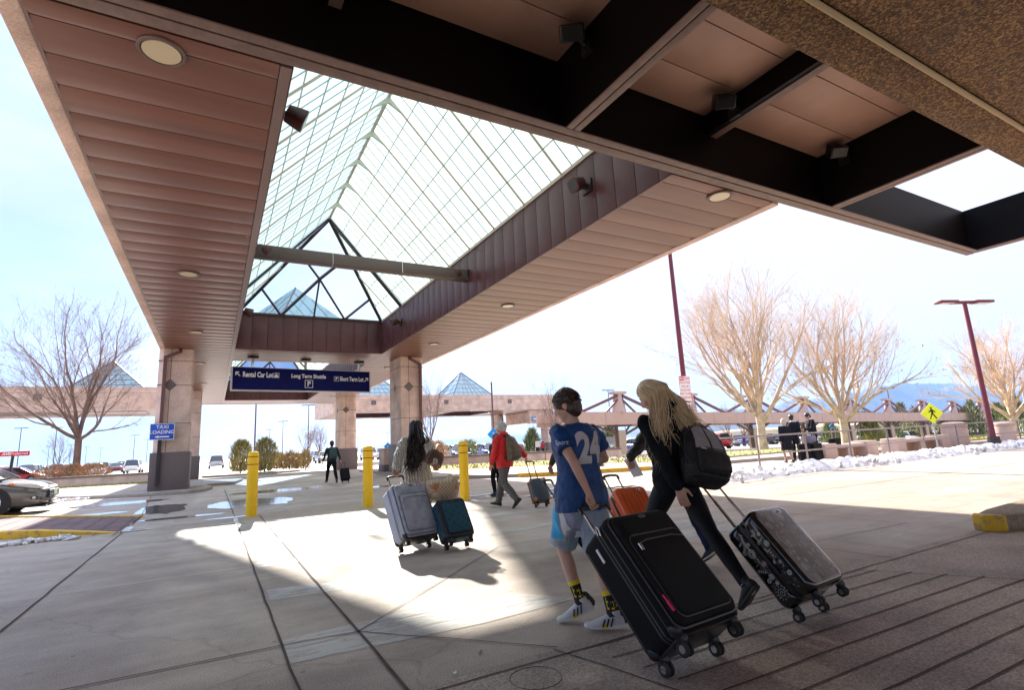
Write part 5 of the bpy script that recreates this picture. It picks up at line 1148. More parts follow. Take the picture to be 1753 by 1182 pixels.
def trolley(e, w, zt, yb, length, mt=STEEL, grip=.5, gw=None, gripm=BLKP, sep=None):
    """two telescopic tubes and a grip, at the back of the case; returns the grip centre (local)"""
    sep = sep or w * .42; gw = gw or sep
    h = empty('trolley_handle'); h.parent = e; m = MB()
    for s in (-1, 1):
        m.bar((s * sep / 2, yb, zt - .06), (s * sep / 2, yb, zt + length * .55), .020, .014, (0, 1, 0)); m.bar((s * sep / 2, yb, zt + length * .5), (s * sep / 2, yb, zt + length), .015, .010, (0, 1, 0))
    m.build('tubes', mt, parent=h)
    m = MB(); m.tube([(-sep / 2 - .012, yb, zt + length - .03), (-sep / 2 - .012, yb, zt + length + .008), (-sep / 2 + .012, yb - .002, zt + length + .02), (0, yb - .004, zt + length + .024), (sep / 2 - .012, yb - .002, zt + length + .02), (sep / 2 + .012, yb, zt + length + .008), (sep / 2 + .012, yb, zt + length - .03)], [.011, .013, .014, .0145, .014, .013, .011], 10); m.build('grip', gripm, parent=h, smooth=True)
    return Vector((0, yb, zt + length + .022))
BLKF = mat('black_nylon', (.0075, .007, .0078), .8, var=.25, vs_=260, bump=.5, bs=420, spec=.18)
BLKF2 = mat('black_nylon_panel', (.010, .009, .009), .75, var=.2, vs_=260, bump=.5, bs=420, spec=.22)
ZIP = mat('zip_tape', (.03, .03, .032), .5, bump=.4, bs=500); PIPE = mat('piping', (.05, .05, .053), .35)
TAGRED = mat('luggage_tag_pink', (.75, .01, .10), .5)
def soft_case(e, w, h, d, body, panel, pipe=PIPE, lift=.075, handle=.36, wr=.032, pocket=True, pockets=None, guard=BLKP, tubes=STEEL, expand=True):
    z0 = lift; r = .055
    m = MB(); shell(m, w, h, z0, -d, 0, r, .03); m.build('body', body, parent=e, smooth=True)
    f = MB(); shell(f, w - .045, h - .05, z0 + .025, -d - .028, -d + .01, r * .9, .02); fp = f.build('front_panel', panel, parent=e, smooth=True)
    m = MB(); perim(m, w - .03, h - .03, z0 + .015, -d + .004, r * 1.0, .006); perim(m, w - .005, h - .005, z0 + .0025, -d + .05, r, .005); perim(m, w - .01, h - .01, z0 + .005, -.03, r, .006); m.build('piping', pipe, parent=e, smooth=True)
    m = MB(); p = rrect(w + .004, h + .004, r, 6); p.append(p[0])
    for k in (.085, .11):
        for a, b in zip(p[:-1], p[1:]): m.quad((a[0], -d + k, a[1] + z0 - .002), (b[0], -d + k, b[1] + z0 - .002), (b[0], -d + k + .012, b[1] + z0 - .002), (a[0], -d + k + .012, a[1] + z0 - .002))
    m.build('zip', ZIP, parent=e, fix=False)
    if pocket:
        m = MB(); hp = h * .68; shell(m, w - .11, hp, z0 + .055, -d - .045, -d - .01, .045, .018); pk = m.build('pocket', panel, parent=fp, smooth=True)
        m = MB(); perim(m, w - .10, hp + .01, z0 + .05, -d - .032, .05, .004); pz = z0 + .055 + hp - .055; m.tube([(-w * .36, -d - .05, pz - .01), (-w * .2, -d - .051, pz + .008), (w * .2, -d - .051, pz + .008), (w * .36, -d - .05, pz - .01)], .004, 6); m.build('pocket_zip', pipe, parent=fp, smooth=True)
        m = MB(); m.box(-w * .37, -w * .37 + .018, -d - .062, -d - .05, pz - .055, pz - .008); m.build('zip_pull', STEEL, parent=fp, bevel=.003)
        m = MB(); shell(m, w - .14, h * .17, z0 + h - h * .17 - .045, -d - .036, -d - .015, .03, .012); m.build('top_pocket', panel, parent=fp, smooth=True)
    m = MB(); m.ell((0, -d - .035, z0 + h * .92), .032, .006, .013); m.build('badge', mat('badge_metal', (.12, .12, .12), .3, .6), parent=e, smooth=True)
    # top and side carry handles
    m = MB(); m.tube([(-.10, -d * .45, z0 + h - .005), (-.085, -d * .45, z0 + h + .022), (0, -d * .45, z0 + h + .03), (.085, -d * .45, z0 + h + .022), (.10, -d * .45, z0 + h - .005)], .011, 8); m.build('carry_handle', body, parent=e, smooth=True)
    for s in (-1, 1):
        for yy in (-d + .042, -.042):
            m = MB(); m.ell((s * (w / 2 - .034), yy, z0 + .04), .037, .044, .048, nu=14, nv=10); m.build('corner_guard', guard, parent=e, smooth=True)
    for s in (-1, 1):
        wheel(e, s * (w / 2 - .055), -.055, 0, wr); wheel(e, s * (w / 2 - .055), -d + .05, 0, wr)
    m = MB(); m.box(-w / 2 + .03, w / 2 - .03, -d + .03, -.03, z0 - .012, z0 + .004); m.build('base_plate', guard, parent=e, bevel=.004)
    return trolley(e, w, z0 + h, -.035, handle, tubes)
# 1. big black case pulled by the boy
s1 = case_empty(2.33, 2.29, R(-4), R(44), label='very large black soft suitcase with a pink zip tag, pulled by the boy in front', cat='suitcase')
grip1 = soft_case(s1, .53, .72, .30, BLKF, BLKF2, handle=.25, wr=.04, lift=.085)
m = MB(); m.box(-.275, -.268, -.13, -.115, .62, .71); m.build('side_tab', WHITE, parent=s1)
m = MB(); m.tube([(-.24, -.335, .27), (-.25, -.345, .235)], .006, 6); m.box(-.257, -.243, -.352, -.342, .175, .235); m.build('zip_tag', TAGRED, parent=s1, bevel=.003)
m = MB(); m.tube([(-.27, -.22, .80), (-.28, -.24, .77), (-.285, -.23, .73)], .005, 6); m.tube([(-.262, -.2, .80), (-.275, -.20, .75)], .004, 6); m.build('zip_pulls', STEEL, parent=s1, smooth=True)
# 2. doodle hard shell
HARD = mat('glossy_black_shell', (.012, .010, .009), .16, coat=.6, var=.3, vs_=6)
s2 = case_empty(3.54, 2.37, R(-5), R(41), label='glossy black hard case printed with white flower doodles, behind the blonde woman at right', cat='suitcase')
DOOD = mat('white_doodle_ink', (.62, .62, .60), .35)
def hard_case(e, w, h, d, mt, ribs=0, lift=.07, handle=.4, wr=.03, trim=BLKP, grooves=None, corner=None, tubes=STEEL, front=None):
    z0 = lift; r = .07
    m = MB(); shell(m, w, h, z0, -d, -d / 2 - .012, r, .035); b = m.build('front_shell', mt, parent=e, smooth=True)
    m = MB(); shell(m, w, h, z0, -d / 2 + .012, 0, r, .035); m.build('rear_shell', mt, parent=e, smooth=True)
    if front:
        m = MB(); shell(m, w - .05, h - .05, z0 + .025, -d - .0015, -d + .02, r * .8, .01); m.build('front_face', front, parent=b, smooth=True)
    m = MB(); shell(m, w - .012, h - .012, z0 + .006, -d / 2 - .016, -d / 2 + .016, r, .003); m.build('zip_band', trim, parent=e, smooth=True)
    if ribs:
        m = MB(); n = ribs
        for i in range(n):
            x = -w * .40 + w * .80 * i / (n - 1); m.tube([(x, -d + .002, z0 + .05), (x, -d - .003, z0 + .09), (x, -d - .003, z0 + h - .09), (x, -d + .002, z0 + h - .05)], .006, 6)
        m.build('rib', mt, parent=b, smooth=True)
    m = MB()
    for s in (-1, 1):
        m.tube([(s * (w / 2 - .002), -d * .72, z0 + h * .30), (s * (w / 2 + .012), -d * .72, z0 + h * .33), (s * (w / 2 + .012), -d * .72, z0 + h * .42), (s * (w / 2 - .002), -d * .72, z0 + h * .45)], .009, 6)
        for q in (.2, .78): m.box(s * w / 2 - .006, s * w / 2 + .006, -d / 2 - .05, -d / 2 - .02, z0 + h * q, z0 + h * q + .06)
    m.tube([(-.09, -d * .5, z0 + h - .005), (-.075, -d * .5, z0 + h + .02), (.075, -d * .5, z0 + h + .02), (.09, -d * .5, z0 + h - .005)], .010, 8); m.build('latches_and_handles', trim, parent=e, smooth=True)
    m = MB(); m.ell((w * .22, -d - .004, z0 + h * .9), .025, .005, .014); m.build('badge', CHROME, parent=e, smooth=True)
    if corner:
        for s in (-1, 1):
            for yy in (-d + .03, -.03):
                for zz in (z0 + .035, z0 + h - .035): m = MB(); m.ell((s * (w / 2 - .03), yy, zz), .036, .036, .042, nu=10, nv=8); m.build('corner_cap', corner, parent=e, smooth=True)
    for s in (-1, 1): wheel(e, s * (w / 2 - .06), -.05, 0, wr, hub=STEEL); wheel(e, s * (w / 2 - .06), -d + .05, 0, wr, hub=STEEL)
    return trolley(e, w, z0 + h, -.04, handle, tubes)
grip2 = hard_case(s2, .44, .60, .29, HARD, lift=.08, handle=.46, wr=.032, front=mat('painted_sky_sheen', (.34, .33, .33), .25, coat=.5, col2=(.17, .155, .15), vs_=5, thr=(.35, .6)))  # mottled grey front: sky reflection on the black shell, painted into the colour
rd = random.Random(12); m = MB()
def stroke(m, O, U, V, pts, wd=.0028):
    P_ = [O + U * a + V * b for a, b in pts]; nrm = U.cross(V).normalized()
    for a, b in zip(P_[:-1], P_[1:]):
        t = (b - a)
        if t.length < 1e-6: continue
        s = t.normalized().cross(nrm) * wd / 2; m.quad(a + s, b + s, b - s, a - s)
def doodle(m, O, U, V, s, k):
    if k == 0:      # daisy of radiating petals
        for i in range(10):
            a = i * .628; stroke(m, O, U, V, [(s * .25 * math.cos(a), s * .25 * math.sin(a)), (s * .75 * math.cos(a - .1), s * .75 * math.sin(a - .1)), (s * math.cos(a), s * math.sin(a)), (s * .75 * math.cos(a + .14), s * .75 * math.sin(a + .14)), (s * .25 * math.cos(a), s * .25 * math.sin(a))])
        stroke(m, O, U, V, [(s * .2 * math.cos(i * .7), s * .2 * math.sin(i * .7)) for i in range(10)])
    elif k == 1:    # spiral
        stroke(m, O, U, V, [(s * t / 26 * math.cos(t * .5), s * t / 26 * math.sin(t * .5)) for t in range(27)])
        for i in range(12): a = i * .5236; stroke(m, O, U, V, [(s * 1.15 * math.cos(a), s * 1.15 * math.sin(a)), (s * 1.45 * math.cos(a), s * 1.45 * math.sin(a))])
    elif k == 2:    # dots
        for i in range(9): a, b = rd.uniform(-s, s), rd.uniform(-s, s); stroke(m, O, U, V, [(a, b), (a + .003, b + .001)], .004)
    elif k == 3:    # leaf sprig
        stroke(m, O, U, V, [(-s, -s), (0, 0), (s * .8, s)])
        for t in (-.6, -.2, .2, .6): stroke(m, O, U, V, [(s * t, s * t), (s * t + s * .5, s * t - s * .1)]); stroke(m, O, U, V, [(s * t, s * t), (s * t - s * .1, s * t + s * .5)])
    else:           # concentric rings and loops
        for q in (.4, .7, 1): stroke(m, O, U, V, [(s * q * math.cos(i * .45), s * q * math.sin(i * .45) * (1 + .1 * math.sin(i))) for i in range(15)])
def fill(m, O, U, V, w, h, n, smin, smax):
    done = []
    for _ in range(n * 6):
        if len(done) >= n: break
        s = rd.uniform(smin, smax); a, b = rd.uniform(s, w - s), rd.uniform(s, h - s)
        if any((a - c) ** 2 + (b - d_) ** 2 < (s + t) ** 2 * .9 for c, d_, t in done): continue
        done.append((a, b, s)); th = rd.uniform(0, 6.28); doodle(m, O + U * a + V * b, U * math.cos(th) + V * math.sin(th), V * math.cos(th) - U * math.sin(th), s, rd.choice([0, 0, 1, 2, 3, 4, 0, 3]))
X_, Y_, Z_ = Vector((1, 0, 0)), Vector((0, 1, 0)), Vector((0, 0, 1))
fill(m, Vector((-.185, -.2935, .11)), X_, Z_, .37, .53, 60, .014, .040)
fill(m, Vector((-.2215, -.145 - .016, .14)), -Y_, Z_, .10, .46, 22, .012, .032); fill(m, Vector((-.2215, -.03, .14)), -Y_, Z_, .10, .46, 20, .012, .032)
fill(m, Vector((-.16, -.26, .0785)), X_, Y_, .32, .09, 12, .012, .025)
m.build('doodle_print', DOOD, parent=s2, fix=False)
# 3. orange hard case, 4. grey soft case, 5. teal patterned case, 6. slate and tan case, 7. small black case
s3 = case_empty(4.09, 4.49, R(8), R(41), label='bright orange ribbed hard suitcase behind the boy and the blonde woman', cat='suitcase')
ORG = mat('orange_shell', (.72, .11, .02), .35, coat=.3, var=.05, vs_=3)
grip3 = hard_case(s3, .42, .64, .26, ORG, ribs=7, handle=.30)
s4 = case_empty(2.24, 6.64, R(-11), R(31), label='large scuffed pale grey blue suitcase pulled by the woman in the cream cardigan', cat='suitcase')
LG = mat('pale_blue_grey_fabric', (.40, .43, .52), .7, col2=(.29, .32, .40), vs_=5, thr=(.30, .6), bump=.3, bs=300)
grip4 = soft_case(s4, .50, .70, .30, LG, mat('scuffed_grey_panel', (.42, .45, .54), .65, col2=(.25, .26, .32), vs_=9, thr=(.3, .62), bump=.3, bs=300), mat('grey_piping', (.16, .17, .21), .5), handle=.22)
m = MB(); m.box(.08, .088, -.352, -.344, .70, .735); m.build('red_tag', mat('tag_red', (.6, .03, .05), .5), parent=s4)
s5 = case_empty(2.68, 6.36, R(-8), R(32), label='small black suitcase with a teal geometric maze pattern, right of the pale grey case', cat='suitcase')
TEALB = mat('midnight_fabric', (.006, .010, .022), .7)
grip5 = soft_case(s5, .40, .50, .22, TEALB, TEALB, handle=.30, pocket=False, wr=.028)
TE = mat('teal_print', (.012, .22, .34), .6); m = MB()
def maze(m, O, U, V, w, h, c=.105, inset=.02):
    nrm = U.cross(V)
    i = 0
    for a in range(int(w / c) + 2):
        for b in range(int(h / (c * .5)) + 2):
            cx, cy = (a + .5 * (b % 2)) * c, b * c * .5
            for q in (.46, .30, .14):
                k = c * q; P_ = [(cx + k, cy), (cx, cy + k), (cx - k, cy), (cx, cy - k), (cx + k, cy)]
                for (x0, y0), (x1, y1) in zip(P_[:-1], P_[1:]):
                    if min(x0, x1) < 0 or max(x0, x1) > w or min(y0, y1) < 0 or max(y0, y1) > h: continue
                    if (a + b + int(q * 10)) % 3 == 0 and (x0, y0) == P_[1]: continue
                    stroke(m, O, U, V, [(x0, y0), (x1, y1)], .0034)
maze(m, Vector((-.165, -.2495, .12)), X_, Z_, .33, .41); maze(m, Vector((-.2015, -.02, .11)), -Y_, Z_, .18, .42); maze(m, Vector((.2015, -.2, .11)), Y_, Z_, .18, .42); maze(m, Vector((-.16, -.2, .0605)), X_, Y_, .32, .16)
m.build('maze_print', TE, parent=s5, fix=False)
s6 = case_empty(5.60, 9.03, R(8), R(30), label='slate blue cabin case with tan leather corners pulled by the man in the red jacket', cat='suitcase')
SLATE = mat('slate_shell', (.05, .075, .10), .4, var=.1, vs_=4); TAN = mat('tan_leather', (.42, .17, .06), .5)
grip6 = hard_case(s6, .34, .46, .20, SLATE, handle=.42, corner=TAN, trim=TAN, wr=.026)
s7 = case_empty(3.74, 4.98, R(-22), R(38), label='small black suitcase mostly hidden behind the boy, pulled by the grey sleeved traveller', cat='suitcase')
# cream checked tote bag on the two cases
CHK = bpy.data.materials.new('cream_check_canvas'); CHK.use_nodes = True; nt = CHK.node_tree; b = nt.nodes['Principled BSDF']; b.inputs['Roughness'].default_value = .55
tc = N(nt, 'ShaderNodeTexCoord'); mp = N(nt, 'ShaderNodeMapping'); mp.inputs['Scale'].default_value = (38, 38, 38); ch = N(nt, 'ShaderNodeTexChecker'); ch.inputs['Scale'].default_value = 1.0
ch.inputs[1].default_value = (.62, .50, .36, 1); ch.inputs[2].default_value = (.38, .25, .15, 1); L = nt.links.new; L(tc.outputs['Object'], mp.inputs[0]); L(mp.outputs[0], ch.inputs[0]); L(ch.outputs[0], b.inputs['Base Color'])
tb = empty('tote_bag', px(757, 842, y=6.75), R(12), label='cream checked tote bag lying across the two suitcases of the woman in the cardigan', cat='bag')
m = MB(); secs = []
for t in range(11):
    u = t / 10 * 2 - 1; s = (1 - abs(u) ** 3.2) ** .5 if abs(u) < 1 else 0; s = max(s, .12)
    secs.append(((u * .23, 0, .01 + .05 * u * u), (0, .12 * s + .03, 0), (0, 0, .10 * s + .045 + (.05 if u > .5 else 0))))
m.loft(secs, 20, pw=.8); o = m.build('bag_body', CHK, parent=tb, smooth=True); 
m = MB(); m.tube([(-.2, -.08, .10), (-.23, -.14, .05), (-.26, -.1, .11)], .011, 8); m.tube([(.10, -.1, .08), (.14, -.17, .02), (.2, -.12, .10)], .011, 8)
m.box(-.20, -.13, -.13, -.11, .03, .12); m.build('leather_trim', mat('orange_tan_leather', (.55, .22, .10), .5), parent=tb, smooth=True)
m = MB(); shell(m, .34, .44, .075, -.22, 0, .05, .03); m.build('body', BLKF, parent=s7, smooth=True)
for q in (-1, 1): wheel(s7, q * .12, -.05, 0, .028); wheel(s7, q * .12, -.18, 0, .028)
grip7 = trolley(s7, .34, .515, -.03, .44, BLKP)
def gripw(s, g, off=(0, 0, 0)):
    bpy.context.view_layer.update(); return s.matrix_world @ (g + Vector(off))
GR = {k: gripw(s, g) for k, s, g in ((1, s1, grip1), (2, s2, grip2), (3, s3, grip3), (4, s4, grip4), (5, s5, grip5), (6, s6, grip6), (7, s7, grip7))}
def topx(p):
    c = Vector((RX.dot(p - cam.location), UP.dot(p - cam.location), FW.dot(p - cam.location))); return (round(876.5 + 902.4 * c.x / c.z), round(591 - 902.4 * c.y / c.z))

# ---------------------------------------------------------------- people
from mathutils.bvhtree import BVHTree
SKIN = mat('skin_fair', (.52, .29, .20), .5, var=.06, vs_=12); SKIN2 = mat('skin_tan', (.40, .21, .13), .5, var=.06, vs_=12)
for s_ in (SKIN, SKIN2):
    b = s_.node_tree.nodes['Principled BSDF']; b.inputs['Subsurface Weight'].default_value = .12; b.inputs['Subsurface Radius'].default_value = (.02, .008, .005)
def cloth(name, c, **k):
    k.setdefault('bump', .35); k.setdefault('bs', 260); return mat(name, c, k.pop('rough', .8), spec=.15, **k)
def V(*a): return Vector(a)
def ik(a, c, l1, l2, pole):
    a, c = Vector(a), Vector(c); d = c - a; D = d.length
    if D > (l1 + l2) * .998: c = a + d * ((l1 + l2) * .998 / D); d = c - a; D = d.length
    x = (l1 * l1 - l2 * l2 + D * D) / (2 * D); h = math.sqrt(max(1e-8, l1 * l1 - x * x)); u = d / D; p = Vector(pole); p = (p - u * p.dot(u)).normalized()
    return a + u * x + p * h, c
def limb(m, pts, rad, n=14, ends=True):
    P_ = [Vector(p) for p in pts]; Q = []; rr = []
    for i in range(len(P_) - 1):          # gentle muscle swelling between joints
        for t in (0, .2, .4, .6, .8):
            Q.append(P_[i].lerp(P_[i + 1], t)); rr.append((rad[i] + (rad[i + 1] - rad[i]) * t) * (1 + .10 * math.sin(math.pi * min(1, t * 1.25))))
    Q.append(P_[-1]); rr.append(rad[-1]); m.tube(Q, rr, n)
    if ends:
        for i in range(len(P_)): m.ell(P_[i], rad[i] * 1.0, nu=12, nv=8)
def torso(m, secs, right, fwd, n=24):
    m.loft([(c, Vector(right) * w_, Vector(fwd) * d) for c, w_, d in secs], n)
def head_mesh(m, c, f, u, s=1.0):
    """c: centre of the skull, f: facing, u: up"""
    f = Vector(f).normalized(); u = (Vector(u) - f * f.dot(Vector(u))).normalized(); r = f.cross(u); rot = Matrix((r, f, u)).transposed()
    c = Vector(c); A = lambda x, y, z: c + (r * x + f * y + u * z) * s
    m.ell(A(0, -.010, .025), .076 * s, .096 * s, .092 * s, rot, 24, 16)
    m.ell(A(0, .028, -.045), .058 * s, .062 * s, .072 * s, rot, 20, 14)
    m.ell(A(0, .060, -.088), .028 * s, .026 * s, .024 * s, rot, 14, 10)      # chin
    m.ell(A(0, .095, -.018), .012 * s, .022 * s, .024 * s, rot, 12, 8); m.ell(A(0, .078, .010), .012 * s, .020 * s, .03 * s, rot, 12, 8)   # nose
    m.ell(A(0, .082, -.056), .024 * s, .012 * s, .010 * s, rot, 12, 8)       # lips
    for q in (-1, 1):
        m.ell(A(q * .030, .074, .024), .024 * s, .014 * s, .010 * s, rot, 12, 8)   # brow
        m.ell(A(q * .040, .060, -.030), .022 * s, .022 * s, .022 * s, rot, 12, 8)  # cheek
        m.ell(A(q * .079, -.012, -.012), .010 * s, .022 * s, .034 * s, rot, 12, 8) # ear
    return A, rot
def hand(m, w, d, n, side, curl=.5, s=1.0, spread=.0):
    """w wrist, d direction of the hand, n direction the fingers curl to, side: where the thumb sits along d x n"""
    d = Vector(d).normalized(); n = Vector(n); n = (n - d * d.dot(n)).normalized(); l = d.cross(n) * side; w = Vector(w)
    m.loft([(w, l * .027 * s, n * .020 * s), (w + d * .03 * s, l * .034 * s, n * .018 * s), (w + d * .065 * s, l * .040 * s, n * .016 * s), (w + d * .09 * s, l * .039 * s, n * .013 * s)], 16); m.ell(w, .024 * s)
    for i, (off, ln) in enumerate(((.030, .074), (.010, .082), (-.011, .076), (-.030, .060))):
        p = w + d * .086 * s + l * off * s; a = .12 + curl * .55; pts = [p - d * .015 * s, p]; dd = d + l * off * (1.2 + spread * 8)
        dd.normalize()
        for k, q in enumerate((.42, .33, .25)):
            a2 = a + k * curl * 1.15; v = (dd * math.cos(a2) + n * math.sin(a2)); p = p + v * ln * q * s; pts.append(p)
        m.tube(pts, [.0095 * s, .0095 * s, .0088 * s, .0080 * s, .0066 * s], 10); m.ell(pts[-1], .0066 * s, nu=8, nv=6); m.ell(pts[2], .0090 * s, nu=8, nv=6)
    p = w + d * .022 * s + l * .028 * s; t1 = (d * .6 + l * .8 + n * (.2 + curl * .3)).normalized(); q1 = p + t1 * .036 * s; t2 = (d * .85 + l * (.35 - curl * .5) + n * (.25 + curl * .6)).normalized(); q2 = q1 + t2 * .030 * s; q3 = q2 + (t2 + n * curl * .4).normalized() * .024 * s
    m.tube([p - t1 * .015 * s, p, q1, q2, q3], [.013 * s, .014 * s, .0115 * s, .010 * s, .0078 * s], 10); m.ell(q3, .0078 * s, nu=8, nv=6)
def shoe(e, ank, yaw, pitch, up_mats, sole_mat, s=1.0, boot=.0, name='shoe', chunky=1.0):
    """shoe in a frame at the ankle: +y toe; returns the frame"""
    F = Matrix.Rotation(yaw, 3, 'Z') @ Matrix.Rotation(pitch, 3, 'X'); A = lambda x, y, z: Vector(ank) + F @ (Vector((x, y, z)) * s); r = F @ V(1, 0, 0) * s; u = F @ V(0, 0, 1) * s; f = F @ V(0, 1, 0) * s
    m = MB(); m.loft([(A(0, -.075, -.045), r * .022, u * .018), (A(0, -.065, -.035), r * .032, u * .040), (A(0, -.03, -.025), r * .036, u * .05), (A(0, .03, -.03), r * .038, u * .045), (A(0, .09, -.045), r * .044, u * .032), (A(0, .145, -.055), r * .044, u * .023), (A(0, .185, -.060), r * .032, u * .016), (A(0, .198, -.064), r * .014, u * .008)], 18)
    m.tube([A(0, -.015, -.01), A(0, -.012, .035 + boot)], [.042 * s, .040 * s], 16); o = m.build(name, up_mats, parent=e, smooth=True); remesh(o, .006, 3)
    m = MB(); th = .016 * chunky
    out = [(-.0, -.088), (.026, -.076), (.036, -.04), (.034, .02), (.046, .09), (.046, .14), (.032, .185), (0, .206), (-.030, .190), (-.042, .14), (-.040, .09), (-.033, .02), (-.036, -.04), (-.026, -.076)]
    k = len(out); P_ = [A(x, y, -.075 + (.012 if y > .17 else 0)) for x, y in out] + [A(x * .97, y * .98, -.075 + th + (.012 if y > .17 else 0)) for x, y in out]
    m.add(P_, [tuple(range(k - 1, -1, -1)), tuple(range(k, 2 * k))] + [(i, (i + 1) % k, k + (i + 1) % k, k + i) for i in range(k)]); m.build('sole', sole_mat, parent=o, smooth=False, bevel=.004)
    return o, A
def project(verts, faces, target, d, off=.003, name='print', mt=None, parent=None, far=.4):
    """lay a flat outline on a mesh by casting along d"""
    dg = bpy.context.evaluated_depsgraph_get(); bv = BVHTree.FromPolygons([v.co.copy() for v in target.data.vertices], [tuple(p.vertices) for p in target.data.polygons]); d = Vector(d).normalized(); out = []
    for v in verts:
        v = Vector(v); h = bv.ray_cast(v - d * far, d); out.append((h[0] - d * off) if h[0] else v)
    m = MB(); m.add(out, faces); return m.build(name, mt, parent=parent, fix=False, smooth=True)
def text_on(s, size, target, org, right, up, d, mt, parent, name='number', bold=.0, sx=1.0, off=.004, cuts=3):
    cu = bpy.data.curves.new('t', 'FONT'); cu.body = s; cu.size = size; cu.align_x = 'CENTER'; cu.align_y = 'CENTER'; cu.offset = bold; o = bpy.data.objects.new('t', cu); COL.objects.link(o)
    dg = bpy.context.evaluated_depsgraph_get(); dg.update(); me = bpy.data.meshes.new_from_object(o.evaluated_get(dg)); bpy.data.objects.remove(o)
    bm = bmesh.new(); bm.from_mesh(me); bmesh.ops.triangulate(bm, faces=bm.faces)
    for _ in range(cuts):
        L_ = [e_ for e_ in bm.edges if e_.calc_length() > size * .09]
        if not L_: break
        bmesh.ops.subdivide_edges(bm, edges=L_, cuts=1); bmesh.ops.triangulate(bm, faces=bm.faces)
    org, right, up = Vector(org), Vector(right).normalized(), Vector(up).normalized()
    vs = [org + right * v.co.x * sx + up * v.co.y for v in bm.verts]; fs = [tuple(v.index for v in f.verts) for f in bm.faces]; bm.free()
    return project(vs, fs, target, d, off, name, mt, parent)
def grid_on(quad, nu, nv, target, d, mt, parent, name, off=.003):
    a, b, c, e_ = [Vector(q) for q in quad]; vs = [a.lerp(b, i / nu).lerp(e_.lerp(c, i / nu), j / nv) for j in range(nv + 1) for i in range(nu + 1)]
    return project(vs, [(j * (nu + 1) + i, j * (nu + 1) + i + 1, (j + 1) * (nu + 1) + i + 1, (j + 1) * (nu + 1) + i) for j in range(nv) for i in range(nu)], target, d, off, name, mt, parent)
def strands(e, A, rot, mats, n, path, seed, rad=.0045, name='hair'):
    rnd = random.Random(seed); m = MB()
    for i in range(n):
        m.cur = rnd.randrange(len(mats)); pts, rr = path(rnd, i)
        m.tube(pts, [rad * k for k in rr], 4, cap=True)
    return m.build(name, mats, parent=e, smooth=True, fix=False)
def hair_mat(n, c, c2): return mat(n, c, .42, col2=c2, vs_=40, thr=(.4, .6), stretch=(1, 1, .15), bump=.6, bs=160)
def short_hair(e, A, rot, mt, s=1.0, seed=1, thick=.010, low=.03, cap_only=False):
    m = MB(); t = thick
    m.ell(A(0, -.020, .036), (.078 + t) * s, (.094 + t) * s, (.088 + t) * s, rot, 24, 16); m.ell(A(0, -.048, -.005 - low * .3), (.070 + t) * s, (.060 + t) * s, (.070 + low) * s, rot, 20, 12)
    o = m.build('hair', mt, parent=e, smooth=True); remesh(o, .006, 2, disp=.010, dscale=.02)
    r_ = random.Random(seed); f = rot @ V(0, 1, 0); u = rot @ V(0, 0, 1)
    if not cap_only:
        m = MB()
        for i in range(420):
            th = r_.uniform(0, 6.28); ph = math.acos(r_.uniform(-.35, 1)); q = V(math.sin(ph) * math.cos(th), math.sin(ph) * math.sin(th), math.cos(ph))
            if q.y > .55 and q.z < .45: continue
            p = A(q.x * (.078 + t), -.020 + q.y * (.094 + t), .036 + q.z * (.088 + t)); dn = (rot @ V(q.x * .35, q.y * .35 + .15 * (q.z > .5), -.9 + .6 * abs(q.z) + q.z * .2)).normalized()
            m.tube([p - dn * .006, p + dn * .012 * s, p + dn * .026 * s + (rot @ q) * .003], [.0032, .003, .001], 3)
        m.build('hair_tufts', mt, parent=o, smooth=True, fix=False)
    return o
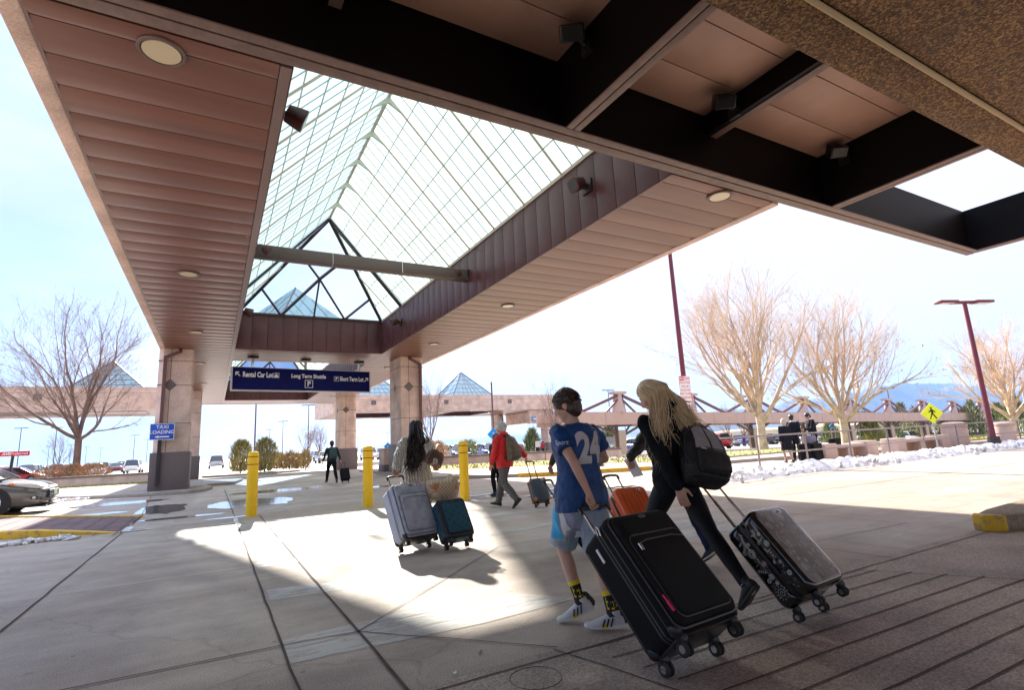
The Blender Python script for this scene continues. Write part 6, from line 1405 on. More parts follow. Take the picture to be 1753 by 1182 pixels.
def person(label, pos, yaw=0, H=1.75, vox=.012, skin=SKIN, sh=None, wr=None, an=None, head_f=(0, 1, 0), head_u=(0, 0, 1), lean=0.0, side_lean=0.0, head_off=(0, 0, 0), poles=None, hands=None, group=None, feet=((0, 0), (0, 0)), twist=0, hip_drop=.0, build=1.0, female=False):
    """standing or walking figure facing +y before the turn by yaw. wr / an: wrist and ankle targets (local metres)"""
    k = H / 1.75; e = empty('person', pos, yaw, label=label, cat='person', group=group); J = {}
    J['pel'] = V(0, 0, .93 - hip_drop) * k; sp = V(side_lean, math.sin(lean), math.cos(lean)).normalized(); J['wai'] = J['pel'] + sp * .15 * k; J['che'] = J['pel'] + sp * .37 * k; J['nek'] = J['pel'] + sp * .54 * k
    rt = V(math.cos(twist), math.sin(twist), 0); J['rt'] = rt; fw = V(-math.sin(twist), math.cos(twist), 0) ; fw = (fw - sp * fw.dot(sp)).normalized(); J['fw'] = fw; J['sp'] = sp
    J['head'] = J['nek'] + (sp * .5 + V(0, 0, .5)) * .145 * k + Vector(head_off)
    sw = (.165 if female else .185) * k * build; hw = .088 * k
    poles = poles or {}; hands = hands or {}
    for s, n in ((-1, 'L'), (1, 'R')):
        J['sh' + n] = J['pel'] + sp * .475 * k + rt * s * sw; J['hip' + n] = J['pel'] + V(s * hw, 0, -.02 * k)
        w_ = Vector((wr or {}).get(n, J['sh' + n] + V(s * .06, -.02, -.55 * k))); el, w_ = ik(J['sh' + n], w_, .285 * k, .255 * k, poles.get('e' + n, (s * .3, -1, 0))); J['el' + n], J['wr' + n] = el, w_
        a = Vector((an or {}).get(n, V(s * .10, 0, .085 * k))); kn, a = ik(J['hip' + n], a, .425 * k, .42 * k, poles.get('k' + n, (0, 1, 0))); J['kn' + n], J['an' + n] = kn, a
    m = MB(); F_ = female; b = build
    J['k'] = k; B = J['pel']; q = lambda t, w_, d: (B + sp * t * k, w_ * k * b, d * k * b)
    J['q'] = q
    torso(m, [q(-.09, .10, .07), q(-.03, .155, .10), q(.04, .155, .105), q(.15, .118 if F_ else .13, .085), q(.28, .14, .10), q(.40, .155 if not F_ else .14, .10), q(.475, .135 if not F_ else .12, .075), q(.53, .06, .055)], rt, fw)
    for n in 'LR':
        s = -1 if n == 'L' else 1; lr = .85 if F_ else 1
        limb(m, [J['sh' + n] - sp * .015, J['el' + n], J['wr' + n]], [.050 * k * lr * b, .036 * k * lr, .024 * k], 14)
        limb(m, [J['hip' + n], J['kn' + n], J['an' + n]], [.082 * k * b, .052 * k, .036 * k], 16); bd = J['kn' + n] - J['hip' + n].lerp(J['an' + n], .5); bd = bd.normalized() if bd.length > .03 else fw
        ax_ = (J['kn' + n] - J['an' + n]).normalized(); c = J['kn' + n].lerp(J['an' + n], .30) - bd * .012 * k; m.loft([(c + ax_ * z * k, ax_.orthogonal().normalized() * w_ * k, ax_.cross(ax_.orthogonal()).normalized() * w_ * k) for z, w_ in ((-.1, .03), (-.04, .046), (.03, .047), (.09, .035))], 14)
        hd = hands.get(n, {}); d = Vector(hd.get('d', (J['wr' + n] - J['el' + n]))); nn = hd.get('n', V(-s * .6, .3, -.1)); hand(m, J['wr' + n], d, nn, hd.get('side', 1 if n == 'L' else -1), hd.get('curl', .35), k * hd.get('s', 1))
        fy, fp = feet[0 if n == 'L' else 1]; F = Matrix.Rotation(fy, 3, 'Z') @ Matrix.Rotation(fp, 3, 'X'); m.loft([(J['an' + n] + F @ V(0, y, z) * k, (F @ V(w_, 0, 0)) * k, (F @ V(0, 0, h)) * k) for y, z, w_, h in ((-.055, -.04, .024, .03), (0, -.03, .03, .045), (.08, -.042, .030, .016), (.15, -.050, .020, .008))], 12)
    nb = J['nek'] - sp * .03; hc = J['head']; m.tube([nb, nb.lerp(hc, .5), hc - Vector(head_f).normalized() * .015 + V(0, 0, -.02)], [.058 * k, .052 * k, .054 * k], 16)
    A, rot = head_mesh(m, hc + V(0, 0, .0), head_f, head_u, k ** .5)
    body = m.build('body', skin, parent=e, smooth=True); remesh(body, vox, 3); J['A'], J['rot'] = A, rot
    m = MB()
    for s in (-1, 1): m.ell(A(s * .030, .081, .008), .0115, .008, .0075, rot, 10, 8)
    ey = m.build('eyes', mat('eye_white', (.7, .7, .68), .2), parent=body, smooth=True); m = MB()
    for s in (-1, 1): m.ell(A(s * .030, .088, .008), .005, .003, .005, rot, 8, 6)
    m.build('iris', mat('iris_brown', (.05, .03, .02), .2), parent=ey, smooth=True)
    J['e'] = e; return e, J
def top_garment(e, J, mt, name='jacket', z0=-.06, sleeve=1.0, ease=.022, sl=(.062, .052, .040), vox=.012, disp=.02, dscale=.12, collar=.0, hem=None, flare=0, female=False, smooth=3, b=1.0):
    q, k, rt, fw = J['q'], J['k'], J['rt'], J['fw']; m = MB(); E = ease / 1.0; F_ = female
    secs = [(z0, .155 + flare, .105 + flare), (.04, .158 + flare * .7, .108 + flare * .6), (.15, (.128 if F_ else .145), .100), (.28, .150, .112), (.40, .160 if not F_ else .145, .112), (.475, .140, .085), (.53, .068, .065)]
    torso(m, [(q(t, 1, 1)[0], (w_ + E) * k * b, (d + E) * k * b) for t, w_, d in secs], rt, fw)
    for n in 'LR':
        a, c, d = J['sh' + n], J['el' + n], J['wr' + n]
        if sleeve >= 1: limb(m, [a, c, c.lerp(d, min(1, sleeve - .08 if sleeve == 1 else .93))], [sl[0] * k, sl[1] * k, sl[2] * k], 16)
        else: limb(m, [a, a.lerp(c, sleeve)], [sl[0] * k, sl[1] * k], 16, ends=False); m.ell(a, sl[0] * k)
    if collar: m.tube([J['nek'] - J['sp'] * .04, J['nek'] + J['sp'] * collar], [.085 * k, .068 * k], 16)
    o = m.build(name, mt, parent=e, smooth=True); remesh(o, vox, smooth, disp, dscale); return o
def trousers(e, J, mt, name='trousers', r=(.098, .070, .055), end=1.0, vox=.012, disp=.014, dscale=.12, top=.06, waist=.0, ease=.012):
    q, k = J['q'], J['k']; m = MB(); torso(m, [(q(t, 1, 1)[0], (w_ + ease) * k, (d + ease) * k) for t, w_, d in ((-.10, .11, .075), (-.04, .160, .105), (.03, .160, .11), (top, .155, .105))], J['rt'], J['fw'])
    for n in 'LR':
        h, kn, a = J['hip' + n], J['kn' + n], J['an' + n]
        if end >= 1: limb(m, [h, kn, kn.lerp(a, end if end < 1 else .97)], [r[0] * k, r[1] * k, r[2] * k], 16)
        elif end > .5: limb(m, [h, kn, kn.lerp(a, (end - .5) * 2)], [r[0] * k, r[1] * k, r[2] * k], 16, ends=False); m.ell(h, r[0] * k)
        else: limb(m, [h, h.lerp(kn, end * 2)], [r[0] * k, r[1] * k], 18, ends=False); m.ell(h, r[0] * k)
    o = m.build(name, mt, parent=e, smooth=True); remesh(o, vox, 3, disp, dscale); return o
def backpack(pos, rz, tilt, w, h, d, mt, label, panel=None, strapm=None, vox=.008, roll=0, straps=True, cat='backpack', detail=True):
    """local: back plane y=0 (towards the wearer, +y), bottom z=0"""
    e = empty('backpack', pos, label=label, cat=cat); e.rotation_euler = (Matrix.Rotation(rz, 4, 'Z') @ Matrix.Rotation(roll, 4, 'Y') @ Matrix.Rotation(tilt, 4, 'X')).to_euler()
    m = MB(); secs = []
    for t, a, b in ((0, .80, .62), (.05, .95, .86), (.2, 1.04, 1.04), (.45, 1.0, 1.0), (.7, .93, .80), (.88, .80, .58), (.97, .55, .36), (1, .3, .2)): secs.append(((0, -d * .5 * b, h * t), (w / 2 * a, 0, 0), (0, d / 2 * b, 0)))
    m.loft(secs, 28, pw=.62); o = m.build('main_bag', mt, parent=e, smooth=True); remesh(o, vox, 2, disp=.018, dscale=.09)
    if detail:
        m = MB(); m.loft([((0, -d * .92, h * .08), (w * .30, 0, 0), (0, d * .18, 0)), ((0, -d * 1.0, h * .14), (w * .38, 0, 0), (0, d * .22, 0)), ((0, -d * .98, h * .38), (w * .37, 0, 0), (0, d * .20, 0)), ((0, -d * .88, h * .47), (w * .30, 0, 0), (0, d * .12, 0))], 20, pw=.6); f = m.build('front_pocket', mt, parent=e, smooth=True); remesh(f, vox, 2, disp=.01, dscale=.06)
        m = MB(); m.tube([(-w * .34, -d * .98, h * .40), (-w * .2, -d * 1.1, h * .455), (w * .2, -d * 1.1, h * .455), (w * .34, -d * .98, h * .40)], .004, 6); m.tube([(-w * .45, -d * .5, h * .35), (-w * .43, -d * .62, h * .72), (-w * .2, -d * .60, h * .93), (w * .2, -d * .60, h * .93), (w * .43, -d * .62, h * .72), (w * .45, -d * .5, h * .35)], .004, 6); m.build('zips', PIPE, parent=e, smooth=True)
        m = MB(); m.tube([(-.03, -.02, h * .97), (-.03, -.03, h * 1.05), (.03, -.03, h * 1.05), (.03, -.02, h * .97)], .008, 6); m.build('grab_loop', strapm or mt, parent=e, smooth=True)
    if straps:
        for s in (-1, 1):
            m = MB(); pts = [V(s * w * .22, -.01, h * .93), V(s * w * .26, .05, h * 1.04), V(s * w * .30, .15, h * .98), V(s * w * .36, .21, h * .70), V(s * w * .44, .16, h * .40), V(s * w * .46, .02, h * .12)]
            for a, b_ in zip(pts[:-1], pts[1:]): m.bar(a, b_ + (b_ - a) * .04, .055, .014, (s, .2, .3))
            m.build('strap', strapm or mt, parent=e, bevel=.004)
    return e
W = lambda p, x, y: V(p.x - x, p.y - y, p.z)
# ===== the boy in the blue jersey =====
BX, BY = 2.33, 3.20
g1 = GR[1]
boy, J = person('boy in a blue number 24 jersey and grey shorts pulling the big black suitcase', (BX, BY, 0), R(0), 1.64, .0065, SKIN,
    wr={'L': (g1.x - BX - .03, g1.y - BY - .01, g1.z + .085), 'R': (.19, .26, 1.00)}, an={'L': (-.03, .06, .125), 'R': (.04, -.20, .09)}, head_f=(-.55, .75, -.42), head_off=(-.035, .03, -.01), side_lean=-.02, lean=.03,
    poles={'eL': (-.5, -1, 0), 'eR': (.8, -.6, -.2), 'kL': (-.1, 1, 0), 'kR': (0, 1, 0)}, hands={'L': {'d': (.25, -.02, -1), 'n': (.1, -1, .1), 'curl': .95, 'side': 1, 's': .95}}, feet=((R(62), R(-16)), (R(58), R(0))), build=.92)
JER = mat('royal_blue_jersey', (.003, .045, .17), .45, spec=.4, var=.18, vs_=9, bump=.25, bs=500)
jy = top_garment(boy, J, JER, 'jersey', z0=-.12, sleeve=.62, ease=.034, sl=(.060, .078, 0), vox=.0075, disp=.035, dscale=.11, flare=.024, b=1.05)
k = J['k']; NUM = mat('number_grey', (.50, .46, .46), .6)
c = J['pel'] + V(.012, 0, .33 * k); text_on('24', .29, jy, c, (1, 0, 0), (.0, 0, 1), (0, 1, 0), NUM, jy, bold=.014, sx=.74, cuts=5)
text_on('Sport', .045, jy, J['shL'].lerp(J['elL'], .38) + V(-.0, -.02, 0), (.6, -.8, 0), (.1, 0, 1), (.8, .6, 0), mat('sleeve_print', (.6, .65, .7), .6), jy, name='sleeve_print', off=.003)
m = MB(); m.tube([J['nek'] - J['sp'] * .035, J['nek'] - J['sp'] * .012], [.078 * k, .066 * k], 20); m.build('collar', mat('collar_navy', (.004, .03, .11), .5), parent=jy, smooth=True)
SHO = mat('light_grey_shorts', (.30, .36, .42), .6, var=.1, vs_=5, bump=.3, bs=400)
sh_ = trousers(boy, J, SHO, 'shorts', r=(.112, .112, 0), end=.47, vox=.0075, disp=.03, dscale=.10, ease=.028)
h, kn = J['hipL'], J['knL']
grid_on([h + V(-.30, .12, -.07), h + V(-.30, .03, -.07), h.lerp(kn, .8) + V(-.3, -.10, 0), h.lerp(kn, .8) + V(-.3, .0, 0)], 6, 14, sh_, (1, 0, 0), mat('teal_stripe', (.01, .34, .62), .5), sh_, 'side_stripe')
grid_on([h + V(-.30, .02, -.07), h + V(-.30, -.01, -.07), h.lerp(kn, .8) + V(-.3, -.15, 0), h.lerp(kn, .8) + V(-.3, -.115, 0)], 4, 14, sh_, (1, 0, 0), WHITE, sh_, 'white_stripe')
grid_on([h + V(-.30, -.02, -.07), h + V(-.30, -.05, -.07), h.lerp(kn, .8) + V(-.3, -.20, 0), h.lerp(kn, .8) + V(-.3, -.16, 0)], 4, 14, sh_, (1, 0, 0), mat('lilac_stripe', (.42, .40, .58), .5), sh_, 'side_stripe')
short_hair(boy, J['A'], J['rot'], hair_mat('brown_hair', (.075, .04, .025), (.03, .016, .01)), seed=3, thick=.009)
BS, YS = mat('black_sock', (.012, .012, .012), .8), mat('yellow_sock_band', (.75, .55, .01), .7)
for n, (fy, fp) in (('L', (R(62), R(-16))), ('R', (R(58), R(0)))):
    a, kn = J['an' + n], J['kn' + n]; u = (kn - a).normalized(); m = MB(); m.tube([a - u * .01, a + u * .05, a + u * .125], [.040, .037, .041], 16); s_ = m.build('sock', BS, parent=boy, smooth=True)
    m = MB(); m.tube([a + u * .120, a + u * .150], [.0425, .0435], 16); m.build('sock_band', YS, parent=s_, smooth=True)
    v = u.cross(V(1, 0, 0)).normalized(); r_ = V(1, 0, 0); m = MB()
    for z in (.045, .085):
        for t in range(7):
            th = R(-75 + t * 22 - 90); 
            p = lambda q, zz: a + u * zz + (r_ * math.cos(q) + V(0, 1, 0) * math.sin(q)) * .0405
            if (t + int(z * 100)) % 2 == 0: m.quad(p(th, z), p(th + .38, z), p(th + .38, z + .012), p(th, z + .012))
            if t % 3 == 0: m.quad(p(th, z), p(th + .12, z), p(th + .12, z + .04), p(th, z + .04))
    m.build('sock_pattern', YS, parent=s_, fix=False)
    o, A = shoe(boy, a, fy, fp, mat('white_knit_shoe', (.62, .60, .60), .7, bump=.4, bs=300), mat('white_sole', (.66, .65, .63), .6), .96, chunky=1.5)
    m = MB()
    for i in range(3):
        y = .005 + i * .028
        for s in (-1, 1): m.bar(A(s * .0415, y, -.005 - i * .004), A(s * .0465, y + .018, -.058), .010, .004, tuple(A(s, 0, 0) - A(0, 0, 0)))
    m.build('stripes', mat('shoe_black', (.015, .015, .015), .6), parent=o)
    m = MB(); m.loft([(A(0, -.082, -.030), V(.022, 0, 0), V(0, 0, .03)), (A(0, -.055, .02), V(.035, 0, 0), V(0, .02, .03)), (A(0, -.05, .045), V(.030, 0, 0), V(0, .012, .015))], 12); m.build('heel_counter', mat('shoe_black', (.015, .015, .015), .6), parent=o, smooth=True)
    m = MB()
    for s in (-1, 1): m.bar(A(s * .040, .045, -.058), A(s * .042, .085, -.062), .004, .020, (0, 0, 1))
    m.build('yellow_plug', YS, parent=o)
# ===== the blonde woman =====
LX, LY = 3.20, 3.13; g2 = GR[2]
bl, J = person('blonde woman in black hoodie and leggings, head bowed, pulling the doodle printed case', (LX, LY, 0), 0, 1.76, .0065, SKIN, female=True,
    wr={'L': (-.12, -.14, .86), 'R': (g2.x - LX - .0, g2.y - LY + .01, g2.z + .07)}, an={'L': (-.16, .46, .10), 'R': (-.01, -.58, .19)}, head_f=(-.45, .70, -.60), head_u=(0, .3, 1), head_off=(-.03, .03, -.0), lean=.12, side_lean=-.06,
    poles={'eL': (-.7, -.8, 0), 'eR': (.8, -.5, 0), 'kL': (0, 1, 0), 'kR': (.1, 1, 0)}, hands={'L': {'d': (.12, -.25, -1), 'n': (.7, .5, .1), 'curl': .28, 'side': 1}, 'R': {'d': (0, -.2, -1), 'n': (0, -1, 0), 'curl': .9}}, feet=((0, 0), (R(-8), R(-48))), hip_drop=.05)
HOOD = cloth('black_hoodie', (.006, .007, .009), var=.3, vs_=8)
hd = top_garment(bl, J, HOOD, 'hoodie', z0=-.10, ease=.034, sl=(.062, .060, .046), vox=.008, disp=.045, dscale=.13, female=True)
m = MB(); c = J['nek'] - J['fw'] * .05; m.ell(c + V(.0, -.03, .0), .10, .075, .065); m.ell(c + V(.03, -.05, .05), .08, .06, .06); o = m.build('hood', HOOD, parent=hd, smooth=True); remesh(o, .008, 3, .03, .07)
LEG = mat('black_leggings', (.004, .0045, .008), .6, spec=.25)
trousers(bl, J, LEG, 'leggings', r=(.092, .058, .042), end=1.0, vox=.0075, disp=.004, dscale=.1, top=.08, ease=.006)
for n, (fy, fp) in (('L', (0, 0)), ('R', (R(-8), R(-48)))):
    o, A = shoe(bl, J['an' + n], fy, fp, mat('black_shoe', (.012, .012, .013), .5), mat('black_sole', (.02, .02, .02), .5), .95)
    a, kn = J['an' + n], J['kn' + n]; u = (kn - a).normalized(); m = MB(); m.tube([a - u * .0, a + u * .035], [.041, .0385], 16); m.build('ankle_sock', mat('lilac_sock', (.42, .36, .55), .8), parent=bl, smooth=True)
# long blonde hair
BLH = [mat('blonde_a', (.66, .47, .25), .38), mat('blonde_b', (.60, .42, .22), .4), mat('blonde_c', (.80, .64, .40), .36), mat('blonde_root', (.46, .32, .18), .45)]
A, rot = J['A'], J['rot']
m = MB(); m.ell(A(0, -.018, .034), .090, .108, .100, rot, 24, 16); m.ell(A(0, -.06, -.04), .080, .062, .10, rot, 20, 12); cap = m.build('hair', BLH[1], parent=bl, smooth=True); remesh(cap, .007, 2, .012, .03)
def flow(rnd, i):
    th = rnd.uniform(0, 6.28); ph = math.acos(rnd.uniform(-.25, 1)); q = V(math.sin(ph) * math.cos(th), math.sin(ph) * math.sin(th), math.cos(ph))
    if q.y > .5 and q.z < .35: q.y *= -1
    p = A(q.x * .093, -.018 + q.y * .11, .034 + q.z * .103); top = A(rnd.uniform(-.01, .01), .01, .14)
    start = p.lerp(top, .55); start = A(0, -.018, .034) + (start - A(0, -.018, .034)).normalized() * .103
    side = 1 if (rot @ q).x + rnd.gauss(.05, .35) > .25 else -1
    mid = A(q.x * .112, -.018 + min(q.y, .4) * .125 - .012, -.03 + min(0, q.z) * .03)
    if side > 0: tgt = A(0, 0, 0) + V(.19 + rnd.gauss(0, .055), -.21 + rnd.gauss(0, .035), -.27 + rnd.gauss(0, .06)); k1 = A(0, 0, 0) + V(.105 + rnd.gauss(0, .035), -.165 + rnd.gauss(0, .02), -.09 + rnd.gauss(0, .02))
    else: tgt = A(0, 0, 0) + V(-.04 + rnd.gauss(0, .05), -.11 + rnd.gauss(0, .045), -.36 + rnd.gauss(0, .07) - .10 * (rnd.random() < .2)); k1 = A(0, 0, 0) + V(-.055 + rnd.gauss(0, .03), -.125 + rnd.gauss(0, .03), -.15 + rnd.gauss(0, .02))
    pts = []; P_ = [start, p, mid, k1, k1.lerp(tgt, .5) + V(rnd.gauss(0, .022), rnd.gauss(0, .02), -.02), tgt]
    for a_, b_, c_, d_ in zip([P_[0]] + P_[:-2], P_[:-1], P_[1:], P_[2:] + [P_[-1]]):
        for t in (0, .33, .66): pts.append(.5 * ((2 * b_) + (c_ - a_) * t + (2 * a_ - 5 * b_ + 4 * c_ - d_) * t * t + (3 * b_ - a_ - 3 * c_ + d_) * t ** 3))
    pts.append(tgt); n_ = len(pts); return pts, [.5] + [1.0 - .25 * j / n_ for j in range(1, n_ - 3)] + [.6, .4, .15]
strands(cap, A, rot, BLH, 1700, flow, 4, .0027, 'strands')
# her backpack, black with grey panels
bpk = backpack((LX + .04, LY - .185, .84), R(-14), R(-20), .36, .50, .23, mat('black_ripstop', (.010, .009, .009), .6, var=.5, vs_=14, bump=.5, bs=180), 'black backpack with two grey fabric panels on the back of the blonde woman', roll=R(14))
GPL = mat('grey_pack_panel', (.33, .30, .31), .7, var=.15, vs_=8, bump=.4, bs=200)
tgt_ = [o for o in kids(bpk) if o.name.startswith('main_bag')][0]
for (x0, x1) in ((-.135, -.012), (.006, .105)):
    grid_on([(x0 * .8, -.4, .44), (x1 * .85, -.4, .44), (x1, -.4, .235), (x0, -.4, .225)], 8, 12, tgt_, (0, 1, 0), GPL, tgt_, 'grey_panel', off=.006)
m = MB(); m.ring((-.175, -.13, .13), (-1, -.25, 0), .045, .004, 20, 6); m.tube([(-.185, -.10, .30), (-.195, -.15, .22), (-.18, -.19, .10)], .003, 5); m.tube([(-.10, -.26, .42), (-.185, -.16, .36), (-.185, -.14, .05), (-.15, -.2, -.03)], .003, 5); m.build('bungee_cord', PIPE, parent=bpk, smooth=True)
m = MB(); m.box(-.12, -.075, -.262, -.256, .205, .215); m.build('label', mat('label_grey', (.35, .38, .4), .5), parent=bpk)
# ===== the traveller in grey hidden in front of the boy =====
GX, GY = 4.10, 5.74; g3, g7 = GR[3], GR[7]
gp_, J = person('traveller in a grey jumper almost hidden in front of the boy, pulling the orange case', (GX, GY, 0), R(0), 1.58, .009, SKIN, female=True,
    wr={'L': (g7.x - GX + .0, g7.y - GY, g7.z + .07), 'R': (g3.x - GX - .02, g3.y - GY, g3.z + .075)}, an={'L': (-.08, .2, .10), 'R': (.07, -.22, .12)}, feet=((0, 0), (0, R(-20))), hands={'L': {'d': (-.1, -.2, -1), 'n': (0, -1, 0), 'curl': .9}, 'R': {'d': (.1, -.2, -1), 'n': (0, -1, 0), 'curl': .9}})
top_garment(gp_, J, cloth('charcoal_jumper', (.06, .055, .055)), 'jumper', ease=.02, female=True, vox=.010); trousers(gp_, J, cloth('dark_jeans', (.012, .014, .025)), vox=.010); short_hair(gp_, J['A'], J['rot'], MAT['brown_hair'], seed=5)
for n, f in (('L', (0, 0)), ('R', (0, R(-20)))): shoe(gp_, J['an' + n], f[0], f[1], BLKP, RUB, .9)
# ===== the traveller in a black jacket half hidden by the blonde woman =====
KX, KY = 4.18, 4.10
bk, J = person('traveller in black jacket and jeans half hidden behind the blonde woman, holding a paper', (KX, KY, 0), R(0), 1.70, .008, SKIN, female=True,
    wr={'L': tuple(px(1068, 796, y=4.1) - V(4.18, 4.10, 0)), 'R': (.2, .15, 1.0)}, an={'L': (-.05, .40, .10), 'R': (-.05, -.42, .15)}, feet=((0, 0), (R(-5), R(-32))), lean=.08, head_f=(-.4, .9, -.3), head_off=(-.04, .02, -.02), poles={'eL': (-.5, -.8, .1)}, hands={'L': {'d': (.45, .1, -.9), 'n': (.3, .8, 0), 'curl': .5}})
BJ = mat('black_satin_jacket', (.012, .011, .010), .5, var=.4, vs_=16, bump=.5, bs=90); top_garment(bk, J, BJ, 'jacket', z0=-.02, ease=.035, sl=(.074, .066, .048), vox=.009, disp=.05, dscale=.09, female=True, collar=.01)
trousers(bk, J, cloth('navy_jeans', (.010, .016, .045), var=.3, vs_=12), vox=.010, r=(.095, .066, .052), disp=.02, dscale=.07); short_hair(bk, J['A'], J['rot'], MAT['brown_hair'], seed=6)
for n, f in (('L', (0, 0)), ('R', (R(-5), R(-32)))): shoe(bk, J['an' + n], f[0], f[1], mat('canvas_black_shoe', (.02, .02, .022), .7), mat('gum_sole', (.5, .42, .34), .6), .95)
wl = J['wrL'] + V(KX, KY, 0); m = MB(); pc = wl + V(.075, .03, -.10); m.obox(pc, V(.07, .02, -.09), V(.022, -.05, .01), V(.001, .001, .001)); tag(m.build('boarding_paper', mat('paper_white', (.75, .75, .8), .7)), 'folded white paper in the hand of the black jacketed traveller', 'paper')
# ===== the woman in the cream cardigan =====
CX, CY = 2.55, 7.42; g4, g5 = GR[4], GR[5]
cw, J = person('woman with long black hair in a cream knitted cardigan hauling two suitcases', (CX, CY, 0), 0, 1.66, .009, SKIN2, female=True,
    wr={'L': (g4.x - CX, g4.y - CY, g4.z + .07), 'R': (g5.x - CX + .06, g5.y - CY, g5.z + .08)}, an={'L': (-.09, .15, .10), 'R': (.08, -.2, .12)}, feet=((0, 0), (0, R(-15))), head_f=(.35, .8, -.35), head_off=(.03, .02, -.01), lean=.10, hands={'L': {'d': (0, -.2, -1), 'n': (0, -1, 0), 'curl': .9}, 'R': {'d': (0, -.2, -1), 'n': (0, -1, 0), 'curl': .9}})
KNIT = mat('cream_knit', (.60, .53, .44), .9, sheen=.3)
nt = KNIT.node_tree; b = nt.nodes['Principled BSDF']; tc = N(nt, 'ShaderNodeTexCoord'); wv = N(nt, 'ShaderNodeTexWave'); wv.bands_direction = 'X'; wv.inputs['Scale'].default_value = 9; wv.inputs['Distortion'].default_value = 3.5; wv.inputs['Detail'].default_value = 2; wv.inputs['Detail Scale'].default_value = 3
bp = N(nt, 'ShaderNodeBump'); bp.inputs['Strength'].default_value = 1; bp.inputs['Distance'].default_value = .03; L = nt.links.new; L(tc.outputs['Object'], wv.inputs[0]); L(wv.outputs['Fac'], bp.inputs['Height']); L(bp.outputs[0], b.inputs['Normal'])
cr = N(nt, 'ShaderNodeValToRGB'); cr.color_ramp.elements[0].color = (.42, .36, .29, 1); cr.color_ramp.elements[1].color = (.66, .60, .51, 1); L(wv.outputs['Fac'], cr.inputs[0]); L(cr.outputs[0], b.inputs['Base Color'])
q, k = J['q'], J['k']; m = MB()
torso(m, [(q(t, 1, 1)[0] + V(0, -.0, 0), w_ * k, d * k) for t, w_, d in ((-.42, .29, .20), (-.25, .275, .19), (-.05, .245, .17), (.12, .215, .15), (.28, .205, .14), (.40, .195, .13), (.475, .165, .10), (.53, .075, .07))], J['rt'], J['fw'])
for n in 'LR': limb(m, [J['sh' + n], J['el' + n], J['el' + n].lerp(J['wr' + n], .9)], [.085 * k, .082 * k, .062 * k], 16)
cg = m.build('cardigan', KNIT, parent=cw, smooth=True); remesh(cg, .010, 3, .05, .10)
m = MB()
for n in 'LR': m.tube([J['el' + n].lerp(J['wr' + n], .88), J['wr' + n]], [.038, .034], 12)
m.build('dark_cuffs', cloth('plum_cuff', (.06, .04, .07)), parent=cw, smooth=True); trousers(cw, J, LEG, 'leggings', vox=.012)
for n in 'LR': shoe(cw, J['an' + n], 0, 0, BLKP, RUB, .9)
A, rot = J['A'], J['rot']; DKH = [mat('black_hair_a', (.012, .008, .007), .32), mat('black_hair_b', (.03, .018, .013), .32)]
m = MB(); m.ell(A(0, -.018, .034), .094, .110, .102, rot, 24, 16); m.ell(A(0, -.07, -.05), .085, .065, .11, rot, 20, 12); cap2 = m.build('hair', DKH[0], parent=cw, smooth=True); remesh(cap2, .009, 2, .02, .04)
def flow2(rnd, i):
    th = rnd.uniform(0, 6.28); ph = math.acos(rnd.uniform(-.3, 1)); q_ = V(math.sin(ph) * math.cos(th), math.sin(ph) * math.sin(th), math.cos(ph))
    if q_.y > .3: q_.y *= -1
    O = A(0, 0, 0); p = A(q_.x * .098, -.018 + q_.y * .112, .034 + q_.z * .104); k1 = O + V(-.04 + rnd.gauss(0, .05), -.15 + rnd.gauss(0, .02), -.16); l = rnd.uniform(.25, .50); k2 = O + V(-.09 + rnd.gauss(0, .06), -.20 + rnd.gauss(0, .02), -.16 - l * .55); t_ = O + V(-.10 + rnd.gauss(0, .07), -.19 + rnd.gauss(0, .03), -.16 - l)
    pts = [p, p.lerp(k1, .5) + V(0, -.02, .0), k1, k1.lerp(k2, .5) + V(rnd.gauss(0, .015), 0, 0), k2, k2.lerp(t_, .5) + V(rnd.gauss(0, .02), 0, 0), t_]; return pts, [1, 1, 1, .9, .8, .6, .2]
strands(cap2, A, rot, DKH, 420, flow2, 6, .0075, 'strands')
hb = empty('handbag', (CX + .17, CY - .30, 1.10), R(25), label='small brown monogram handbag slung on the back of the woman in the cardigan', cat='bag'); hb.rotation_euler = (0, R(32), R(8))
MONO = bpy.data.materials.new('brown_monogram_canvas'); MONO.use_nodes = True; nt = MONO.node_tree; b = nt.nodes['Principled BSDF']; b.inputs['Roughness'].default_value = .5
tc = N(nt, 'ShaderNodeTexCoord'); vo = N(nt, 'ShaderNodeTexVoronoi'); vo.inputs['Scale'].default_value = 42; vo.inputs['Randomness'].default_value = 0; cr = N(nt, 'ShaderNodeValToRGB'); cr.color_ramp.interpolation = 'CONSTANT'; cr.color_ramp.elements[0].color = (.30, .17, .07, 1); cr.color_ramp.elements[1].position = .26; cr.color_ramp.elements[1].color = (.075, .035, .018, 1); L = nt.links.new; L(tc.outputs['Object'], vo.inputs['Vector']); L(vo.outputs['Distance'], cr.inputs[0]); L(cr.outputs[0], b.inputs['Base Color'])
m = MB(); m.loft([((0, 0, -.11), (.11, 0, 0), (0, .05, 0)), ((0, 0, -.09), (.13, 0, 0), (0, .07, 0)), ((0, 0, .02), (.125, 0, 0), (0, .065, 0)), ((0, 0, .10), (.10, 0, 0), (0, .035, 0)), ((0, 0, .11), (.09, 0, 0), (0, .02, 0))], 20, pw=.5); m.build('bag_body', MONO, parent=hb, smooth=True)
m = MB()
for s in (-1, 1): m.tube([(s * .07, -.03, .08), (s * .06, -.02, .15), (s * .03, .04, .20), (-.02, .10, .20)], .009, 6)
m.tube([(-.09, -.03, .09), (0, -.05, .12), (.09, -.03, .09)], .006, 6); m.build('strap', mat('orange_tan_leather', (.55, .22, .10), .5), parent=hb, smooth=True)
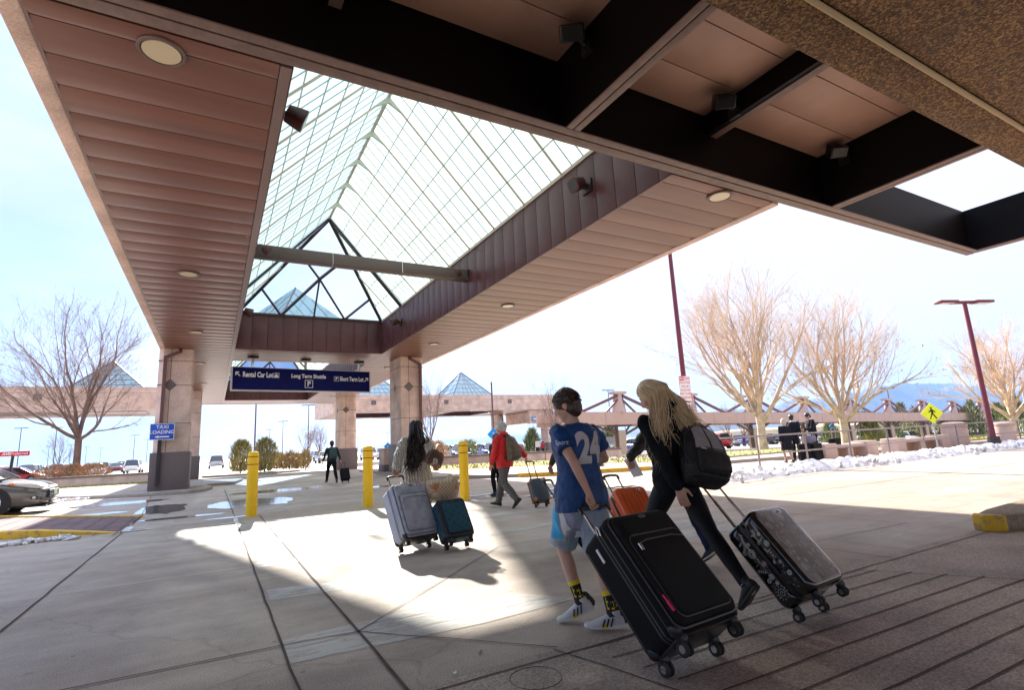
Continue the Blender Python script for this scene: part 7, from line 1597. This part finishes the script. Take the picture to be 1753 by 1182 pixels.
# ===== the man in the red jacket =====
MX, MY = 5.16, 9.62; g6 = GR[6]; yw = R(28)
def loc(p, x, y, a): d = Vector((p.x - x, p.y - y, 0)); return V(d.x * math.cos(a) + d.y * math.sin(a), -d.x * math.sin(a) + d.y * math.cos(a), p.z)
gl = loc(g6, MX, MY, yw)
rm, J = person('white haired man in a bright red jacket and grey trousers striding left with a backpack', (MX, MY, 0), yw, 1.70, .009, SKIN,
    wr={'R': (gl.x, gl.y + .02, gl.z + .05), 'L': (-.24, .16, .84)}, an={'L': (-.08, -.30, .17), 'R': (.07, .24, .095)}, feet=((0, R(-42)), (0, R(8))), head_f=(-.55, .8, -.1), head_off=(0, .03, 0), lean=.05, hands={'R': {'d': (0, -.3, -1), 'curl': .8}})
REDJ = mat('bright_red_jacket', (.62, .012, .014), .6, var=.15, vs_=6, bump=.3, bs=200); jk = top_garment(rm, J, REDJ, 'jacket', z0=-.13, ease=.04, sl=(.08, .072, .056), vox=.010, disp=.05, dscale=.12, flare=.012, collar=.02)
m = MB(); c = J['nek'] - J['fw'] * .05; m.ell(c, .11, .08, .065); o = m.build('hood', REDJ, parent=jk, smooth=True); remesh(o, .010, 3, .03, .07)
trousers(rm, J, cloth('grey_trousers', (.13, .12, .115)), r=(.100, .075, .066), vox=.011, disp=.03, dscale=.08); short_hair(rm, J['A'], J['rot'], hair_mat('white_hair', (.68, .66, .62), (.5, .48, .45)), seed=8, thick=.016)
for n, f in (('L', (0, R(-42))), ('R', (0, R(8)))): o, A_ = shoe(rm, J['an' + n], f[0], f[1], mat('black_trainer', (.015, .015, .018), .5), mat('dark_sole', (.03, .03, .03), .6), 1.0)
cp_, sn_ = math.cos(yw), math.sin(yw)
bw = lambda x, y: (MX + x * cp_ - y * sn_, MY + x * sn_ + y * cp_)
backpack((*bw(0, -.14), .90), yw, R(-4), .31, .50, .20, mat('khaki_pack', (.13, .095, .055), .75, var=.3, vs_=16, bump=.6, bs=60), 'khaki brown backpack on the back of the man in the red jacket', strapm=cloth('khaki_strap', (.06, .045, .03)))
# ===== simpler background people =====
def bg(label, pos, yaw, H, topm, legm, hairm, z0=-.06, **k):
    coat = k.pop('coat', None); skirt = k.pop('skirt', None); fl = k.get('female', False); vox = k.pop('vox', .016)
    e, J = person(label, pos, yaw, H, vox, **k); top_garment(e, J, topm, 'jacket', z0=z0, vox=vox, ease=.03, disp=.03, female=fl, flare=.02 if skirt else 0)
    if skirt: pass
    else: trousers(e, J, legm, vox=vox)
    if k.get('hat'): pass
    short_hair(e, J['A'], J['rot'], hairm, thick=.012, cap_only=True, low=.06 if fl else .03)
    for n in 'LR': shoe(e, J['an' + n], k['feet'][0 if n == 'L' else 1][0] if 'feet' in k else 0, k['feet'][0 if n == 'L' else 1][1] if 'feet' in k else 0, BLKP, RUB, .95)
    return e, J
DKGR = cloth('dark_green_jacket', (.02, .035, .035)); BLKT = cloth('black_trousers', (.010, .010, .014)); DKHR = MAT['black_hair_a']; SUIT = cloth('black_suit', (.010, .011, .018))
bg('far man in dark green jacket and black trousers walking away by the stone column', (4.40, 23.6, 0), R(-3), 1.76, DKGR, BLKT, DKHR, an={'L': (-.16, .26, .10), 'R': (.16, -.34, .17)}, feet=((R(15), 0), (R(-10), R(-35))), wr={'L': (-.36, -.02, .88), 'R': (.34, -.22, .88)})
backpack((4.42, 23.46, .98), R(-3), 0, .32, .48, .18, cloth('teal_grey_pack', (.05, .075, .075)), 'dark teal backpack on the far man in the dark green jacket', vox=.014, detail=False)
s8 = case_empty(4.86, 23.1, R(-5), R(28), label='small black wheeled case trailing behind the far walking man', cat='suitcase'); m = MB(); shell(m, .36, .50, .06, -.22, 0, .05, .03, ); m.build('body', BLKF, parent=s8, smooth=True)
for q_ in (-1, 1): wheel(s8, q_ * .13, -.05, 0, .028)
trolley(s8, .34, .55, -.03, .34, BLKP)
bg('passer by in a dark green coat glimpsed just left of the man in red', at_depth(851, 800, 13.2).xy.to_3d(), R(10), 1.5, cloth('bottle_green_coat', (.02, .05, .035)), BLKT, DKHR, z0=-.12, feet=((0, 0), (0, 0)))
for (x, y, dep, H, tm, lm, lb, yw_) in ((922, 792, 52, 1.75, cloth('pale_top', (.5, .47, .45)), BLKT, 'person in a pale top and dark trousers seen through the stone portal', 0), (931, 792, 53, 1.5, cloth('maroon_top', (.28, .02, .05)), BLKT, 'person in maroon beside the pale topped person in the portal', 0),
    (1255, 772, 74, 1.8, BLKT, cloth('blue_jeans', (.05, .12, .28)), 'distant walker in black top and blue jeans behind the backpack', 20), (1276, 772, 74, 1.7, cloth('purple_coat', (.10, .02, .12)), cloth('purple_leg', (.06, .02, .09)), 'distant walker in a purple coat before the tallest sycamore', -20)):
    p = at_depth(x, y, dep); bg(lb, (p.x, p.y, gz(p.x, p.y)), R(yw_), H, tm, lm, DKHR, vox=.03)
WHH = mat('ash_blonde_hair', (.42, .35, .29), .7, bump=.6, bs=60)
def skirtf(e, J, mt, z1, w0=.17, w1=.20):
    q, k = J['q'], J['k']; m = MB(); torso(m, [(q(z1, 1, 1)[0], w1, .16), (q(-.1, 1, 1)[0], w0 + .01, .14), (q(.1, 1, 1)[0], w0 - .02, .12)], J['rt'], J['fw']); o = m.build('skirt', mt, parent=e, smooth=True); remesh(o, .014, 3, .02)
p = at_depth(1351, 796, 19.3); p.z = 0; pa = at_depth(1366, 792, 20.2); pb_ = at_depth(1399, 790, 20.2); pc_ = at_depth(1381, 797, 19.3)
e, J = bg('woman with ash blonde hair in a black coat and skirt standing behind the railing', (p.x, p.y, 0), R(-35), 1.62, SUIT, None, WHH, skirt=True, female=True, feet=((0, 0), (0, 0)), an={'L': (-.08, 0, .1), 'R': (.10, -.15, .1)}); skirtf(e, J, SUIT, -.42)
m = MB(); A, rot = J['A'], J['rot']; m.ell(A(0, -.03, .0), .10, .11, .15, rot); m.build('long_hair', WHH, parent=e, smooth=True)
e, J = bg('young man in a dark suit standing right of the ash blonde woman, face turned right', (pa.x, pa.y, 0), R(-75), 1.80, SUIT, SUIT, DKHR, feet=((0, 0), (0, 0)), head_f=(.1, 1, 0), wr={'L': (-.05, .2, .95), 'R': (.22, .1, .95)})
m = MB(); m.tube([J['nek'] - V(0, 0, .05), J['nek'] + V(0, 0, .04)], [.075, .065], 14); m.build('white_collar', WHITE, parent=e, smooth=True)
e, J = bg('tall man in a dark suit bowing his head over his phone beside the luggage', (pb_.x, pb_.y, 0), R(60), 1.86, SUIT, SUIT, DKHR, feet=((0, 0), (0, 0)), head_f=(0, .8, -.6), head_off=(0, .06, -.03), wr={'L': (-.08, .36, 1.18), 'R': (.08, .36, 1.18)}, lean=.08)
m = MB(); m.tube([J['nek'] - V(0, 0, .05), J['nek'] + V(0, 0, .04)], [.075, .065], 14); m.build('white_collar', WHITE, parent=e, smooth=True)
# luggage of the suited group
for i, (x, y, w_, h_, mt, lb) in enumerate(((pc_.x - .1, pc_.y, .46, .62, BLKF, 'upright black suitcase at the left of the suited group luggage'), (pc_.x + .38, pc_.y - .1, .48, .60, BLKF2, 'upright black suitcase at the right of the suited group luggage'))):
    s_ = case_empty(x, y, R(10 * i - 5), R(4), label=lb, cat='suitcase'); m = MB(); shell(m, w_, h_, .06, -.26, 0, .05, .03); m.build('body', mt, parent=s_, smooth=True)
    for q_ in (-1, 1): wheel(s_, q_ * .15, -.05, 0, .03)
    trolley(s_, .4, h_ + .06, -.03, .38, STEEL)
e = empty('duffel_bag', (pc_.x + .3, pc_.y - .1, .82), R(12), label='grey holdall resting on top of the two black suitcases', cat='bag'); m = MB(); m.loft([((-.26, 0, 0), (0, .08, 0), (0, 0, .1)), ((-.24, 0, 0), (0, .13, 0), (0, 0, .15)), ((.22, 0, .02), (0, .13, 0), (0, 0, .16)), ((.26, 0, 0), (0, .08, 0), (0, 0, .1))], 18, pw=.8); m.build('bag_body', cloth('lavender_grey_holdall', (.17, .16, .22)), parent=e, smooth=True); m = MB(); m.tube([(-.12, -.1, .1), (-.08, -.1, .26), (.08, -.1, .26), (.12, -.1, .1)], .012, 6); m.build('handle', BLKF, parent=e, smooth=True)
e = empty('flight_bag', (X1_(1432), 11.9, .56), R(-2), label='small black flight bag on the left end of the long bench', cat='bag'); m = MB(); shell(m, .44, .24, 0, -.16, .1, .04, .03); m.build('bag_body', BLKF, parent=e, smooth=True); m = MB(); m.tube([(-.12, -.03, .23), (-.12, -.03, .62), (.12, -.03, .62), (.12, -.03, .23)], .010, 6); m.build('handle', STEEL, parent=e, smooth=True)
# every far lamp and car gets words of its own; keep labels within sixteen words
import re as _re
for o in bpy.data.objects:
    if o.parent is None and 'label' in o:
        wds = o['label'].split()
        if len(wds) > 16: print('LONG', o.name, o['label'])

lamps.sort(key=lambda t: t[0])
for i, (x, lp) in enumerate(lamps): lp['label'] = 'slender distant parking lot lamp, %s from left among them' % (ORD[i] if i < 25 else ['twenty-sixth', 'twenty-seventh', 'twenty-eighth'][i - 25])
build_haze()
